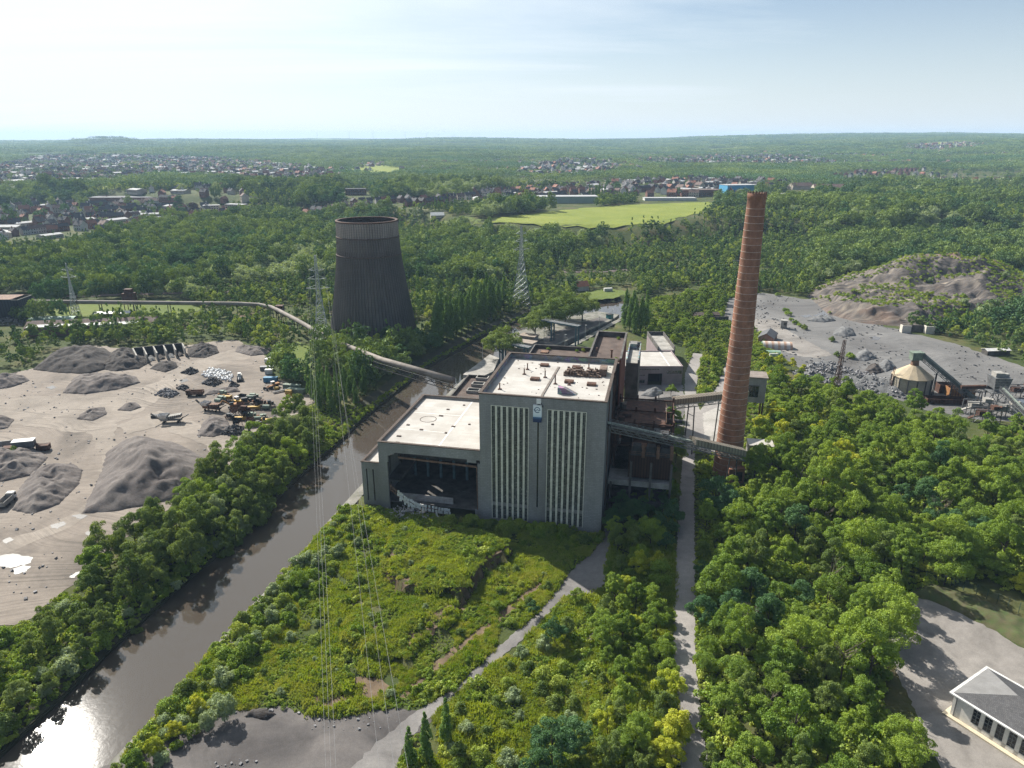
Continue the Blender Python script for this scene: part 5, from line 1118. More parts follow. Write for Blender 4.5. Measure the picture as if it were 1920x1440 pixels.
for u in (49,53.6,58.2):
    m=MB(); m.add([(u-1.9,17.2,20.6),(u+1.9,17.2,20.6),(u+1.9,21,20.6),(u-1.9,21,20.6),(u-1.3,18.2,23.6),(u+1.3,18.2,23.6),(u+1.3,21,23.6),(u-1.3,21,23.6)],[(0,1,5,4),(1,2,6,5),(2,3,7,6),(3,0,4,7),(4,5,6,7)]); m.build('hopper',M['steel_dark'],SK)
for u in (51.2,55.9,60.3): m=MB(); m.box(u-.5,u+.5,17,18.2,20,24.5); m.build('brick_stub',M['rust_light'],SK)
for k in range(26):
    m=MB(); u=random.uniform(42,60); w=random.uniform(20,49); z=random.choice((21.1,24,27)); s=random.uniform(1,2.6); h=random.uniform(.8,3.4)
    r=random.random()
    if r<.45: m.box(u-s,u+s,w-s*.7,w+s*.7,z,z+h)
    elif r<.75: m.cyl((u-s*2,w,z+.8),(u+s*2,w+random.uniform(-2,2),z+.8),.5*random.uniform(.6,1.5),None,10)
    else: m.cyl((u,w,z),(u,w,z+h*1.5),.7,.7,10)
    m.build('machinery',random.choice((M['rust'],M['steel_dark'],M['rust'],M['rust_light'])),SK)
for z in (21.0,24.5,28.0):
    m=MB(); m.box(41+random.uniform(0,4),60.8-random.uniform(0,6),19+z*.25,50,z-.25,z); m.build('platform',M['rust'],SK)
m=MB()
for z,u0,u1,w in ((21.0,46.5,60.9,16.9),(24.5,50,60.8,25.5),(28,44,58,27)):
    for q in (.5,1.1): m.bar((u0,w,z+q),(u1,w,z+q),.09,.09); m.bar((u1,w,z+q),(u1,w+18,z+q),.09,.09)
    for u in np.arange(u0,u1+.1,2.0): m.bar((u,w,z),(u,w,z+1.1),.09,.09)
m.build('railing',M['rust_light'],SK)
m=MB()
for u in (41.2,47.5,54,60.5):
    for w0,w1 in ((26,38),(38,50)): m.bar((u,w0,13),(u,w1,28),.25,.25); m.bar((u,w0,28),(u,w1,28),.35,.5)
for w in (26,38,50): m.bar((41.2,w,28.5),(60.5,w,28.5),.35,.5); m.bar((41.2,w,20),(60.5,w,20),.35,.5)
m.build('bracing',M['rust'],SK)
# ------------------------------------------------------------------ conveyor bridges
def bridge(name,label,A,B,wd,ht,cover0,matcov,supports,rail=True,lab_cov=None):
    """sloping conveyor gallery from A to B (world, deck level); covered from fraction cover0 to the end"""
    t=thing(name,label,'conveyor',A); A=Vector(A);B=Vector(B); D=B-A; d=D.normalized(); s=Vector((d.y,-d.x,0)).normalized(); upv=s.cross(d)
    if upv.z<0: upv=-upv
    def pt(f,o,h): return D*f+s*o+Vector((0,0,h))
    m=MB(); m.bar(pt(0,0,-.15),pt(1,0,-.15),wd,.3); m.build('deck',M['steel_dark'],t)
    m=MB(); n=max(6,int(D.length/2.6))
    for sd in (-1,1):
        o=sd*wd/2
        m.bar(pt(0,o,-1.9),pt(1,o,-1.9),.22,.25); m.bar(pt(0,o,-.2),pt(1,o,-.2),.22,.3)
        for k in range(n): m.bar(pt(k/n,o,-1.9 if k%2 else -.3),pt((k+1)/n,o,-.3 if k%2 else -1.9),.14,.14); m.bar(pt(k/n,o,-1.9),pt(k/n,o,-.3),.1,.1)
    for k in range(n+1): m.bar(pt(k/n,-wd/2,-1.9),pt(k/n,wd/2,-1.9),.12,.12)
    m.build('truss',M['steel'],t)
    if rail:
        m=MB()
        for sd in (-1,1):
            o=sd*(wd/2+.05)
            for h in (.55,1.1,1.6): m.bar(pt(0,o,h),pt(cover0,o,h),.09,.09)
            k=0
            while k/n<cover0: m.bar(pt(k/n,o,0),pt(k/n,o,1.6),.11,.11); m.bar(pt(k/n,o,0),pt(min(cover0,(k+1)/n),o,1.6),.07,.07); k+=1
        m.build('railing',M['steel'],t)
        m=MB(); m.bar(pt(0,-wd*.18,.55),pt(cover0,-wd*.18,.55),wd*.35,.5,0); m.build('belt_cover',simple('pale_green_cover',(.33,.38,.32),(.2,.22,.19),.5),t)
    m=MB()
    if cover0<1:
        h=ht; w=wd/2+.1
        for f0,f1 in ((cover0,1.0),):
            a=[pt(f0,-w,.02),pt(f0,w,.02),pt(f0,w,h*.8),pt(f0,0,h),pt(f0,-w,h*.8)]; b=[pt(f1,-w,.02),pt(f1,w,.02),pt(f1,w,h*.8),pt(f1,0,h),pt(f1,-w,h*.8)]
            m.add(a+b,[(0,1,6,5),(1,2,7,6),(2,3,8,7),(3,4,9,8),(4,0,5,9),(4,3,2,1,0),(5,6,7,8,9)])
        m.build('cover',matcov,t)
    for f in supports:
        q=pt(f,0,0)+A; m=MB(); g=g1(q.x,q.y)
        for o in (-1,1):
            p0=pt(f,o*wd/2,-1.9); m.bar(p0,Vector((p0.x+s.x*o*.8,p0.y+s.y*o*.8,g-A.z)),.35,.35)
        p0=pt(f,-wd/2,-1.9);p1=pt(f,wd/2,-1.9); m.bar(p0+Vector((0,0,-4)),p1+Vector((0,0,-4)),.2,.2); m.build('trestle',M['steel_dark'],t)
    return t
covm=ribbed('stained_fibre_cement',(.17,.145,.11),(.25,.215,.17),(.13,.105,.085),.55)
a=Lw(39.9,6.5,35.2); b=P(1392,852,14.0)
bridge('conveyor_bridge','sloping conveyor bridge with railings from the boiler house past the front of the chimney',a,b,3.4,2.6,.60,covm,(.93,))
a=Lw(40.9,46,25.5); b=P(1398,740,19.5)
bridge('conveyor_bridge','covered brown conveyor bridge running behind the chimney to the small grey tower',a,b,3.2,2.5,.02,covm,(.55,.8),False)
CTW=thing('transfer_tower','small grey conveyor tower on legs with one dark window behind the chimney','building',(P(1416,755,13).x,P(1416,755,13).y+4,0),-R(12))
m=MB(); m.box(-4.5,4.5,-4,4,13,24); m.build('wall',M['concrete'],CTW)
m=MB(); m.box(-5,5,-4.5,4.5,24,24.5); m.build('roof',simple('brown_grey_roof',(.26,.22,.19),(.17,.14,.12),.4),CTW)
m=MB(); m.box(-2.6,1.6,-4.06,-4.01,15.5,20.5,0); [m.box(x,x+.12,-4.1,-4.06,15.5,20.5,1) for x in (-2.6,-1.2,.2,1.5)]; m.box(-2.9,1.9,-4.3,-4.01,20.5,20.8,1); m.build('window',[M['glass_dark'],M['concrete_dark']],CTW)
for x in (-4,4):
    for y in (-3.5,3.5): m=MB(); m.box(x-.3,x+.3,y-.3,y+.3,0,13); m.build('leg',M['rust'],CTW)
# mast between the conveyors, and the low white roofed block by the chimney
ml=thing('lamp_mast','grey floodlight mast rising between the two conveyor bridges','lamp mast',P(1232,790,0))
p=P(1232,790,0); zt=PY(1236,735,p.y).z; m=MB(); m.tube([(0,0,0),(0,0,zt)],[.35,.18],8); m.build('pole',M['galv'],ml); m=MB(); m.box(-.7,.7,-.3,.3,zt,zt+.7); m.build('lamp_head',M['white_paint'],ml)
# ------------------------------------------------------------------ chimney
CHX,CHY,CHH=80.8,241.5,102.8
CH=thing('chimney','very tall tapering brick chimney with pale hoops beside the straight road','chimney',(CHX,CHY,0))
def cr(z): return 5.25-2.35*(z/CHH)**.86
prof=[(cr(z),z) for z in np.linspace(0,CHH-2.2,50)]; zt=CHH
prof+=[(cr(zt)+.12,zt-2.1),(cr(zt)+.22,zt-1.2),(cr(zt)+.22,zt),(cr(zt)-.55,zt),(cr(zt)-.6,zt-8)]
MB().lathe(prof,48).build('shaft',M['chimney'],CH,True)
band=simple('pale_iron_hoop',(.50,.42,.35),(.34,.26,.2),.8,.6)
for k in range(41):
    z=3.5+k*2.36; r=cr(z)
    MB().lathe([(r+.005,z-.06),(r+.05,z-.06),(r+.05,z+.06),(r+.005,z+.06)],48).build('hoop',band,CH,True)
m=MB(); m.box(-1.6,4.2,-7.2,-4.0,0,5.6,0); m.box(-1.8,4.4,-7.5,-4.3,5.6,5.9,0); m.box(.2,3.4,-7.26,-7.21,1.0,4.6,1); m.build('base_house',[simple('base_brick',(.27,.12,.075),(.16,.08,.055),.8),M['dark_void']],CH)
cap=MB(); [cap.bar((cr(CHH)*math.cos(t),cr(CHH)*math.sin(t),CHH),(cr(CHH)*math.cos(t),cr(CHH)*math.sin(t),CHH+.35),.5,.35) for t in np.arange(0,6.28,.35)]; cap.build('rim',M['parapet_cap'],CH)
CB=thing('kiosk','small block with a peeling white roof among the trees right of the chimney','building',P(1422,868,0),-R(10))
m=MB(); m.box(-4.6,4.6,-2.5,4,0,8.0); m.build('wall',M['concrete_plain'],CB); m=MB(); m.box(-4.8,4.8,-2.7,4.2,8.0,8.4); m.build('roof',M['roof_white'],CB)
# ------------------------------------------------------------------ cooling tower
CT_=thing('cooling_tower','huge black waisted cooling tower with ribbed sides beyond the river','cooling tower',(-89.4,446,0))
PR_=[(0,27.6),(6,26.7),(14,25.2),(22,23.8),(30,22.5),(38,21.3),(45,20.3),(51.5,19.55),(52,19.45),(60,18.85),(62.5,18.75),(63,18.65),(72,18.5)]
def trad(z): return float(np.interp(z,[a for a,_ in PR_],[b for _,b in PR_]))
NR=76; vs=[];fs=[];mi=[]; zz=np.concatenate([np.linspace(0,51.5,22),np.linspace(52.2,62.5,6),np.linspace(63,72,6)]); n3=NR*4
for z in zz:
    for i in range(n3):
        t=2*math.pi*(i+(.22 if i%4==1 else -.22 if i%4==0 else 0)*-1)/n3; r=trad(z)+(.42 if i%4 in (0,1) else 0); vs.append((r*math.cos(t),r*math.sin(t),z))
mt=MB()
for k in range(len(zz)-1):
    for i in range(n3): mt.f.append((k*n3+i,k*n3+(i+1)%n3,(k+1)*n3+(i+1)%n3,(k+1)*n3+i)); mt.m.append(0 if i%4==2 or i%4==1 or i%4==3 else 1)
mt.v=[tuple(v) for v in vs]; mt.build('shell',[M['tower'],simple('tower_rib_timber',(.022,.019,.018),(.012,.011,.01),.4,.85)],CT_)
inn=simple('tower_inside',(.11,.085,.07),(.05,.04,.035),.3)
m=MB(); vs=[];fs=[]
for z in (30,72):
    for i in range(n3): t=2*math.pi*i/n3; r=trad(z)-.9-(.35 if i%4==0 else 0); vs.append((r*math.cos(t),r*math.sin(t),z))
for i in range(n3): fs.append((i,n3+i,n3+(i+1)%n3,(i+1)%n3))
m.add(vs,fs).build('lining',inn,CT_)
for z,h,e in ((72,.5,.55),(62.6,.45,.55),(51.8,.5,.6)):
    r=trad(z); MB().lathe([(r-1.0,z-h),(r+e,z-h),(r+e,z+h*.6),(r-1.0,z+h*.6),(r-1.0,z-h)] if z==72 else [(r+.1,z-h),(r+e,z-h),(r+e,z+h*.6),(r+.1,z+h*.6)],96).build('ring_beam',M['rust'] if z==72 else simple('ring_rust',(.13,.09,.07),(.07,.05,.045),.5),CT_,True)
# ------------------------------------------------------------------ heaps of stone and earth
def heapmat(name,a,b,c,s=.09):
    t=NT(name); p=t.pos(); col=t.ramp(t.noise(p,s,7,.65,.5),[(.3,a),(.52,b),(.75,c)]); col=t.mix(.55,col,t.ramp(t.noise(p,1.6,5,.7),[(.28,.5),(.72,1.15)]),'MULTIPLY')
    t.principled(col,.95,t.bump(t.noise(p,2.2,5,.7),.8,.12),0,.15); return t.mat
M['heap']=heapmat('gravel_heap_stone',(.095,.081,.076),(.14,.122,.113),(.20,.176,.158))
M['heap_dark']=heapmat('dark_gravel_heap',(.04,.035,.033),(.068,.06,.056),(.105,.092,.083))
M['heap_grey']=heapmat('blue_grey_gravel_heap',(.10,.10,.10),(.15,.15,.15),(.21,.205,.20))
def spoilmat():
    t=NT('spoil_heap_shale'); p=t.pos(); w=t.n('ShaderNodeVectorMath',operation='MULTIPLY_ADD',ins={0:t.n('ShaderNodeTexNoise',ins={'Vector':p,'Scale':.02,'Detail':2.0}).outputs[1],1:(40,40,0),2:p}).outputs[0]
    st=t.noise(t.mapv(w,(.03,.32,.05),(0,0,R(-55))),1.0,5,.6); big=t.noise(p,.016,4,.6)
    col=t.ramp(st,[(.30,(.045,.04,.039)),(.46,(.10,.087,.08)),(.58,(.155,.133,.112)),(.70,(.25,.21,.165))]); red=t.ramp(big,[(.54,0.0),(.66,.75)]); col=t.mix(red,col,(.19,.12,.085))
    col=t.mix(.45,col,t.ramp(t.noise(p,1.2,5,.7),[(.28,.5),(.72,1.15)]),'MULTIPLY'); t.principled(col,.95,t.bump(st,.8,.8),0,.15); return t.mat
M['spoil']=spoilmat()
def heap(name,label,poly,hmax,mat,slope=.62,step=None,seed=0,cat='gravel heap',group=None,rough=.45,kind=None,base=None,gull=0,capf=None):
    pts=[Vector((p[0],p[1])) for p in poly]; xs=[p.x for p in pts]; ys=[p.y for p in pts]; size=max(max(xs)-min(xs),max(ys)-min(ys)); step=step or max(.45,size/60)
    out=[]; g=random.Random(seed+3); n=len(pts)
    for i in range(n):
        a,b=pts[i],pts[(i+1)%n]; k=max(1,int((b-a).length/(step*1.5)))
        for j in range(k): q=a.lerp(b,j/k); out.append(q+Vector((g.uniform(-1,1),g.uniform(-1,1)))*step*.35)
    gx,gy=np.meshgrid(np.arange(min(xs),max(xs),step),np.arange(min(ys),max(ys),step)); gx=gx.ravel();gy=gy.ravel()
    gg=np.random.default_rng(seed); gx=gx+gg.uniform(-.3,.3,gx.size)*step; gy=gy+gg.uniform(-.3,.3,gy.size)*step
    ok=inpoly(gx,gy,out)&(dline(gx,gy,out,True)>step*.35)
    vs,_,fs,_,_,_=delaunay_2d_cdt(out+[Vector((a,b)) for a,b in zip(gx[ok],gy[ok])],[],[list(range(len(out)))],1,1e-4)
    x=np.array([v.x for v in vs]);y=np.array([v.y for v in vs]); d=dline(x,y,out,True)
    cap=hmax*(.92+.45*fbm(x,y,size*.16,seed+1,3)); k=.03*hmax+.03
    if capf is not None: cap=cap*capf(x,y)
    h1=slope*d*(1+.22*fbm(x,y,size*.16,seed+2,3)); h=np.maximum(0,-k*np.log(np.exp(-h1/k)+np.exp(-np.maximum(cap,.2)/k)))
    h=h*np.clip(d/(step*.8),0,1)+(rough*fbm(x,y,max(2.0,size*.045),seed+4,4)-.5*rough*np.abs(fbm(x,y,max(1.6,size*.03),seed+5,2)))*np.clip(d/(3*step),0,1)*min(1,hmax/4)
    if gull: h=h-gull*np.abs(fbm(x,y,9,seed+7,2))**.7*np.clip(d/12,0,1)
    z=np.where(d<1e-3,-.3,np.maximum(h,-.02)+.2)
    if base is not None: z=z+base(x,y)
    me=bpy.data.meshes.new(name); me.from_pydata(list(zip(x-x.mean(),y-y.mean(),z)),[],[tuple(f) for f in fs]); me.materials.append(mat); me.polygons.foreach_set('use_smooth',[True]*len(me.polygons)); me.update()
    if me.polygons[0].normal.z<0: me.flip_normals()
    o=link(bpy.data.objects.new(name,me)); o.location=(x.mean(),y.mean(),0); return tag(o,label,cat,group,kind)
GH='gravel heaps in the left yard'
for i,(lab,uv,h,mt) in enumerate((
 ('largest ridged gravel heap in the left yard next to the bank trees',((150,965),(215,960),(330,938),(398,908),(404,885),(375,852),(330,830),(275,820),(228,828),(197,850),(190,880),(170,922)),9.5,'heap'),
 ('flat topped striped gravel heap between the white truck and the curved track',((22,958),(60,966),(112,946),(150,908),(157,882),(140,870),(95,872),(60,886),(30,922)),5.2,'heap'),
 ('dark gravel heap below the wrecked plant at the left edge of the photo',((-60,915),(0,905),(60,892),(92,858),(72,842),(0,846),(-60,865)),5.0,'heap'),
 ('long rough dark heap along the back of the left yard',((60,694),(110,700),(165,702),(210,690),(222,670),(200,655),(150,652),(95,664)),6.5,'heap_dark'),
 ('black heap leaning against the left end of the concrete bays',((183,692),(215,697),(262,692),(286,678),(266,660),(215,658),(190,672)),6.0,'heap_dark'),
 ('long low purple grey heap in the middle of the left yard',((116,738),(160,740),(222,731),(264,718),(256,706),(200,702),(138,708)),4.2,'heap'),
 ('small black heap in front of the concrete bays',((280,692),(310,699),(334,690),(331,680),(300,678)),3.0,'heap_dark'),
 ('lower of two small round gravel heaps in the open yard',((143,787),(175,790),(202,777),(197,764),(170,767),(150,777)),2.4,'heap'),
 ('upper of two small round gravel heaps in the open yard',((219,770),(245,772),(267,764),(256,755),(235,757)),2.4,'heap'),
 ('dark heap at the right end of the concrete bays',((350,670),(385,672),(412,662),(407,650),(375,646),(352,653)),4.6,'heap_dark'),
 ('cone shaped gravel heap under the screening machine',((368,818),(400,821),(437,808),(427,788),(400,780),(380,792)),4.8,'heap'),
 ('gravel heap cut by the left edge at the back of the yard',((-60,733),(0,730),(22,727),(57,714),(45,703),(0,708),(-60,714)),4.2,'heap'),
 ('gravel heap cut by the left edge in the middle of the yard',((-60,812),(0,806),(16,803),(29,787),(10,780),(-60,784)),4.5,'heap'),
 ('low curved gravel bank behind the tipping trailer',((383,742),(420,738),(452,735),(445,727),(400,729),(384,733)),1.5,'heap'),
 ('reddish earth heap beside the track above the white containers',((440,660),(470,668),(505,664),(510,652),(470,650),(445,650)),2.2,'heap'))):
    heap('gravel_heap',lab,px(*uv),h*.82,M[mt],slope=.55,seed=i*11,group=GH)
GR='gravel heaps in the grey yard'
for i,(lab,uv,h,mt) in enumerate((
 ('low flat grey heap in front of the large puddle',((1512,602),(1545,605),(1568,602),(1560,595),(1530,594)),2.0,'heap_grey'),
 ('small grey heap alone in the middle of the grey yard',((1560,628),(1585,632),(1606,630),(1600,618),(1580,613),(1566,619)),2.8,'heap_grey'),
 ('grey heap left of the conical silo, farther one',((1596,674),(1622,678),(1647,672),(1632,660),(1612,658)),4.2,'heap_grey'),
 ('dark grey heap left of the conical silo, nearest one',((1618,700),(1638,703),(1660,698),(1648,684),(1628,685)),3.6,'heap_dark'),
 ('pointed grey heap touching the dark heap left of the silo',((1640,690),(1662,698),(1682,690),(1672,678),(1655,675)),4.4,'heap_grey'))):
    heap('gravel_heap',lab,px(*uv),h,M[mt],seed=200+i*7,group=GR)
SPW=px((1552,590),(1610,606),(1690,613),(1760,613),(1820,601),(1905,590),(1985,560))+[(470,640),(400,668),(330,660),(270,615),(236,560)]
heap('spoil_heap','big bare brown spoil heap on the right behind the grey yard',SPW,25,M['spoil'],slope=.52,step=2.0,seed=300,cat='spoil heap',rough=.9,gull=3.0,capf=lambda x,y:.42+.75*sstep(270,400,x)*sstep(480,600,y)+.25*sstep(330,420,x))
# bushes and weeds on the spoil heap sit on its surface
from mathutils.bvhtree import BVHTree
_sp=bpy.data.objects['spoil_heap']; _bt=BVHTree.FromPolygons([v.co+_sp.location for v in _sp.data.vertices],[tuple(p.vertices) for p in _sp.data.polygons])
def onspoil(x,y):
    h=_bt.ray_cast(Vector((x,y,200)),Vector((0,0,-1)))[0]; return h.z if h else 0.0
_p=[(x,y) for x,y in spread(SPW,3.2,72) if spoil_ok(np.array([x]),np.array([y]))[0]]
_n=len(_p); _g=np.random.default_rng(73); _q=_g.uniform(1.2,2.6,_n)
gnscatter('spoil_scrub',[(x,y,onspoil(x,y)-.1) for x,y in _p],np.column_stack([_q,_q,_q]),np.column_stack([np.zeros(_n),np.zeros(_n),_g.uniform(0,6.28,_n)]),_g.integers(0,7,_n),PC_WEED,'patches of scrub growing over the brown spoil heap','undergrowth')
random.seed(74)
for x,y in spread(SPW,20,75):
    if spoil_ok(np.array([x]),np.array([y]))[0] and x>300: plant(random.choice(('shrub','shrub','grey_shrub')),'spoil_shrub',x,y,random.uniform(1.0,2.0),'green shrub growing on the brown spoil heap','shrub','shrubs on the spoil heap',z=onspoil(x,y)-.1)
heap('earth_mound','small dark earth mound on the cinder clearing beside the willows',px((455,1345),(500,1352),(520,1340),(500,1328),(470,1330)),1.6,M['heap_dark'],seed=320,cat='earth mound')
def chunks(name,label,poly,hmax,n,smin,smax,mat,seed,cat='rubble heap',group=None):
    t=thing(name,label,cat,(sum(p[0] for p in poly)/len(poly),sum(p[1] for p in poly)/len(poly),0),0,group); g=np.random.default_rng(seed)
    xs=[p[0] for p in poly];ys=[p[1] for p in poly]; x=g.uniform(min(xs),max(xs),n*3);y=g.uniform(min(ys),max(ys),n*3); ok=inpoly(x,y,poly); x=x[ok][:n];y=y[ok][:n]
    d=dline(x,y,poly,True); h=np.minimum(.65*d,hmax)*g.uniform(.55,1.05,len(x)); m=MB()
    for a,b,c in zip(x,y,h):
        s=g.uniform(smin,smax); v=Vector(g.normal(size=3)).normalized(); p=Vector((a-t.location.x,b-t.location.y,c+s*.2)); m.bar(p-v*s*.5,p+v*s*.5,s*g.uniform(.5,1),s*g.uniform(.4,.9),up=tuple(g.normal(size=3)))
    o=m.build('rubble',mat,t); o['kind']='stuff'; return t
M['stone']=simple('broken_stone',(.30,.29,.29),(.16,.155,.16),.25,.9,world=True)
M['stone_dark']=simple('dark_broken_stone',(.09,.09,.095),(.05,.05,.052),.3,.9,world=True)
hp=px((1485,700),(1500,712),(1560,720),(1620,733),(1690,748),(1740,745),(1690,728),(1640,712),(1600,700),(1560,688),(1510,686))
heap('rubble_bank','long grey bank of broken stone above the wood and left of the silo',hp,5.0,M['heap_grey'],seed=330,cat='rubble bank')
chunks('rubble_heap','long scatter of pale broken stone blocks on the bank above the wood',hp,5.4,1500,.3,1.3,M['stone'],331)
for i,(lab,uv,n,mt) in enumerate((('heap of dark slabs at the top of the scrap area in the left yard',((340,700),(358,704),(374,697),(360,690)),150,'stone_dark'),('pale broken concrete heap left of the tipping trailer',((290,742),(318,748),(338,738),(310,728)),220,'stone'),('dark slab heap below the white bags',((378,720),(400,726),(418,718),(400,708)),240,'stone_dark'),('small dark slab heap behind the tipping trailer',((332,730),(348,734),(356,727),(342,722)),90,'stone_dark'),('dark scrap heap right of the tipping trailer',((428,726),(440,730),(448,723),(436,716)),110,'stone_dark'),('dark tyre and scrap heap at the foot of the cone shaped heap',((415,815),(440,820),(462,812),(452,800),(425,803)),170,'stone_dark'),('mixed scrap heap beside the dark slab building at far left',((-30,612),(40,612),(45,602),(20,595),(-30,598)),420,'stone'))):
    chunks('rubble_heap',lab,px(*uv),2.6,n,.3,1.1,M[mt],340+i,group='rubble heaps in the left yard')
# puddles
for i,(lab,uv) in enumerate((('largest pale puddle by the left edge of the gravel yard',((-10,1045),(25,1038),(62,1045),(58,1056),(20,1066),(-10,1060))),('white puddle below the largest puddle in the gravel yard',((22,1068),(45,1060),(58,1062),(50,1072),(28,1078))),('long white puddle in the middle of the lower gravel yard',((95,985),(120,978),(125,982),(108,992),(96,991))),('round white puddle under the largest gravel heap',((134,968),(150,964),(165,968),(152,974))),('small white puddle on the left edge of the yard',((5,1014),(18,1008),(27,1012),(12,1020))),('white puddle beside the bank trees at the bottom of the yard',((160,1000),(172,993),(178,996),(166,1005))),('thin white puddle near the last bank trees',((130,1083),(142,1074),(150,1072),(140,1084))),('white puddle beside the long low heap',((88,727),(98,723),(106,726),(96,731))),('white puddle among the scrap heaps',((335,714),(350,710),(354,714),(340,718))),('broken white puddle below the largest heap crest',((405,840),(425,834),(448,834),(430,842),(412,846))),
  ('large blue grey puddle at the far side of the grey yard',((1523,592),(1535,588),(1545,583),(1556,585),(1560,592),(1568,598),(1535,595))),('narrow blue grey puddle beside the large one',((1500,592),(1518,590),(1524,594),(1508,596))),('small oval puddle in the middle of the grey yard',((1630,633),(1640,630),(1652,634),(1645,638),(1634,637))))):
    patch('puddle',px(*uv),.13,M['puddle'],lab,None,jitter=.35,cat='puddle')
# ------------------------------------------------------------------ concrete bays
BAY=thing('storage_bays','row of five concrete storage bays at the back of the left yard','storage bays',P(300,668,0))
o=P(300,668,0); tops=[(259,683),(278,681),(297,678),(315,675),(332,672),(349,669)]
bk=[(252,669),(271,667),(290,665),(309,663),(327,661),(344,659)]
for (a,b),(c,d) in zip(tops,bk):
    p=P(a,b,0)-o;q=P(c,d,0)-o; m=MB(); m.bar((p.x,p.y,2.6),(q.x,q.y,2.6),.7,5.2); m.build('bay_wall',M['concrete_plain'],BAY)
m=MB(); p=P(bk[0][0],bk[0][1],0)-o;q=P(bk[-1][0],bk[-1][1],0)-o; m.bar((p.x,p.y+.4,2.65),(q.x,q.y+.4,2.65),.6,5.3); m.build('back_wall',M['concrete_dark'],BAY)
for k in range(5):
    a=[P(*tops[k],0),P(*tops[k+1],0),P(*bk[k+1],0),P(*bk[k],0)]; c=sum((Vector(v) for v in a),Vector())/4
    heap('gravel_heap','%s grey gravel heap inside the concrete bays'%('first','second','third','fourth','fifth')[k],[tuple((v*.72+c*.28)[:2]) for v in a],3.2,M['heap_grey'] if k%2 else M['heap_dark'],seed=400+k,group='gravel heaps in the bays')
# ------------------------------------------------------------------ vehicles and plant
YEL=simple('worn_yellow_paint',(.55,.34,.05),(.32,.2,.06),.8,.6); WHT=simple('dirty_white_paint',(.68,.67,.64),(.5,.48,.45),.7,.6); BLU=simple('blue_paint',(.06,.22,.36),(.04,.15,.26),.6,.5); RUB=simple('tyre_rubber',(.025,.025,.025),(.015,.015,.015),1,.9); GRN=simple('green_grey_paint',(.20,.25,.19),(.12,.15,.12),.6,.7); ORA=simple('orange_rust_paint',(.40,.20,.06),(.22,.10,.05),.8,.8)
def wheels(t,pos,r,w,ax='x'):
    for x,y in pos: m=MB(); m.cyl((x-w/2,y,r),(x+w/2,y,r),r,r,12) if ax=='x' else m.cyl((x,y-w/2,r),(x,y+w/2,r),r,r,12); m.build('wheel',RUB,t)
def tipper(u,v,rz,label,cab,body,empty=True):
    p=P(u,v,0); t=thing('tipper_truck',label,'truck',(p.x,p.y,.06),rz); wheels(t,[(s*1.15,y) for y in (-2.6,-1.3,2.6) for s in (-1,1)],.55,.4)
    MB().box(-1.0,1.0,-4,3.9,.7,1.0).build('chassis',M['steel_dark'],t)
    m=MB(); m.box(-1.25,1.25,2.1,3.9,1.0,3.0); m.box(-1.1,1.1,2.3,3.7,3.0,3.15); m.build('cab',cab,t); m=MB(); m.box(-1.1,1.1,3.9,3.95,2.0,2.8); m.box(1.25,1.3,2.5,3.6,2.0,2.8); m.box(-1.3,-1.25,2.5,3.6,2.0,2.8); m.build('window',M['glass_dark'],t)
    m=MB(); m.box(-1.3,1.3,-4.2,1.8,1.05,1.25); m.box(-1.35,-1.2,-4.2,1.8,1.25,2.7); m.box(1.2,1.35,-4.2,1.8,1.25,2.7); m.box(-1.2,1.2,1.65,1.8,1.25,3.0); m.box(-1.2,1.2,-4.2,-4.05,1.25,2.5); m.build('tipper_body',body,t); return t
def loader(u,v,rz,label,col):
    p=P(u,v,0); t=thing('wheel_loader',label,'loader',(p.x,p.y,.06),rz); wheels(t,[(s*1.1,y) for y in (-1.7,1.5) for s in (-1,1)],.85,.6)
    m=MB(); m.box(-1.0,1.0,-3.6,-.6,1.0,2.3); m.box(-.7,.7,-.6,2.2,.9,1.6); m.build('body',col,t); m=MB(); m.box(-.8,.8,-1.0,.7,2.3,3.5); m.box(-.85,.85,-1.05,.75,3.5,3.65); m.build('cab',WHT,t); MB().box(-.82,.82,-.9,.6,2.5,3.3).build('window',M['glass_dark'],t)
    m=MB(); m.bar((-.6,1.6,1.6),(-.6,3.8,1.0),.25,.4); m.bar((.6,1.6,1.6),(.6,3.8,1.0),.25,.4); m.build('arm',col,t); m=MB(); m.box(-1.5,1.5,3.6,3.75,.2,1.4); m.box(-1.5,1.5,3.75,4.8,.2,.35); m.box(-1.5,-1.4,3.75,4.6,.35,1.3); m.box(1.4,1.5,3.75,4.6,.35,1.3); m.build('bucket',M['steel_dark'],t); return t
def container(u,v,rz,label,mat,L=6,w=2.5,h=2.6,name='container',z=0):
    p=P(u,v,0); t=thing(name,label,'container',(p.x,p.y,.06+z),rz); m=MB(); m.box(-L/2,L/2,-w/2,w/2,.1,h)
    for x in np.arange(-L/2+.25,L/2,.5): m.box(x,x+.2,-w/2-.05,-w/2,.2,h-.15); m.box(x,x+.2,w/2,w/2+.05,.2,h-.15)
    m.build('body',mat,t); m=MB(); m.box(L/2,L/2+.05,-w/2+.1,-.05,.2,h-.15); m.box(L/2,L/2+.05,.05,w/2-.1,.2,h-.15); m.build('door',mat,t); return t
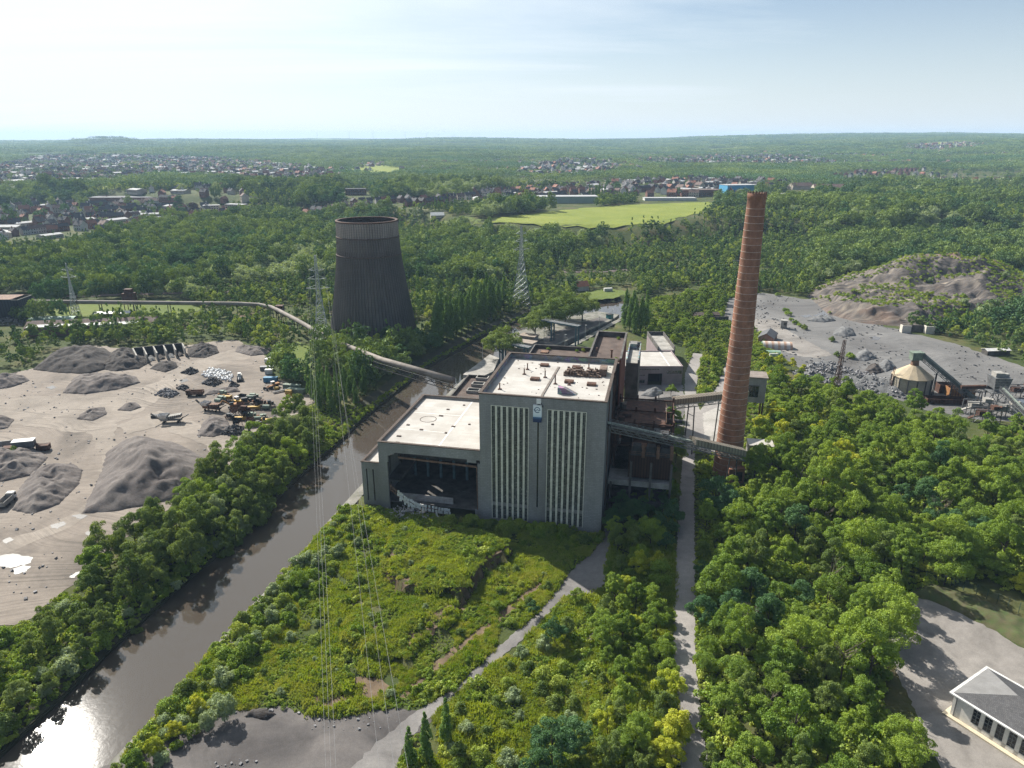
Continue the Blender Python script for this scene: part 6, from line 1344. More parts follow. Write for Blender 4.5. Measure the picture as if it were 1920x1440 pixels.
def digger(u,v,rz,label,col):
    p=P(u,v,0); t=thing('excavator',label,'excavator',(p.x,p.y,.06),rz)
    for s in (-1,1): m=MB(); m.prism([(s*1.25-.35,-2.0),(s*1.25+.35,-2.0),(s*1.25+.35,2.0),(s*1.25-.35,2.0)],0,.9); m.build('track',M['steel_dark'],t)
    m=MB(); m.box(-1.3,1.3,-2.3,1.2,1.1,2.3); m.build('body',col,t); m=MB(); m.box(-1.3,-.2,-.4,1.3,2.3,3.3); m.build('cab',M['glass_dark'],t); m=MB(); m.bar((.2,1.0,2.0),(.2,4.2,4.6),.45,.6); m.bar((.2,4.2,4.6),(.2,6.2,2.0),.35,.45); m.build('boom',col,t); m=MB(); m.box(-.4,.8,5.8,6.8,.9,2.0); m.build('bucket',M['steel_dark'],t); return t
def belt(u,v,rz,label,L,h0,h1,mat,name='belt_conveyor'):
    p=P(u,v,0); t=thing(name,label,'conveyor',(p.x,p.y,.06),rz); m=MB()
    for s in (-.6,.6): m.bar((s,-L/2,h0),(s,L/2,h1),.15,.4)
    n=int(L/1.5)
    for k in range(n): a=-L/2+L*k/n; z=h0+(h1-h0)*k/n; m.bar((-.6,a,z-.15),(.6,a,z-.15),.1,.1)
    m.build('frame',mat,t); MB().bar((0,-L/2,h0+.15),(0,L/2,h1+.15),.9,.1).build('belt',M['steel_dark'],t)
    m=MB(); [m.bar((s,L*.25,h0+(h1-h0)*.75),(s*1.6,L*.25,0),.15,.15) for s in (-.6,.6)]; [m.bar((s,-L*.35,h0+(h1-h0)*.15),(s*1.6,-L*.35,0),.15,.15) for s in (-.6,.6)]; m.build('leg',mat,t); return t
def screener(u,v,rz,label,mat,seed):
    p=P(u,v,0); t=thing('screening_machine',label,'machine',(p.x,p.y,.06),rz); g=random.Random(seed)
    m=MB(); m.box(-4.5,4.5,-.9,.9,1.0,1.5); m.box(-4.2,-1.2,-1.2,1.2,1.5,2.6); m.build('chassis',mat,t)
    m=MB(); m.hexa([(-1,-1.4,2.0),(4.5,-1.4,2.6),(4.5,1.4,2.6),(-1,1.4,2.0),(-1,-1.4,3.2),(4.5,-1.4,3.9),(4.5,1.4,3.9),(-1,1.4,3.2)]); m.build('screen_box',mat,t)
    for k in range(6): m=MB(); m.bar((-.6+k*.9,-1.5,2.1+k*.1),(-.6+k*.9,-1.5,3.5+k*.1),.15,.15); m.build('rib',M['steel_dark'],t)
    m=MB(); m.add([(-4.6,-1.5,2.6),(-1.6,-1.5,2.6),(-1.6,1.5,2.6),(-4.6,1.5,2.6),(-5.2,-2,3.9),(-1.2,-2,3.9),(-1.2,2,3.9),(-5.2,2,3.9)],[(0,1,5,4),(1,2,6,5),(2,3,7,6),(3,0,4,7)]); m.build('feed_hopper',WHT,t)
    m=MB(); m.bar((-4.5,0,1.5),(-8.2,0,4.6),.9,.3); m.bar((4.3,.2,1.6),(7.4,.6,3.2),.9,.3); m.build('belt',M['steel_dark'],t); wheels(t,[(x,s) for x in (-3,3) for s in (-1.1,1.1)],.5,.35,'y'); return t
tipper(15,945,R(8),'white tipper truck with an empty open body at the left edge of the yard',WHT,M['concrete_plain'])
t=tipper(366,742,R(96),'brown tipping trailer truck parked behind the low gravel bank',M['rust'],M['rust_light'])
loader(450,712,R(200),'white wheel loader parked beside the white bags',WHT)
loader(445,757,R(60),'yellow wheel loader with a white cab in the scrap area',YEL)
digger(437,766,R(120),'orange worn excavator among the scrap machines',ORA)
screener(322,792,R(8),'pale grey mobile screening machine at the left of the scrap area',M['concrete_plain'],1)
screener(398,770,R(-15),'rusty mobile screening machine above the cone shaped heap',M['rust_light'],2)
container(293,783,R(5),'low dark skip left of the pale screening machine',M['steel_dark'],4,2,1.3,'skip'); container(311,781,R(-8),'second low dark skip touching the pale screening machine',M['steel_dark'],3,2,1.3,'skip')
container(505,679,R(80),'white site container at the top of the container row',WHT,6,2.6); container(501,694,R(5),'grey open container in the container row',M['steel'],7,2.6,2.2); container(505,701,R(5),'small white site cabin below the grey container',WHT,4,2.6)
container(508,716,R(0),'blue container at the bottom of the container row',BLU,7,2.6); container(548,730,R(-15),'longer dark green container beside the poplars',GRN,9,2.6); container(556,738,R(-15),'second dark green container nearest the poplars',GRN,9,2.6)
loader(512,728,R(140),'orange worn loader below the blue container',ORA); belt(527,735,R(-50),'short grey belt conveyor lying below the containers',8,.6,.8,M['steel'])
tk=thing('fuel_tank','round yellow tank beside the dark green containers','tank',P(542,740,0)); m=MB(); m.cyl((-1.6,0,1.4),(1.6,0,1.4),1.2,1.2,14); m.build('tank',YEL,tk); m=MB(); m.box(-1.2,-.8,-.8,.8,0,.6); m.box(.8,1.2,-.8,.8,0,.6); m.build('cradle',M['steel_dark'],tk)
tk=thing('fuel_tank','small yellow tank on the ground near the orange loader','tank',P(519,731,0)); m=MB(); m.cyl((-1,0,.9),(1,0,.9),.8,.8,12); m.build('tank',YEL,tk)
digger(555,750,R(160),'yellow excavator half hidden by the bank trees',YEL)
# bulk bags
bagm=bpy.data.meshes.new('bulk_bag'); b=MB()
for i,(zz0,w0) in enumerate(((0,.42),(.25,.52),(.7,.52),(.95,.36))): b.v.extend([(-w0,-w0,zz0),(w0,-w0,zz0),(w0,w0,zz0),(-w0,w0,zz0)])
for k in range(3): b.f+= [(k*4+i,k*4+(i+1)%4,(k+1)*4+(i+1)%4,(k+1)*4+i) for i in range(4)]
b.f.append((12,13,14,15)); bagm.from_pydata(b.v,[],b.f); bagm.materials.append(simple('white_bag_fabric',(.78,.78,.77),(.6,.6,.6),1,.7)); bagm.update()
for x,y in spread(px((378,706),(392,694),(415,694),(437,702),(434,716),(410,712)),1.25,77)[:110]:
    o=link(bpy.data.objects.new('bulk_bag',bagm)); o.location=(x,y,.06+(random.random()<.3)*.7); o.rotation_euler=(random.uniform(-.2,.2),random.uniform(-.2,.2),random.uniform(0,3)); tag(o,'white bulk bag in the heap of bags in the left yard','bag','white bulk bags')
# scrap machines: frames, tanks and beams standing in the scrap area
random.seed(55)
SCR=[('rusty steel frame',M['rust']),('yellow steel box girder',YEL),('dark steel hopper',M['steel_dark']),('orange rusted chassis',ORA),('green grey tank',GRN),('pale steel frame',M['concrete_plain']),('brown rusted hopper',M['rust_light'])]
for i,(u,v) in enumerate(((418,752),(427,748),(455,752),(463,757),(470,750),(478,748),(452,768),(462,772),(472,768),(484,764),(492,760),(500,768),(508,762),(440,778),(432,785),(450,788),(462,786),(474,784),(484,790),(494,786),(470,797),(486,800),(500,792),(446,798),(420,742),(410,756))):
    nm,mt=SCR[i%7]; p=P(u,v,0); t=thing('scrap_machine',nm+' standing in the crowded scrap area of the left yard','scrap machine',(p.x,p.y,.05),random.uniform(-.5,.5),'scrap machines in the left yard'); L=random.uniform(2.0,4.2)
    if i%7 in (1,): m=MB(); m.box(-L,L,-.7,.7,.3,1.6); m.box(-L,-L+.3,-.9,.9,0,2.0); m.box(L-.3,L,-.9,.9,0,2.0); m.build('girder',mt,t)
    elif i%7 in (2,6):
        m=MB(); m.add([(-.8,-.8,1.2),(.8,-.8,1.2),(.8,.8,1.2),(-.8,.8,1.2),(-1.7,-1.5,3.2),(1.7,-1.5,3.2),(1.7,1.5,3.2),(-1.7,1.5,3.2)],[(0,1,5,4),(1,2,6,5),(2,3,7,6),(3,0,4,7),(0,3,2,1)]); m.build('hopper',mt,t); m=MB(); [m.bar((a,b,0),(a,b,2.4),.2,.2) for a in (-1.4,1.4) for b in (-1.2,1.2)]; m.build('stand',M['rust'],t)
    elif i%7==4: m=MB(); m.cyl((-L*.6,0,1.3),(L*.6,0,1.3),1.1,1.1,14); m.build('tank',mt,t); m=MB(); m.box(-1,-.7,-.8,.8,0,.6); m.box(.7,1,-.8,.8,0,.6); m.build('cradle',M['rust'],t)
    else:
        m=MB(); m.bar((-L,-.7,.9),(L,-.7,.9),.25,.35); m.bar((-L,.7,.9),(L,.7,.9),.25,.35); [m.bar((x,-.7,.9),(x,.7,.9),.2,.25) for x in np.arange(-L,L+.1,L/3)]; m.build('frame',mt,t); m=MB(); m.box(-L*.6,L*.1,-.8,.8,1.1,2.3+random.random()); m.cyl((L*.4,0,1.1),(L*.4,0,2.4),.6,.6,10); m.build('engine',random.choice((M['rust'],M['steel_dark'],GRN)),t); m=MB(); [m.bar((x,y,0),(x,y,.9),.3,.3) for x in (-L*.8,L*.8) for y in (-.6,.6)]; m.build('foot',M['rust'],t)
for u,v in ((480,762),(440,800),(497,803),(468,812)):
    p=P(u,v,0); t=thing('steel_post','tall dark steel box post standing among the scrap machines','post',(p.x,p.y,0),.3,'dark posts in the scrap area'); MB().box(-.5,.5,-.5,.5,0,5.5).build('post',M['steel_dark'],t)
# wrecked plant at the left edge
t=thing('wrecked_plant','wrecked crushing plant with a white roofed cabin at the left edge of the yard','machine',P(45,848,0),R(15)); m=MB(); m.box(-3,4.5,-1.6,1.6,2.2,5.0); m.build('cabin',M['steel'],t); MB().box(-3.2,4.7,-1.8,1.8,5.0,5.3).build('roof',WHT,t)
m=MB(); m.box(-7,-3.3,-1.5,1.5,1.0,3.0); m.bar((-3,0,2),(-9,-2,.6),1.4,.8); m.bar((4,0,3.5),(9,-1,1.5),1.2,.6); m.box(5,9.5,-1.5,1.5,.5,2.6); m.build('machine_frame',M['rust'],t); m=MB(); [m.bar((x,y,0),(x,y,2.4),.3,.3) for x in (-6,-2,3,8) for y in (-1.3,1.3)]; m.build('leg',M['rust'],t)
p=P(28,858,0); plant('shrub','yard_bush',p.x,p.y,1.6,'dark green bush in front of the wrecked plant at the left edge','shrub',None)
w=thing('concrete_wall','pale concrete slab wall at the left edge behind the green bush','wall',P(2,842,0),R(20)); MB().box(-5,4,-.4,.4,0,3.4).build('slab',M['concrete_plain'],w)
# ------------------------------------------------------------------ right yard buildings
def gable(name,label,loc,rz,L,w,h,rh,wall,roof,over=.4,cat='shed'):
    t=thing(name,label,cat,loc,rz); m=MB(); m.box(-L/2,L/2,-w/2,w/2,0,h); m.add([(-L/2,-w/2,h),(-L/2,w/2,h),(-L/2,0,h+rh)],[(0,2,1)]); m.add([(L/2,-w/2,h),(L/2,w/2,h),(L/2,0,h+rh)],[(0,1,2)]); m.build('wall',wall,t)
    m=MB(); a=L/2+over;b=w/2+over;dz=rh*over/(w/2)
    for s in (-1,1): m.hexa([(-a,s*b,h-dz),(a,s*b,h-dz),(a,0,h+rh),(-a,0,h+rh),(-a,s*b,h-dz+.18),(a,s*b,h-dz+.18),(a,0,h+rh+.18),(-a,0,h+rh+.18)] if s<0 else [(a,b,h-dz),(-a,b,h-dz),(-a,0,h+rh),(a,0,h+rh),(a,b,h-dz+.18),(-a,b,h-dz+.18),(-a,0,h+rh+.18),(a,0,h+rh+.18)])
    m.build('roof',roof,t); return t
M['slate']=simple('dark_slate',(.10,.10,.105),(.065,.065,.07),.5,.7); M['brick']=brickmat('red_brick',(.24,.10,.07),(.19,.08,.055),(.2,.16,.14),.5,.2,.02)
gs=P(1439,638,0); g=gable('shed','dark grey gable roofed brick shed beside the green huts','%s'%'' or gs,R(62),15,9,3.4,2.6,M['brick'],M['slate']); 
def hut(name,label,loc,rz,L,r,mat,endm):
    t=thing(name,label,'hut',loc,rz); m=MB(); n=14; vs=[];fs=[]
    k=int(L/1.2)
    for j in range(k+1):
        for i in range(n+1): a=math.pi*i/n; vs.append((-L/2+L*j/k,-r*math.cos(a),r*math.sin(a)*.95))
    for j in range(k):
        for i in range(n): fs.append((j*(n+1)+i,j*(n+1)+i+1,(j+1)*(n+1)+i+1,(j+1)*(n+1)+i))
    m.add(vs,fs).build('roof',mat,t)
    m=MB()
    for x in (-L/2+.05,L/2-.05): m.add([(x,-r*.98*math.cos(math.pi*i/n),r*.93*math.sin(math.pi*i/n)) for i in range(n+1)],[tuple(range(n+1))])
    m.build('end_wall',endm,t); MB().box(-L/2-.03,-L/2+.02,-1.3,1.3,0,2.8).build('door',M['steel_dark'],t); return t
GH_=simple('pale_green_sheet',(.24,.36,.27),(.17,.26,.2),.5,.7)
def rustsheet():
    t=NT('rust_streaked_sheet'); co=t.coord(); w=t.math('FRACT',t.math('MULTIPLY',t.n('ShaderNodeSeparateXYZ',ins={0:co}).outputs[0],.28)); col=t.mix(t.ramp(w,[(.3,0.0),(.55,1.0)]),(.42,.27,.19),(.52,.47,.42)); col=t.mix(.5,col,t.ramp(t.noise(co,.7,5),[(.3,.6),(.7,1.1)]),'MULTIPLY'); t.principled(col,.8); return t.mat
hut('round_hut','rust streaked round roofed hut with a green end wall',P(1456,652,0),R(-8),17,4.0,rustsheet(),GH_); hut('round_hut','smaller pale green round roofed hut in front of the rust streaked one',P(1449,666,0),R(-8),8,3.0,GH_,GH_)
w=thing('weighbridge_hut','small pale block hut with a window beside the pale strip','hut',P(1469,615,0),R(-20)); m=MB(); m.box(-2,2,-1.8,1.8,0,5.2); m.build('wall',M['concrete_plain'],w); MB().box(-2.2,2.2,-2,2,5.2,5.5).build('roof',M['concrete_plain'],w); m=MB(); m.box(-.2,1.6,-1.86,-1.81,2.4,4.2); m.build('window',M['glass_dark'],w)
w=thing('wall_fragment','white wall fragment in the bushes beside the green huts','wall',P(1450,672,0),.1); MB().box(-2.5,2.5,-.3,.3,0,3).build('slab',M['white_paint'],w)
w=thing('loading_wall','long broken concrete loading wall with two bright end slabs in the grey yard','wall',P(1728,624,0),R(-8)); m=MB(); m.box(-13,14,2,2.6,0,4.5); m.build('back_wall',M['concrete_dark'],w)
for x in (-13,1.5): m=MB(); m.box(x,x+5.5,-2,-1.4,0,4.8); m.box(x,x+.6,-1.4,2,0,4.8); m.build('end_slab',simple('pale_limewash',(.62,.58,.5),(.48,.44,.38),.4),w)  # end slabs in a paler tone than the back wall
gable('cabin','small cabin with a pale roof at the far right edge of the grey yard',P(1866,664,0),R(5),14,5,2.8,.8,M['concrete_dark'],WHT,cat='cabin')
gable('shed','brick shed with a low brown roof at the far end of the upper road',P(1322,597,0),R(5),18,7,3.2,1.2,M['brick'],M['parapet_cap'])
w=thing('brick_enclosure','roofless brick enclosure beside the far brick shed','wall',P(1347,600,0),R(5)); m=MB(); m.box(-6,6,-3,-2.6,0,3.2); m.box(-6,-5.6,-2.6,3,0,3.2); m.box(5.6,6,-2.6,3,0,3.2); m.build('wall',M['concrete_dark'],w)
def car(u,v,rz,label,col):
    p=Pg(u,v); t=thing('parked_car',label,'car',p+Vector((0,0,.06)),rz); wheels(t,[(s*.8,y) for y in (-1.3,1.35) for s in (-1,1)],.33,.22); m=MB(); m.box(-.88,.88,-2.1,2.1,.32,.9); m.add([(-.8,-1.5,.9),(.8,-1.5,.9),(.8,1.0,.9),(-.8,1.0,.9),(-.65,-1.1,1.42),(.65,-1.1,1.42),(.65,.3,1.42),(-.65,.3,1.42)],[(4,5,6,7)]); m.build('body',col,t); m=MB(); m.add([(-.8,-1.5,.9),(.8,-1.5,.9),(.8,1.0,.9),(-.8,1.0,.9),(-.66,-1.12,1.40),(.66,-1.12,1.40),(.66,.32,1.40),(-.66,.32,1.40)],[(0,1,5,4),(1,2,6,5),(2,3,7,6),(3,0,4,7)]); m.build('window',M['glass_dark'],t)
car(1303,604,1.0,'red car parked near the far brick shed',simple('red_car_paint',(.45,.03,.05),(.4,.03,.05),.5,.35)); car(1308,607,1.3,'white car parked beside the red car',WHT)
# conical silo and crushing plant
SI=thing('conical_silo','round beige concrete silo with a cone roof and a feed conveyor on top','silo',P(1705,735,0)); limew=brickmat('silo_concrete',(.52,.46,.37),(.46,.41,.33),(.16,.14,.12),4.6,30,.35,(.3,.27,.22),.45,.2,bump=0)
m=MB(); n=14; rr=9.0
m.lathe([(rr,0),(rr,8.6)],n).build('wall',simple('beige_concrete',(.42,.36,.28),(.28,.25,.2),.2,.9),SI); MB().lathe([(rr+.35,8.6),(rr+.35,8.9),(2.0,14.2),(1.7,14.2)],n).build('roof',simple('pale_cone_roof',(.46,.37,.25),(.34,.28,.2),.3,.9),SI)
for i in range(n): a=2*math.pi*i/n; m=MB(); m.box(-.22,.22,-.22,.22,0,8.6); o=m.build('rib',M['concrete_dark'],SI); o.location=((rr+.1)*math.cos(a),(rr+.1)*math.sin(a),0)
m=MB(); m.cyl((0,0,14),(0,0,17),1.9,1.6,12); m.build('head',M['rust_light'],SI); m=MB(); m.box(-2.6,2.6,-1.8,1.8,17,20.5); m.box(-2.9,2.9,-2.1,2.1,20.5,20.9); m.build('head_house',GRN,SI); m=MB(); [m.bar((-rr-1.2,y,0),(-rr-.4,y,13),.2,.2) for y in (-.6,.6)]; [m.bar((-rr-1.2+.8*k/14,-.6,k),(-rr-1.2+.8*k/14,.6,k),.1,.1) for k in range(13)]; m.build('ladder',M['rust'],SI)
sp=P(1705,735,0); e=P(1828,752,1.5)
bridge('feed_conveyor','long grey green conveyor climbing from the crushing plant to the top of the silo',Vector((sp.x+2,sp.y,19.5)),Vector((e.x,e.y,1.8)),2.4,2.0,.02,simple('green_grey_sheet',(.12,.14,.13),(.07,.08,.08),.4),(.32,.6,.85),False)
e2=P(1800,728,7);e3=P(1860,727,8); bridge('link_conveyor','level rusty conveyor between the silo conveyor and the grey hopper',e2,e3,1.6,1.6,.02,M['rust'],(.2,.7),False)
CP=thing('hopper_tower','grey riveted hopper on a steel frame in the crushing plant at the right edge','hopper',P(1862,762,0),R(-5)); m=MB(); m.add([(-3.0,-3,9.5),(3,-3,9.5),(3,3,9.5),(-3,3,9.5),(-3.8,-3.6,15),(3.8,-3.6,15),(3.8,3.6,15),(-3.8,3.6,15)],[(0,1,5,4),(1,2,6,5),(2,3,7,6),(3,0,4,7),(4,5,6,7),(0,3,2,1)]); m.build('bin',M['steel'],CP)
m=MB(); [m.bar((-3-.8*k/4.0+.0,-3.05-.6*k/4.0-.06,9.8+5.2*k/4.0),(3+.8*k/4.0,-3.05-.6*k/4.0-.06,9.8+5.2*k/4.0),.12,.25) for k in range(5)]; [m.bar((x,-3.1,9.6),(x*1.25,-3.7,15),.12,.12) for x in (-2.4,-1.2,0,1.2,2.4)]; m.build('stiffener',M['concrete_plain'],CP)
m=MB(); [m.bar((x,y,0),(x,y,9.6),.4,.4) for x in (-3,3) for y in (-3,3)]; [m.bar((-3,y,a),(3,y,b),.2,.2) for y in (-3,3) for a,b in ((1,8),(8,1))]; m.build('leg',M['steel'],CP); m=MB(); m.box(-4.2,4.2,-4,4,7.6,7.9); [m.bar((-4.2,-4,8.0+h),(4.2,-4,8.0+h),.08,.08) for h in (.5,1)]; m.build('platform',M['steel'],CP); m=MB(); m.box(-3,1,-2,2,15,17); m.box(1.5,3.5,-1,1,15,16.4); m.build('head_house',M['concrete_plain'],CP)
a=P(1872,733,13);b=P(1985,850,0); bridge('discharge_conveyor','steep rust speckled conveyor running from the hopper out of the right edge',Vector((a.x,a.y-2,14.5)),Vector((b.x,b.y,2)),2.2,1.8,.98,M['rust'],(.5,),True)
for i,(u,v,sx,sz,mt,lab) in enumerate(((1775,735,5,4.5,M['rust'],'rusty open steel bin under the silo conveyor, left one'),(1798,742,6,4.5,ORA,'orange rusted open steel bin under the silo conveyor'),(1770,755,9,2.6,M['rust'],'long low rusty steel box below the two open bins'))):
    t=thing('steel_bin',lab,'bin',P(u,v,0),R(-6)); m=MB(); w2=sx/2; m.box(-sx,sx,-2.6,-2.4,0,sz); m.box(-sx,sx,2.4,2.6,0,sz); m.box(-sx,-sx+.2,-2.4,2.4,0,sz); m.box(sx-.2,sx,-2.4,2.4,0,sz); m.build('side_plate',mt,t); m=MB(); [m.box(x,x+.2,-2.75,-2.6,0,sz) for x in np.arange(-sx,sx,1.4)]; m.build('rib',M['rust'],t)
random.seed(77)
for i,(u,v,lab) in enumerate(((1830,775,'tangled grey steel frame below the silo conveyor'),(1880,780,'grey screening frame below the hopper'),(1908,745,'rusty machine frame behind the hopper at the right edge'),(1845,790,'lower belt frame of the crushing plant above the wood'))):
    t=thing('plant_frame',lab,'steel frame',P(u,v,0),R(-8)); m=MB(); L=5.5
    for x in (-L,0,L):
        for y in (-2,2): m.bar((x,y,0),(x,y,6),.3,.3)
    for y in (-2,2): m.bar((-L,y,6),(L,y,6),.3,.4); m.bar((-L,y,3),(L,y,3),.25,.3); m.bar((-L,y,0),(0,y,6),.18,.18); m.bar((L,y,0),(0,y,6),.18,.18)
    m.build('frame',M['steel'],t); m=MB(); m.box(-3.5,1,-1.8,1.8,3.2,5.4); m.bar((-7,0,1.2),(6,0,7.2),1.4,.5); m.box(2,4.6,-1.5,1.5,6,7.6); m.build('machine',random.choice((M['rust'],M['concrete_plain'],M['steel_dark'])),t)
container(1912,775,R(-20),'white tank container at the right edge beside the crushing plant',WHT,9,5,6)
# thin lattice mast above the wood
def lattice(m,h,w0,w1,n,th,z0=0):
    lv=[z0+h*(1-(1-k/n)**1.0) for k in range(n+1)]
    def c(z): w=(w0+(w1-w0)*(z-z0)/h)/2; return [(-w,-w,z),(w,-w,z),(w,w,z),(-w,w,z)]
    for k in range(n):
        A,B=c(lv[k]),c(lv[k+1])
        for i in range(4):
            j=(i+1)%4; m.bar(A[i],B[i],th,th); m.bar(A[i],B[j],th*.6,th*.6); m.bar(A[j],B[i],th*.6,th*.6); m.bar(B[i],B[j],th*.6,th*.6)
p=P(1563,755,0); zt=PY(1577,638,p.y).z
t=thing('lattice_mast','thin rusty lattice mast leaning above the wood beside the rubble bank','mast',(p.x,p.y,0)); m=MB(); lattice(m,zt,2.6,.9,16,.16); m.build('lattice',M['rust'],t); t.rotation_euler=(0,R(1.5),.4)

# loose stone scattered over both yards
def stones(name,poly,n,seed,mat,label,smax=.8,keep=lambda x,y:True):
    g=np.random.default_rng(seed); xs=[p[0] for p in poly];ys=[p[1] for p in poly]; x=g.uniform(min(xs),max(xs),n*2);y=g.uniform(min(ys),max(ys),n*2); ok=inpoly(x,y,poly)&(fbm(x,y,22,seed,3)>.05); x=x[ok][:n];y=y[ok][:n]; m=MB()
    for a,b in zip(x,y): s=g.uniform(.12,1)**2*smax+.12; v=Vector((*g.normal(size=2),g.normal()*.4)).normalized(); p=Vector((a,b,.1+s*.15)); m.bar(p-v*s*.5,p+v*s*.5,s*.8,s*.5)
    tag(m.build(name,mat),label,'stones',None,'stuff')
stones('loose_stones',YARD,1500,601,M['stone'],'loose stones strewn over the left gravel yard')
stones('loose_stones',YARD2,1100,602,M['stone_dark'],'dark loose stones strewn over the grey yard',1.1)
stones('litter',CIND,160,603,M['stone'],'small pale litter and stones on the cinder clearing',.5)

heap('gravel_heap','grey gravel heap on the debris ground in front of the mauve workshop',px((1200,742),(1225,745),(1245,738),(1240,730),(1215,729)),2.2,M['heap_grey'],seed=700)
container(1178,752,.3,'white skip on the debris ground by the mauve workshop',WHT,4,2.2,2.0,'skip')
chunks('rubble_heap','brown debris heap with timber on the ground by the mauve workshop',px((1185,762),(1210,768),(1240,764),(1235,752),(1200,752)),1.2,160,.3,1.2,M['rust_light'],701)
# ------------------------------------------------------------------ pipe gallery over the river
PB=thing('pipe_bridge','long pale round conveyor pipe crossing the flats and bridging the river to the station','pipe bridge',(0,0,0))
pipem=simple('weathered_pipe_cladding',(.27,.235,.20),(.16,.135,.115),.12,.8); 
path=[Vector(p) for p in PIPE]; m=MB(); m.tube(path,1.45,12); m.build('pipe',pipem,PB,True)
m=MB()
for a,b in zip(path[-3:],path[-2:]):
    d=(b-a); s=Vector((d.y,-d.x,0)).normalized(); n=int(d.length/4)
    for o in (-1.5,1.5):
        m.bar(a+s*o+Vector((0,0,-1.6)),b+s*o+Vector((0,0,-1.6)),.3,.3); m.bar(a+s*o+Vector((0,0,-4.2)),b+s*o+Vector((0,0,-4.2)),.3,.3)
        for k in range(n): p=a+d*k/n+s*o;q=a+d*(k+1)/n+s*o; m.bar(p+Vector((0,0,-1.6 if k%2 else -4.2)),q+Vector((0,0,-4.2 if k%2 else -1.6)),.18,.18)
m.build('truss',M['steel_dark'],PB)
for i in range(len(path)-2):
    a,b=path[i],path[i+1]; n=max(1,int((b-a).length/24))
    for k in range(n):
        p=a.lerp(b,k/n)
        if inpoly(np.array([p.x]),np.array([p.y]),RIVER)[0]: continue
        m=MB(); m.bar((p.x-1.3,p.y,0),(p.x-.8,p.y,p.z-1.5),.4,.4); m.bar((p.x+1.3,p.y,0),(p.x+.8,p.y,p.z-1.5),.4,.4); m.bar((p.x-1.2,p.y,3),(p.x+1.2,p.y,3),.25,.25); m.build('trestle',M['steel_dark'],PB)
t=thing('drive_house','small dark conveyor house at the left part of the long pipe','conveyor house',P(247,582,0)); m=MB(); m.box(-4,4,-3,3,5,13); m.box(-2.5,2.5,-2,2,13,16); m.build('body',M['rust'],t); m=MB(); [m.bar((x,y,0),(x,y,5),.4,.4) for x in (-3.5,3.5) for y in (-2.5,2.5)]; m.build('leg',M['rust'],t)
t=thing('drive_house','dark conveyor house at the bend of the long pipe','conveyor house',(-160,479,0)); m=MB(); m.box(-2.5,2.5,-2.2,2.2,5.5,11); m.build('body',M['rust'],t); m=MB(); [m.bar((x,y,0),(x,y,5.5),.3,.3) for x in (-2.2,2.2) for y in (-2,2)]; m.build('leg',M['rust'],t)
# ------------------------------------------------------------------ pylons and lines
def pylon(label,loc,H,W,rz,arms):
    t=thing('electricity_pylon',label,'pylon',loc,rz); m=MB(); lattice(m,H*.62,W,W*.22,9,.30); lattice(m,H*.38,W*.22,W*.10,8,.22,H*.62); m.build('mast',M['galv'],t); ends=[]
    for z,L in arms:
        m=MB()
        for s in (-1,1):
            w=W*.11; m.bar((s*w,-w,z),(s*L,0,z+.4),.14,.14); m.bar((s*w,w,z),(s*L,0,z+.4),.14,.14); m.bar((s*w,0,z+2.0),(s*L,0,z+.4),.14,.14)
            for k in (.33,.66): m.bar((s*(w+(L-w)*k),0,z),(s*(w+(L-w)*k),0,z+2*(1-k)),.1,.1)
            m.bar((s*L,0,z+.3),(s*L,0,z-1.8),.1,.1); ends.append(Vector((s*L,0,z-1.8)))
        m.build('crossarm',M['galv'],t)
    mw=Matrix.Translation(Vector(loc))@Matrix.Rotation(rz,4,'Z'); return [mw@e for e in ends]
E1=pylon('tall lattice pylon in front of the left side of the cooling tower',P(607,660,0),57,9.5,.2,((38,6.5),(43.5,5.2),(48.5,4.2)))
E2=pylon('tall lattice pylon behind the poplar row right of the cooling tower',P(977,577,0),60,10.5,.6,((43,7),(49,5.6),(54.5,4.4)))
E3=pylon('slender lattice pylon on the flats at far left',P(143,590,0),37,4.5,.1,((27,5.5),(32,4)))
WIRE=simple('power_cable',(.20,.20,.20),(.14,.14,.14),.5,.8)
def cable(a,b,sag,label,r=.024):
    a=Vector(a);b=Vector(b); o=a; pts=[]; n=28
    for k in range(n+1): f=k/n; p=a.lerp(b,f)-o; p.z-=sag*4*f*(1-f); pts.append(p)
    t=MB(); t.tube(pts,r,5); ob=t.build('power_cable',WIRE); ob.location=o; return tag(ob,label,'cable','power cables near the cooling tower')
for e,u in zip(E1,(612,745,622,716,632,772)): cable(e,P(u,1480,e.z-4),7,'thin power cable running from the tower pylon down over the scrub towards the viewer')
for a,b in zip(E1,E2): cable(a,b,4,'thin power cable strung between the two tall pylons beside the cooling tower')
for i,e in enumerate(E2): cable(e,Vector((360+i*3,980,58)),10,'thin power cable running from the second tall pylon towards the plateau')
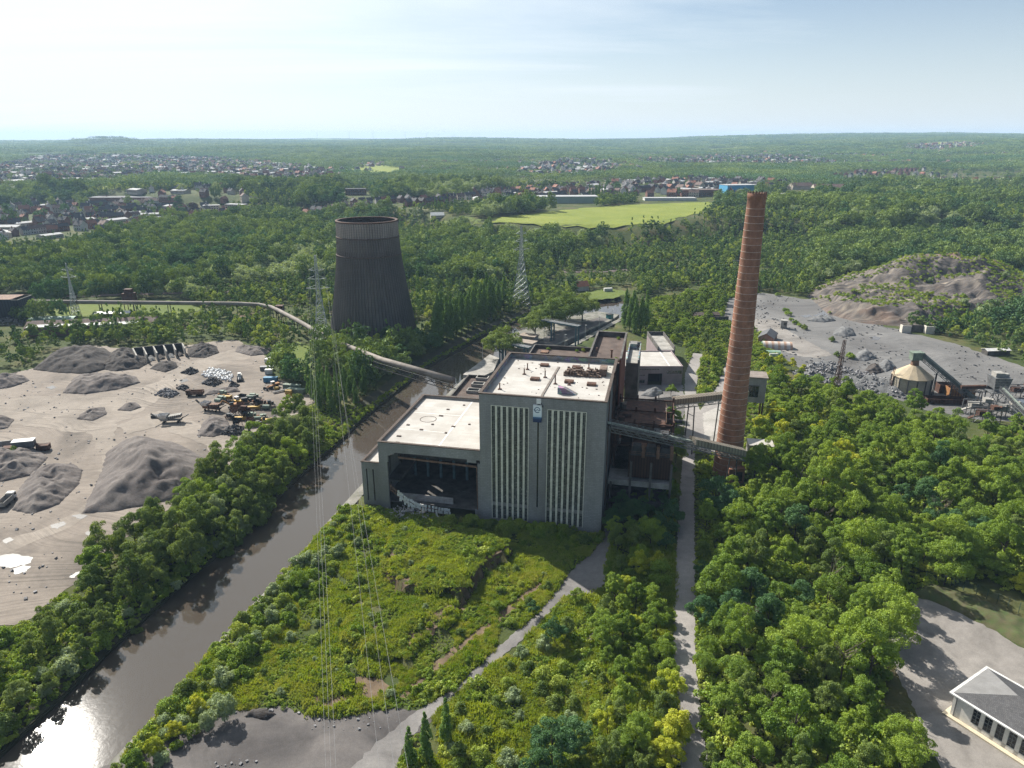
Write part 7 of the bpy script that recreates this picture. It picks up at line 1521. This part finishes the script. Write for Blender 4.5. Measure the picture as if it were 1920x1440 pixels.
# ------------------------------------------------------------------ buildings on the left flats
t=thing('dark_shed','big windowless dark slate coloured shed cut by the left photo edge','shed',P(30,597,0),R(3)); m=MB(); m.hexa([(-26,-9,0),(10.5,-9,0),(10.5,9,0),(-26,9,0),(-26,-8,15),(8.8,-8,15),(8.8,8,15),(-26,8,15)]); m.build('wall',ribbed('dark_slate_cladding',(.028,.032,.042),(.042,.046,.056),(.05,.05,.055),.5),t); MB().box(-26,4.5,-8.3,8.3,15.02,15.3).build('roof',M['rust_light'],t); MB().box(4.6,9.2,-8.3,8.3,14.6,15.0).build('roof',M['concrete_plain'],t)
hut('round_hut','long pale green round roofed hut on the flats at far left',P(103,607,0),R(2),30,5.5,GH_,M['steel_dark'])
t=gable('long_shed','long dark red brick shed with a pale roof strip on the left flats',P(180,622,0),R(9.5),78,14,5.5,3.2,M['brick'],simple('brown_tiles',(.15,.10,.085),(.09,.065,.055),.3),cat='shed'); m=MB(); m.hexa([(-38,-6.8,5.9),(32,-6.8,5.9),(32,-4.4,6.95),(-38,-4.4,6.95),(-38,-6.8,6.1),(32,-6.8,6.1),(32,-4.4,7.15),(-38,-4.4,7.15)]); m.build('roof_strip',WHT,t)
gable('shed','small shed with a pale roof on the left flats beyond the long red shed',P(213,594,0),R(8),24,6,3,1,M['concrete_dark'],WHT)
gable('hut','brown roofed wooden hut among trees below the pipe bend',P(468,612,0),R(-20),12,9,4,3,M['rust'],M['rust_light'],cat='hut')
for i,(lab,u,v,L,w,n) in enumerate((('ruined brick workshop row with white doors in the woods at left',192,512,46,12,9),('long ruined sawtooth shed with rows of skylights in front of the white doors',222,524,92,26,0),('ruined shed with a curved dark end right of the sawtooth shed',340,530,30,24,0),('small ruined shed with white skylights at far left',68,530,22,12,0))):
    p=Pg(u,v); t=thing('ruined_shed',lab,'ruin',p,R(2)); m=MB(); m.box(-L/2,L/2,-w/2,w/2,0,6); m.build('wall',M['brick'],t)
    if n:
        m=MB(); [m.box(-L/2+1+k*5,-L/2+4.6+k*5,-w/2-.12,-w/2-.02,.6,5.6) for k in range(n)]; m.build('door',WHT,t); MB().box(-L/2,L/2,-w/2,w/2,6,6.5).build('roof',M['roof_brown'],t)
    else:
        m=MB(); k=int(w/5); mm=MB()
        for q in range(k):
            y=-w/2+q*w/k; d=w/k; m.add([(-L/2,y,6),(L/2,y,6),(L/2,y+d,6),(-L/2,y+d,6),(-L/2,y+d*.5,8),(L/2,y+d*.5,8)],[(0,1,5,4),(3,4,5,2),(0,4,3),(1,2,5)])
            for x in np.arange(-L/2+2,L/2-2,4.5): mm.hexa([(x,y+d*.12,6.55),(x+2,y+d*.12,6.55),(x+2,y+d*.34,7.42),(x,y+d*.34,7.42),(x,y+d*.12,6.62),(x+2,y+d*.12,6.62),(x+2,y+d*.34,7.5),(x,y+d*.34,7.5)])
        m.build('roof',M['roof_brown'],t); mm.build('skylight',WHT,t)
# railways: ballast with two tracks, catenary masts
for i,rl in enumerate((RAIL1,RAIL2)):
    poly=[]; pts=[Vector((p[0],p[1])) for p in rl]
    L=[];Rr=[]
    for k,p in enumerate(pts): d=(pts[min(k+1,len(pts)-1)]-pts[max(0,k-1)]).normalized(); n=Vector((-d.y,d.x)); L.append(p+n*4);Rr.append(p-n*4)
    patch('railway',L+Rr[::-1],.5,simple('rail_ballast',(.17,.13,.11),(.1,.08,.07),.2,.95,world=True),('brown railway line crossing the left flats','brown railway line along the foot of the wooded slope')[i],'structure',step=6)
for (u,v) in ((250,553),(418,549),(66,560),(828,519),(882,517),(1000,512),(1100,510)):
    p=Pg(u,v); t=thing('catenary_mast','thin catenary mast with a bracket beside the railway','mast',p,0,'catenary masts'); m=MB(); m.bar((0,0,0),(0,0,9),.3,.3); m.bar((-4,0,8.2),(4,0,8.2),.2,.2); m.bar((0,0,7),(-4,0,8.2),.12,.12); m.build('mast',M['rust_light'],t)
# road bridge over the wooded valley beside the chimney
p0=Pg(1340,498);p1=Pg(1382,496); t=thing('bridge','low railway bridge with pale parapet in the trees left of the chimney','bridge',p0); d=p1-p0; m=MB(); m.bar((-12,0,3),(d.x+6,d.y,3),7,1.2); m.build('deck',M['concrete_dark'],t); m=MB(); m.bar((-12,-3.6,4.2),(d.x+6,d.y-3.6,4.2),.3,1.2); m.build('parapet',M['concrete_plain'],t)
# ------------------------------------------------------------------ lock: gantries, control houses, gates, lamps
def gantry(label,A,B,hh,legs):
    a=P(*A,hh);b=P(*B,hh); t=thing('lock_gantry',label,'gantry',(a.x,a.y,0)); d=b-a; d.z=0; u=d.normalized(); s=Vector((u.y,-u.x,0)); m=MB(); m.bar((0,0,hh),(d.x,d.y,hh),4.2,.8); m.build('beam',M['teal_steel'],t); m=MB(); n=int(d.length/2)
    for o in (-2.3,2.3):
        m.bar(s*o+Vector((0,0,hh+1.2)),s*o+d+Vector((0,0,hh+1.2)),.1,.1); m.bar(s*o+Vector((0,0,hh+.6)),s*o+d+Vector((0,0,hh+.6)),.1,.1)
        for k in range(n+1): q=d*k/n+s*o; m.bar(q+Vector((0,0,hh+.3)),q+Vector((0,0,hh+1.25)),.1,.1)
    m.build('railing',M['concrete_plain'],t); MB().bar((0,0,hh+.42),(d.x,d.y,hh+.42),3.4,.06).build('walkway',M['steel'],t)
    for f in legs:
        for o in (-1.6,1.6): q=d*f+s*o; m=MB(); m.bar((q.x,q.y,-4 if f<.5 else 0),(q.x,q.y,hh-.4),.9,.9); m.build('leg',M['teal_steel'],t)
gantry('long dark teal gantry over the lock in front of the biggest plane tree',(1018,600),(1086,612),12,(.28,.95)); gantry('dark teal gantry over the weir below the round plane tree',(918,637),(994,652),11,(.30,.36,.9))
for (u,v,lab) in ((988,640,'nearer small flat roofed control house beside the weir gantry'),(992,628,'farther small flat roofed control house beside the weir gantry')):
    p=P(u,v,4.5); t=thing('control_house',lab,'control house',(p.x,p.y,0),-.5); MB().box(-5,5,-3,3,0,4.2).build('wall',M['concrete_plain'],t); MB().box(-5.6,5.6,-3.6,3.6,4.2,4.6).build('roof',simple('tan_flat_roof',(.30,.25,.2),(.22,.18,.15),.3),t); MB().box(-3.5,3.5,-3.06,-3.01,1.5,3.2).build('window',M['glass_dark'],t)
p=P(1143,597,0); t=thing('lock_hut','small teal lock keeper cabin at the upstream lock gate','cabin',p,.6); MB().box(-2,2,-1.6,1.6,0,3).build('wall',simple('teal_paint',(.06,.25,.28),(.04,.17,.2),.5,.5),t); MB().box(-2.3,2.3,-1.9,1.9,3,3.3).build('roof',M['steel_dark'],t)
for (u,v) in ((1059,655),(1097,636),(1147,604),(1020,640),(1123,618),(905,672)):
    p=P(u,v,0); t=thing('lamp_post','thin grey lamp post standing on the lock quays','lamp post',p,.3,'lamp posts by the lock'); m=MB(); m.tube([(0,0,0),(0,0,9)],[.16,.09],6); m.build('pole',M['galv'],t); m=MB(); m.box(-.3,.9,-.15,.15,9,9.2); m.build('lamp_head',WHT,t)
# pointed concrete quay wedge left of the boiler house
w=MB(); w.prism(px((868,706),(890,690),(918,668),(936,675),(925,700),(900,712)),-6,1.2); tag(w.build('quay_wedge',M['concrete_plain']),'pointed pale concrete quay wedge between the river and the skylight annex','quay',None,'thing')
# house by the upstream lawn
p=Pg(1089,545); t=gable('house','small house with an orange roof on the lawn above the lock',p,.4,11,8,4,3.4,simple('pale_house_wall',(.5,.45,.4),(.4,.36,.32),.3),simple('orange_tiles',(.40,.16,.09),(.3,.12,.07),.4),cat='house')
container(1140,546,.2,'white caravan parked on the upstream lawn',WHT,7,2.4,2.6,'caravan')
# ------------------------------------------------------------------ white building at the lower right
WB=thing('white_building','white walled building with a grey slate hip roof at the lower right corner','building',(95.1,123.9,0),math.atan2(-12.6,7.7))
# local x along the front (windows), y into the building
bl=34.0; bd=15.5; eh=6.0; wl=simple('white_render',(.74,.70,.63),(.66,.62,.55),.3,.85)
m=MB(); m.box(.8,4.9,.8,1.2,.5,eh-.15); [m.box(4.9+k*2.35+1.55,4.9+k*2.35+2.35,.8,1.2,.5,eh-.15) for k in range(12)]; m.box(4.9,33.2,.8,1.2,.5,1.5); m.box(4.9,33.2,.8,1.2,5.3,eh-.15); m.box(.8,1.2,1.2,bd-.8,.5,eh-.15); m.box(.8,33.2,bd-1.2,bd-.8,.5,eh-.15); m.build('wall',wl,WB)
for k in range(12):
    x=4.9+k*2.35; m=MB(); m.box(x,x+1.55,1.0,1.05,1.5,5.3,0); [m.box(x+q-.04,x+q+.04,.93,1.0,1.5,5.3,1) for q in (.04,.78,1.51)]; [m.box(x,x+1.55,.93,1.0,z-.04,z+.04,1) for z in (1.54,2.5,3.4,4.3,5.26)]; m.build('window',[M['glass_dark'],WIN_BAR],WB)
m=MB(); m.box(.1,33.6,-.3,.8,0,.45); m.box(-.3,.8,-.3,bd,0,.4); m.build('plinth',simple('cream_plinth',(.60,.52,.38),(.48,.41,.3),.4),WB)
m=MB(); rx=9.5; rzz=eh+2.9; 
def slatemat():
    t=NT('grey_slates'); co=t.coord(); b=t.n('ShaderNodeTexBrick',offset=.5,ins={'Vector':co,'Color1':(.105,.102,.102,1),'Color2':(.07,.067,.069,1),'Mortar':(.045,.044,.045,1),'Scale':1.0,'Mortar Size':.03,'Brick Width':.42,'Row Height':.30}); col=t.mix(.5,b.outputs[0],t.ramp(t.noise(co,.8,6),[(.3,.6),(.7,1.1)]),'MULTIPLY'); t.principled(col,.6,t.bump(b.outputs[1],-.4,.03)); return t.mat
m.add([(.55,.55,eh+.1),(bl,.55,eh+.1),(bl,bd/2,rzz),(rx,bd/2,rzz),(.55,bd-.55,eh+.1),(bl,bd-.55,eh+.1)],[(0,1,2,3),(4,3,2,5)]); m.build('roof',slatemat(),WB)
m=MB(); m.add([(.55,.55,eh+.1),(rx,bd/2,rzz),(.55,bd-.55,eh+.1)],[(0,1,2)]); m.build('hip_end',simple('smooth_grey_slate',(.20,.195,.19),(.16,.155,.15),.5,.6),WB)
m=MB(); m.box(0,bl,0,.55,eh-.2,eh+.1); m.box(0,.55,.55,bd-.55,eh-.2,eh+.1); m.box(0,bl,bd-.55,bd,eh-.2,eh+.1); m.box(.55,bl,.55,.85,eh-.21,eh-.02); m.build('gutter',WHT,WB)
m=MB(); m.cyl((1.5,.72,.4),(1.5,.72,eh-.2),.09,.09,8); m.build('downpipe',M['steel'],WB)
# grassy bank and fence behind the forecourt
heap('grass_bank','dark grassy bank with a fence along the top edge of the forecourt',px((1692,1122),(1735,1090),(1830,1120),(1930,1165),(2020,1215),(2020,1285),(1930,1222),(1860,1180),(1800,1150),(1740,1125)),1.6,simple('rough_bank_grass',(.06,.085,.025),(.09,.08,.04),.4,.95,world=True),seed=500,cat='bank',slope=.5,kind='structure')
t=thing('mesh_fence','dark green mesh fence along the grassy bank above the forecourt','fence',P(1735,1092,0)); o=P(1735,1092,0); m=MB(); A=[P(u,v,0)-o for u,v in ((1735,1088),(1830,1115),(1930,1158),(2020,1205))]
for a,b in zip(A,A[1:]):
    n=int((b-a).length/2.5)
    for k in range(n): q=a.lerp(b,k/n); m.bar(q+Vector((0,0,0)),q+Vector((0,0,3.2)),.1,.1)
    for h in np.arange(1.4,3.2,.3): m.bar(a+Vector((0,0,h)),b+Vector((0,0,h)),.04,.04)
m.build('mesh',simple('fence_green',(.05,.10,.085),(.04,.07,.06),.5),t)
# ------------------------------------------------------------------ houses of the towns
def housemesh(seed,L,w,h,rh,wall,roof,ch=True):
    m=MB(); m.box(-L/2,L/2,-w/2,w/2,-2,h,0); m.add([(-L/2,-w/2,h),(-L/2,w/2,h),(-L/2,0,h+rh)],[(0,2,1)],0); m.add([(L/2,-w/2,h),(L/2,w/2,h),(L/2,0,h+rh)],[(0,1,2)],0)
    a,b=L/2+.3,w/2+.3; m.add([(-a,-b,h-.2),(a,-b,h-.2),(a,0,h+rh),(-a,0,h+rh),(-a,b,h-.2),(a,b,h-.2)],[(0,1,2,3),(3,2,5,4)],1)
    if ch: m.box(L*.2,L*.2+1,-.5,.5,h+rh-.8,h+rh+1.4,0)
    g=random.Random(seed)
    for s in (-1,1):
        for z in ([1.0,3.9] if h>5 else [1.0]):
            for x in np.arange(-L/2+1,L/2-1.4,2.6): m.box(x,x+1.2,min(s*w/2,s*(w/2+.03)),max(s*w/2,s*(w/2+.03)),z,z+1.5,2)
    me=bpy.data.meshes.new('house'); me.from_pydata(m.v,[],m.f); [me.materials.append(k) for k in (wall,roof,M['glass_dark'])]; me.polygons.foreach_set('material_index',m.m); me.update(); return me
HW=simple('white_house_wall',(.66,.63,.58),(.5,.47,.43),.2); HB=simple('brick_house_wall',(.24,.115,.085),(.18,.09,.07),.2); HC=simple('cream_house_wall',(.52,.45,.36),(.42,.36,.3),.2)
RO=simple('orange_roof_tiles',(.30,.13,.085),(.21,.095,.065),.3); RD_=simple('dark_roof_tiles',(.075,.07,.075),(.05,.048,.05),.3); RBn=simple('brown_roof_tiles',(.15,.095,.075),(.10,.065,.055),.3); RG=simple('grey_roof_sheet',(.40,.40,.40),(.28,.28,.28),.3)
HT=[('brick house with a dark roof',housemesh(1,10,8,5.8,3.6,HB,RD_)),('white house with a dark roof',housemesh(2,9,8,5.6,3.8,HW,RD_)),('cream house with a brown roof',housemesh(3,11,8,5.6,3.4,HC,RBn)),('brick house with an orange roof',housemesh(4,10,8,5.6,3.6,HB,RO)),('long brick terrace with a dark roof',housemesh(5,34,8,5.8,3.4,HB,RD_)),('long white terrace with a brown roof',housemesh(6,30,8,5.8,3.2,HW,RBn)),('low grey roofed hall',housemesh(7,26,14,4.5,1.4,HC,RG,False))]
def houses(name,poly,dist,seed,place,group,maxn,kinds,rz0,smax=1.25):
    random.seed(seed); n=0
    for x,y in spread(poly,dist,seed):
        if n>=maxn: break
        k=random.choice(kinds); nm,me=HT[k]; o=link(bpy.data.objects.new('house',me)); o.location=(x,y,g1(x,y)); o.rotation_euler=(0,0,rz0+random.choice((0,0,0,1.57))+random.uniform(-.12,.12)); s=random.uniform(.9,smax); o.scale=(s,s,s)
        tag(o,nm+' '+place,'house',group); n+=1
    return n
def street(uvs,pitch,kinds,place,group,jit=3.0,smax=1.2,skip=.08):
    """houses side by side along a street given by photo points"""
    pts=[Pg(u,v) for u,v in uvs]; n=0
    for a,b in zip(pts,pts[1:]):
        d=(b-a); L=math.hypot(d.x,d.y); rz=math.atan2(d.y,d.x); t=pitch/2
        while t<L:
            k=random.choice(kinds); w=pitch*(2.2 if k in (4,5) else 1.6 if k==6 else 1)
            if random.random()>skip:
                p=a.lerp(b,t/L); x=p.x-math.sin(rz)*random.uniform(-jit,jit); y=p.y+math.cos(rz)*random.uniform(-jit,jit); nm,me=HT[k]
                o=link(bpy.data.objects.new('house',me)); o.location=(x,y,g1(x,y)); o.rotation_euler=(0,0,rz+random.uniform(-.06,.06)+(math.pi/2 if random.random()<.18 and k<4 else 0)); s=random.uniform(1.0,smax); o.scale=(s,s,s*1.1)
                tag(o,nm+' '+place,'house',group); n+=1
            t+=w
    return n
random.seed(81); nh=0
for r_ in (((-10,446),(90,436),(180,428)),((10,428),(140,414),(240,408)),((150,420),(300,405),(420,400)),((330,412),(430,404),(470,400)),((60,400),(200,386),(320,378)),((-10,410),(60,404)),((190,402),(330,390))): nh+=street(r_,15,(0,0,4,5,1,6,4,3),'in the terraced town at far left','houses of the left town')
for r_ in (((560,408),(640,400),(700,392)),((640,390),(760,380),(880,374)),((760,388),(850,380)),((470,402),(550,404))): nh+=street(r_,13,(0,1,1,2,3,0),'in the hamlet behind the cooling tower','houses of the hamlet')
for r_ in (((880,372),(1000,364),(1090,362)),((920,364),(1040,354),(1130,350)),((1140,364),(1260,356),(1340,352)),((1180,350),(1290,344),(1400,344)),((1000,376),(1060,372))): nh+=street(r_,17,(0,3,3,2,0,4,1),'in the village behind the large meadow','houses of the meadow village')
for r_ in (((1560,334),(1680,328),(1800,334)),((1740,340),(1900,342)),((1600,326),(1740,320))): nh+=street(r_,22,(0,3,2,1,3),'in the village on the right below the hills','houses of the right village')
for r_ in (((1190,308),(1330,298),(1460,300)),((1340,308),(1540,306))): nh+=street(r_,38,(1,2,3,1),'on the far right hillside','houses of the far hillside',14)
PC_HOUSE=protocol('far_house',[m for _,m in HT[:4]]+[HT[1][1],HT[6][1]])
def farhouses(name,poly,dist,seed,label,maxn=900,keep=None):
    pts=np.array(spread(poly,dist,seed))
    if keep is not None: pts=pts[keep(pts[:,0],pts[:,1])]
    pts=pts[:maxn]; n=len(pts); g=np.random.default_rng(seed); z=G(pts[:,0],pts[:,1]); s=g.uniform(1.0,1.6,n); print(name,n)
    gnscatter(name,np.column_stack([pts,z]),np.column_stack([s,s,s]),np.column_stack([np.zeros(n),np.zeros(n),g.uniform(0,3,n)]),g.integers(0,6,n),PC_HOUSE,label,'houses')
farhouses('town_houses',TOWN_B,26,91,'hundreds of tiny pale houses of the large town on the far left slope',1500)
farhouses('back_houses',TOWN_A,30,95,'small houses filling the blocks between the streets of the left town',260)
farhouses('hill_houses',TOWN_H,34,92,'tiny pale houses scattered on the right skyline hill',160)
farhouses('valley_houses',TOWN_I,30,93,'tiny pale houses along the wooded valley in the middle distance',160)
farhouses('slope_houses',TOWN_F,48,96,'tiny pale houses scattered over the far right slope',160)
farhouses('village_houses',TOWN_D,30,97,'small houses behind the front streets of the meadow village',170)
farhouses('scattered_houses',BAND,40,98,'tiny pale houses scattered through the wooded country in the distance',2500,POCKET)
# larger buildings of the villages
def slab(name,label,u,v,L,w,h,rz,wall,roof,cat='building',floors=0):
    p=Pg(u,v); t=thing(name,label,cat,p,rz); MB().box(-L/2,L/2,-w/2,w/2,-3,h).build('wall',wall,t); MB().box(-L/2-.3,L/2+.3,-w/2-.3,w/2+.3,h,h+.5).build('roof',roof,t)
    for f in range(floors):
        m=MB(); [m.box(x,x+2.2,-w/2-.1,-w/2-.02,1.2+f*3,2.8+f*3) for x in np.arange(-L/2+1.5,L/2-3,4)]; m.build('window_band',M['glass_dark'],t)
    return t
slab('warehouse','long pale green warehouse on the left edge of the large meadow',1063,380,95,30,10,.05,simple('pale_green_cladding',(.38,.44,.36),(.32,.37,.31),.1),RG,'warehouse')
slab('warehouse','bright blue warehouse behind the meadow left of the chimney top',1383,362,62,30,15,.25,simple('blue_cladding',(.10,.38,.62),(.08,.32,.54),.1),RG,'warehouse')
slab('factory','brown brick factory behind the meadow beside the blue warehouse',1310,368,70,26,11,.1,HB,RBn,'factory',2)
slab('warehouse','pale low warehouse right of the chimney top',1470,372,95,26,8,-.15,HC,RG,'warehouse')
slab('warehouse','low white platform building at the far edge of the meadow',1255,376,85,20,4,0,WHT,RG,'warehouse')
gable('barn','brown roofed barn above the dark wooded cliff',Pg(1500,355),.2,44,20,7,6,HC,RBn,cat='barn'); gable('barn','larger brown roofed barn above the dark wooded cliff',Pg(1552,358),-.1,58,22,7,6,HC,RBn,cat='barn')
slab('apartment_block','cream four storey apartment block in the left town, left one',398,400,26,12,13,.3,HC,RG,'apartment block',4); slab('apartment_block','taller cream apartment block right of the other one in the left town',445,402,34,14,16,-.3,HC,RG,'apartment block',5)
slab('school','long dark roofed brick building among trees right of the apartment blocks',668,366,36,14,11,.1,HB,RD_,'building',3)
slab('greenhouse_roof','long dark industrial hall at the back of the left town',250,380,150,40,8,.05,HB,simple('dark_hall_roof',(.09,.09,.1),(.07,.07,.08),.1),'hall')
gable('house','white barn roofed house on the paddock left of the meadow',Pg(820,410),.2,18,10,4,3.5,HC,WHT,cat='house')
# tall single trees of the middle distance
for (u,v,k,s,lab) in ((365,402,'copper',1.05,'dark copper beech in the left town'),(340,405,'dark',1.7,'dark round tree left of the copper beech'),(318,410,'dark',1.5,'dark conical tree at the edge of the left town'),(480,392,'broadleaf',1.6,'large rounded tree between the apartment blocks and the poplars'),(270,450,'broadleaf',1.5,'broad tree in front of the left town'),(225,478,'broadleaf',1.2,'round tree in the woods right of the left town'),(455,410,'dark',1.3,'dark tree beside the taller apartment block'),(505,405,'dark',1.4,'dark green tree at the left foot of the tall poplar pair'),(560,410,'dark',1.2,'dark green tree right of the tall poplar pair')):
    p=Pg(u,v); plant(k,'park_tree',p.x,p.y,s,lab,'tree',None)
for (u,v) in ((534,398),(540,398),(549,399),(555,400),(398,372),(402,372),(407,372),(412,372),(1105,372),(1111,372),(1117,372),(1123,372),(1128,372),(1134,372),(622,410),(628,410),(636,410)):
    p=Pg(u,v); plant('poplar','poplar_tree',p.x,p.y,random.uniform(1.0,1.35),'tall dark poplar in a row among the distant houses','tree','poplars among the distant houses')
# wind turbines on the skyline
for (u,h) in ((595,100),(655,110),(700,105),(760,115),(800,105),(822,100),(850,95)):
    p=PY(u,259,13500); z=g1(p.x,p.y); t=thing('wind_turbine','tiny white wind turbine on the skyline behind the cooling tower','wind turbine',(p.x,p.y,z),0,'wind turbines on the skyline'); m=MB(); m.tube([(0,0,0),(0,0,h)],[3.2,2.0],6); m.build('tower',WHT,t); m=MB(); a0=random.uniform(0,2)
    for k in range(3): a=a0+k*2.094; m.tube([(0,-3,h),(55*math.sin(a),-3,h+55*math.cos(a))],[2.0,.7],5)
    m.build('rotor',WHT,t)
print('houses',nh)
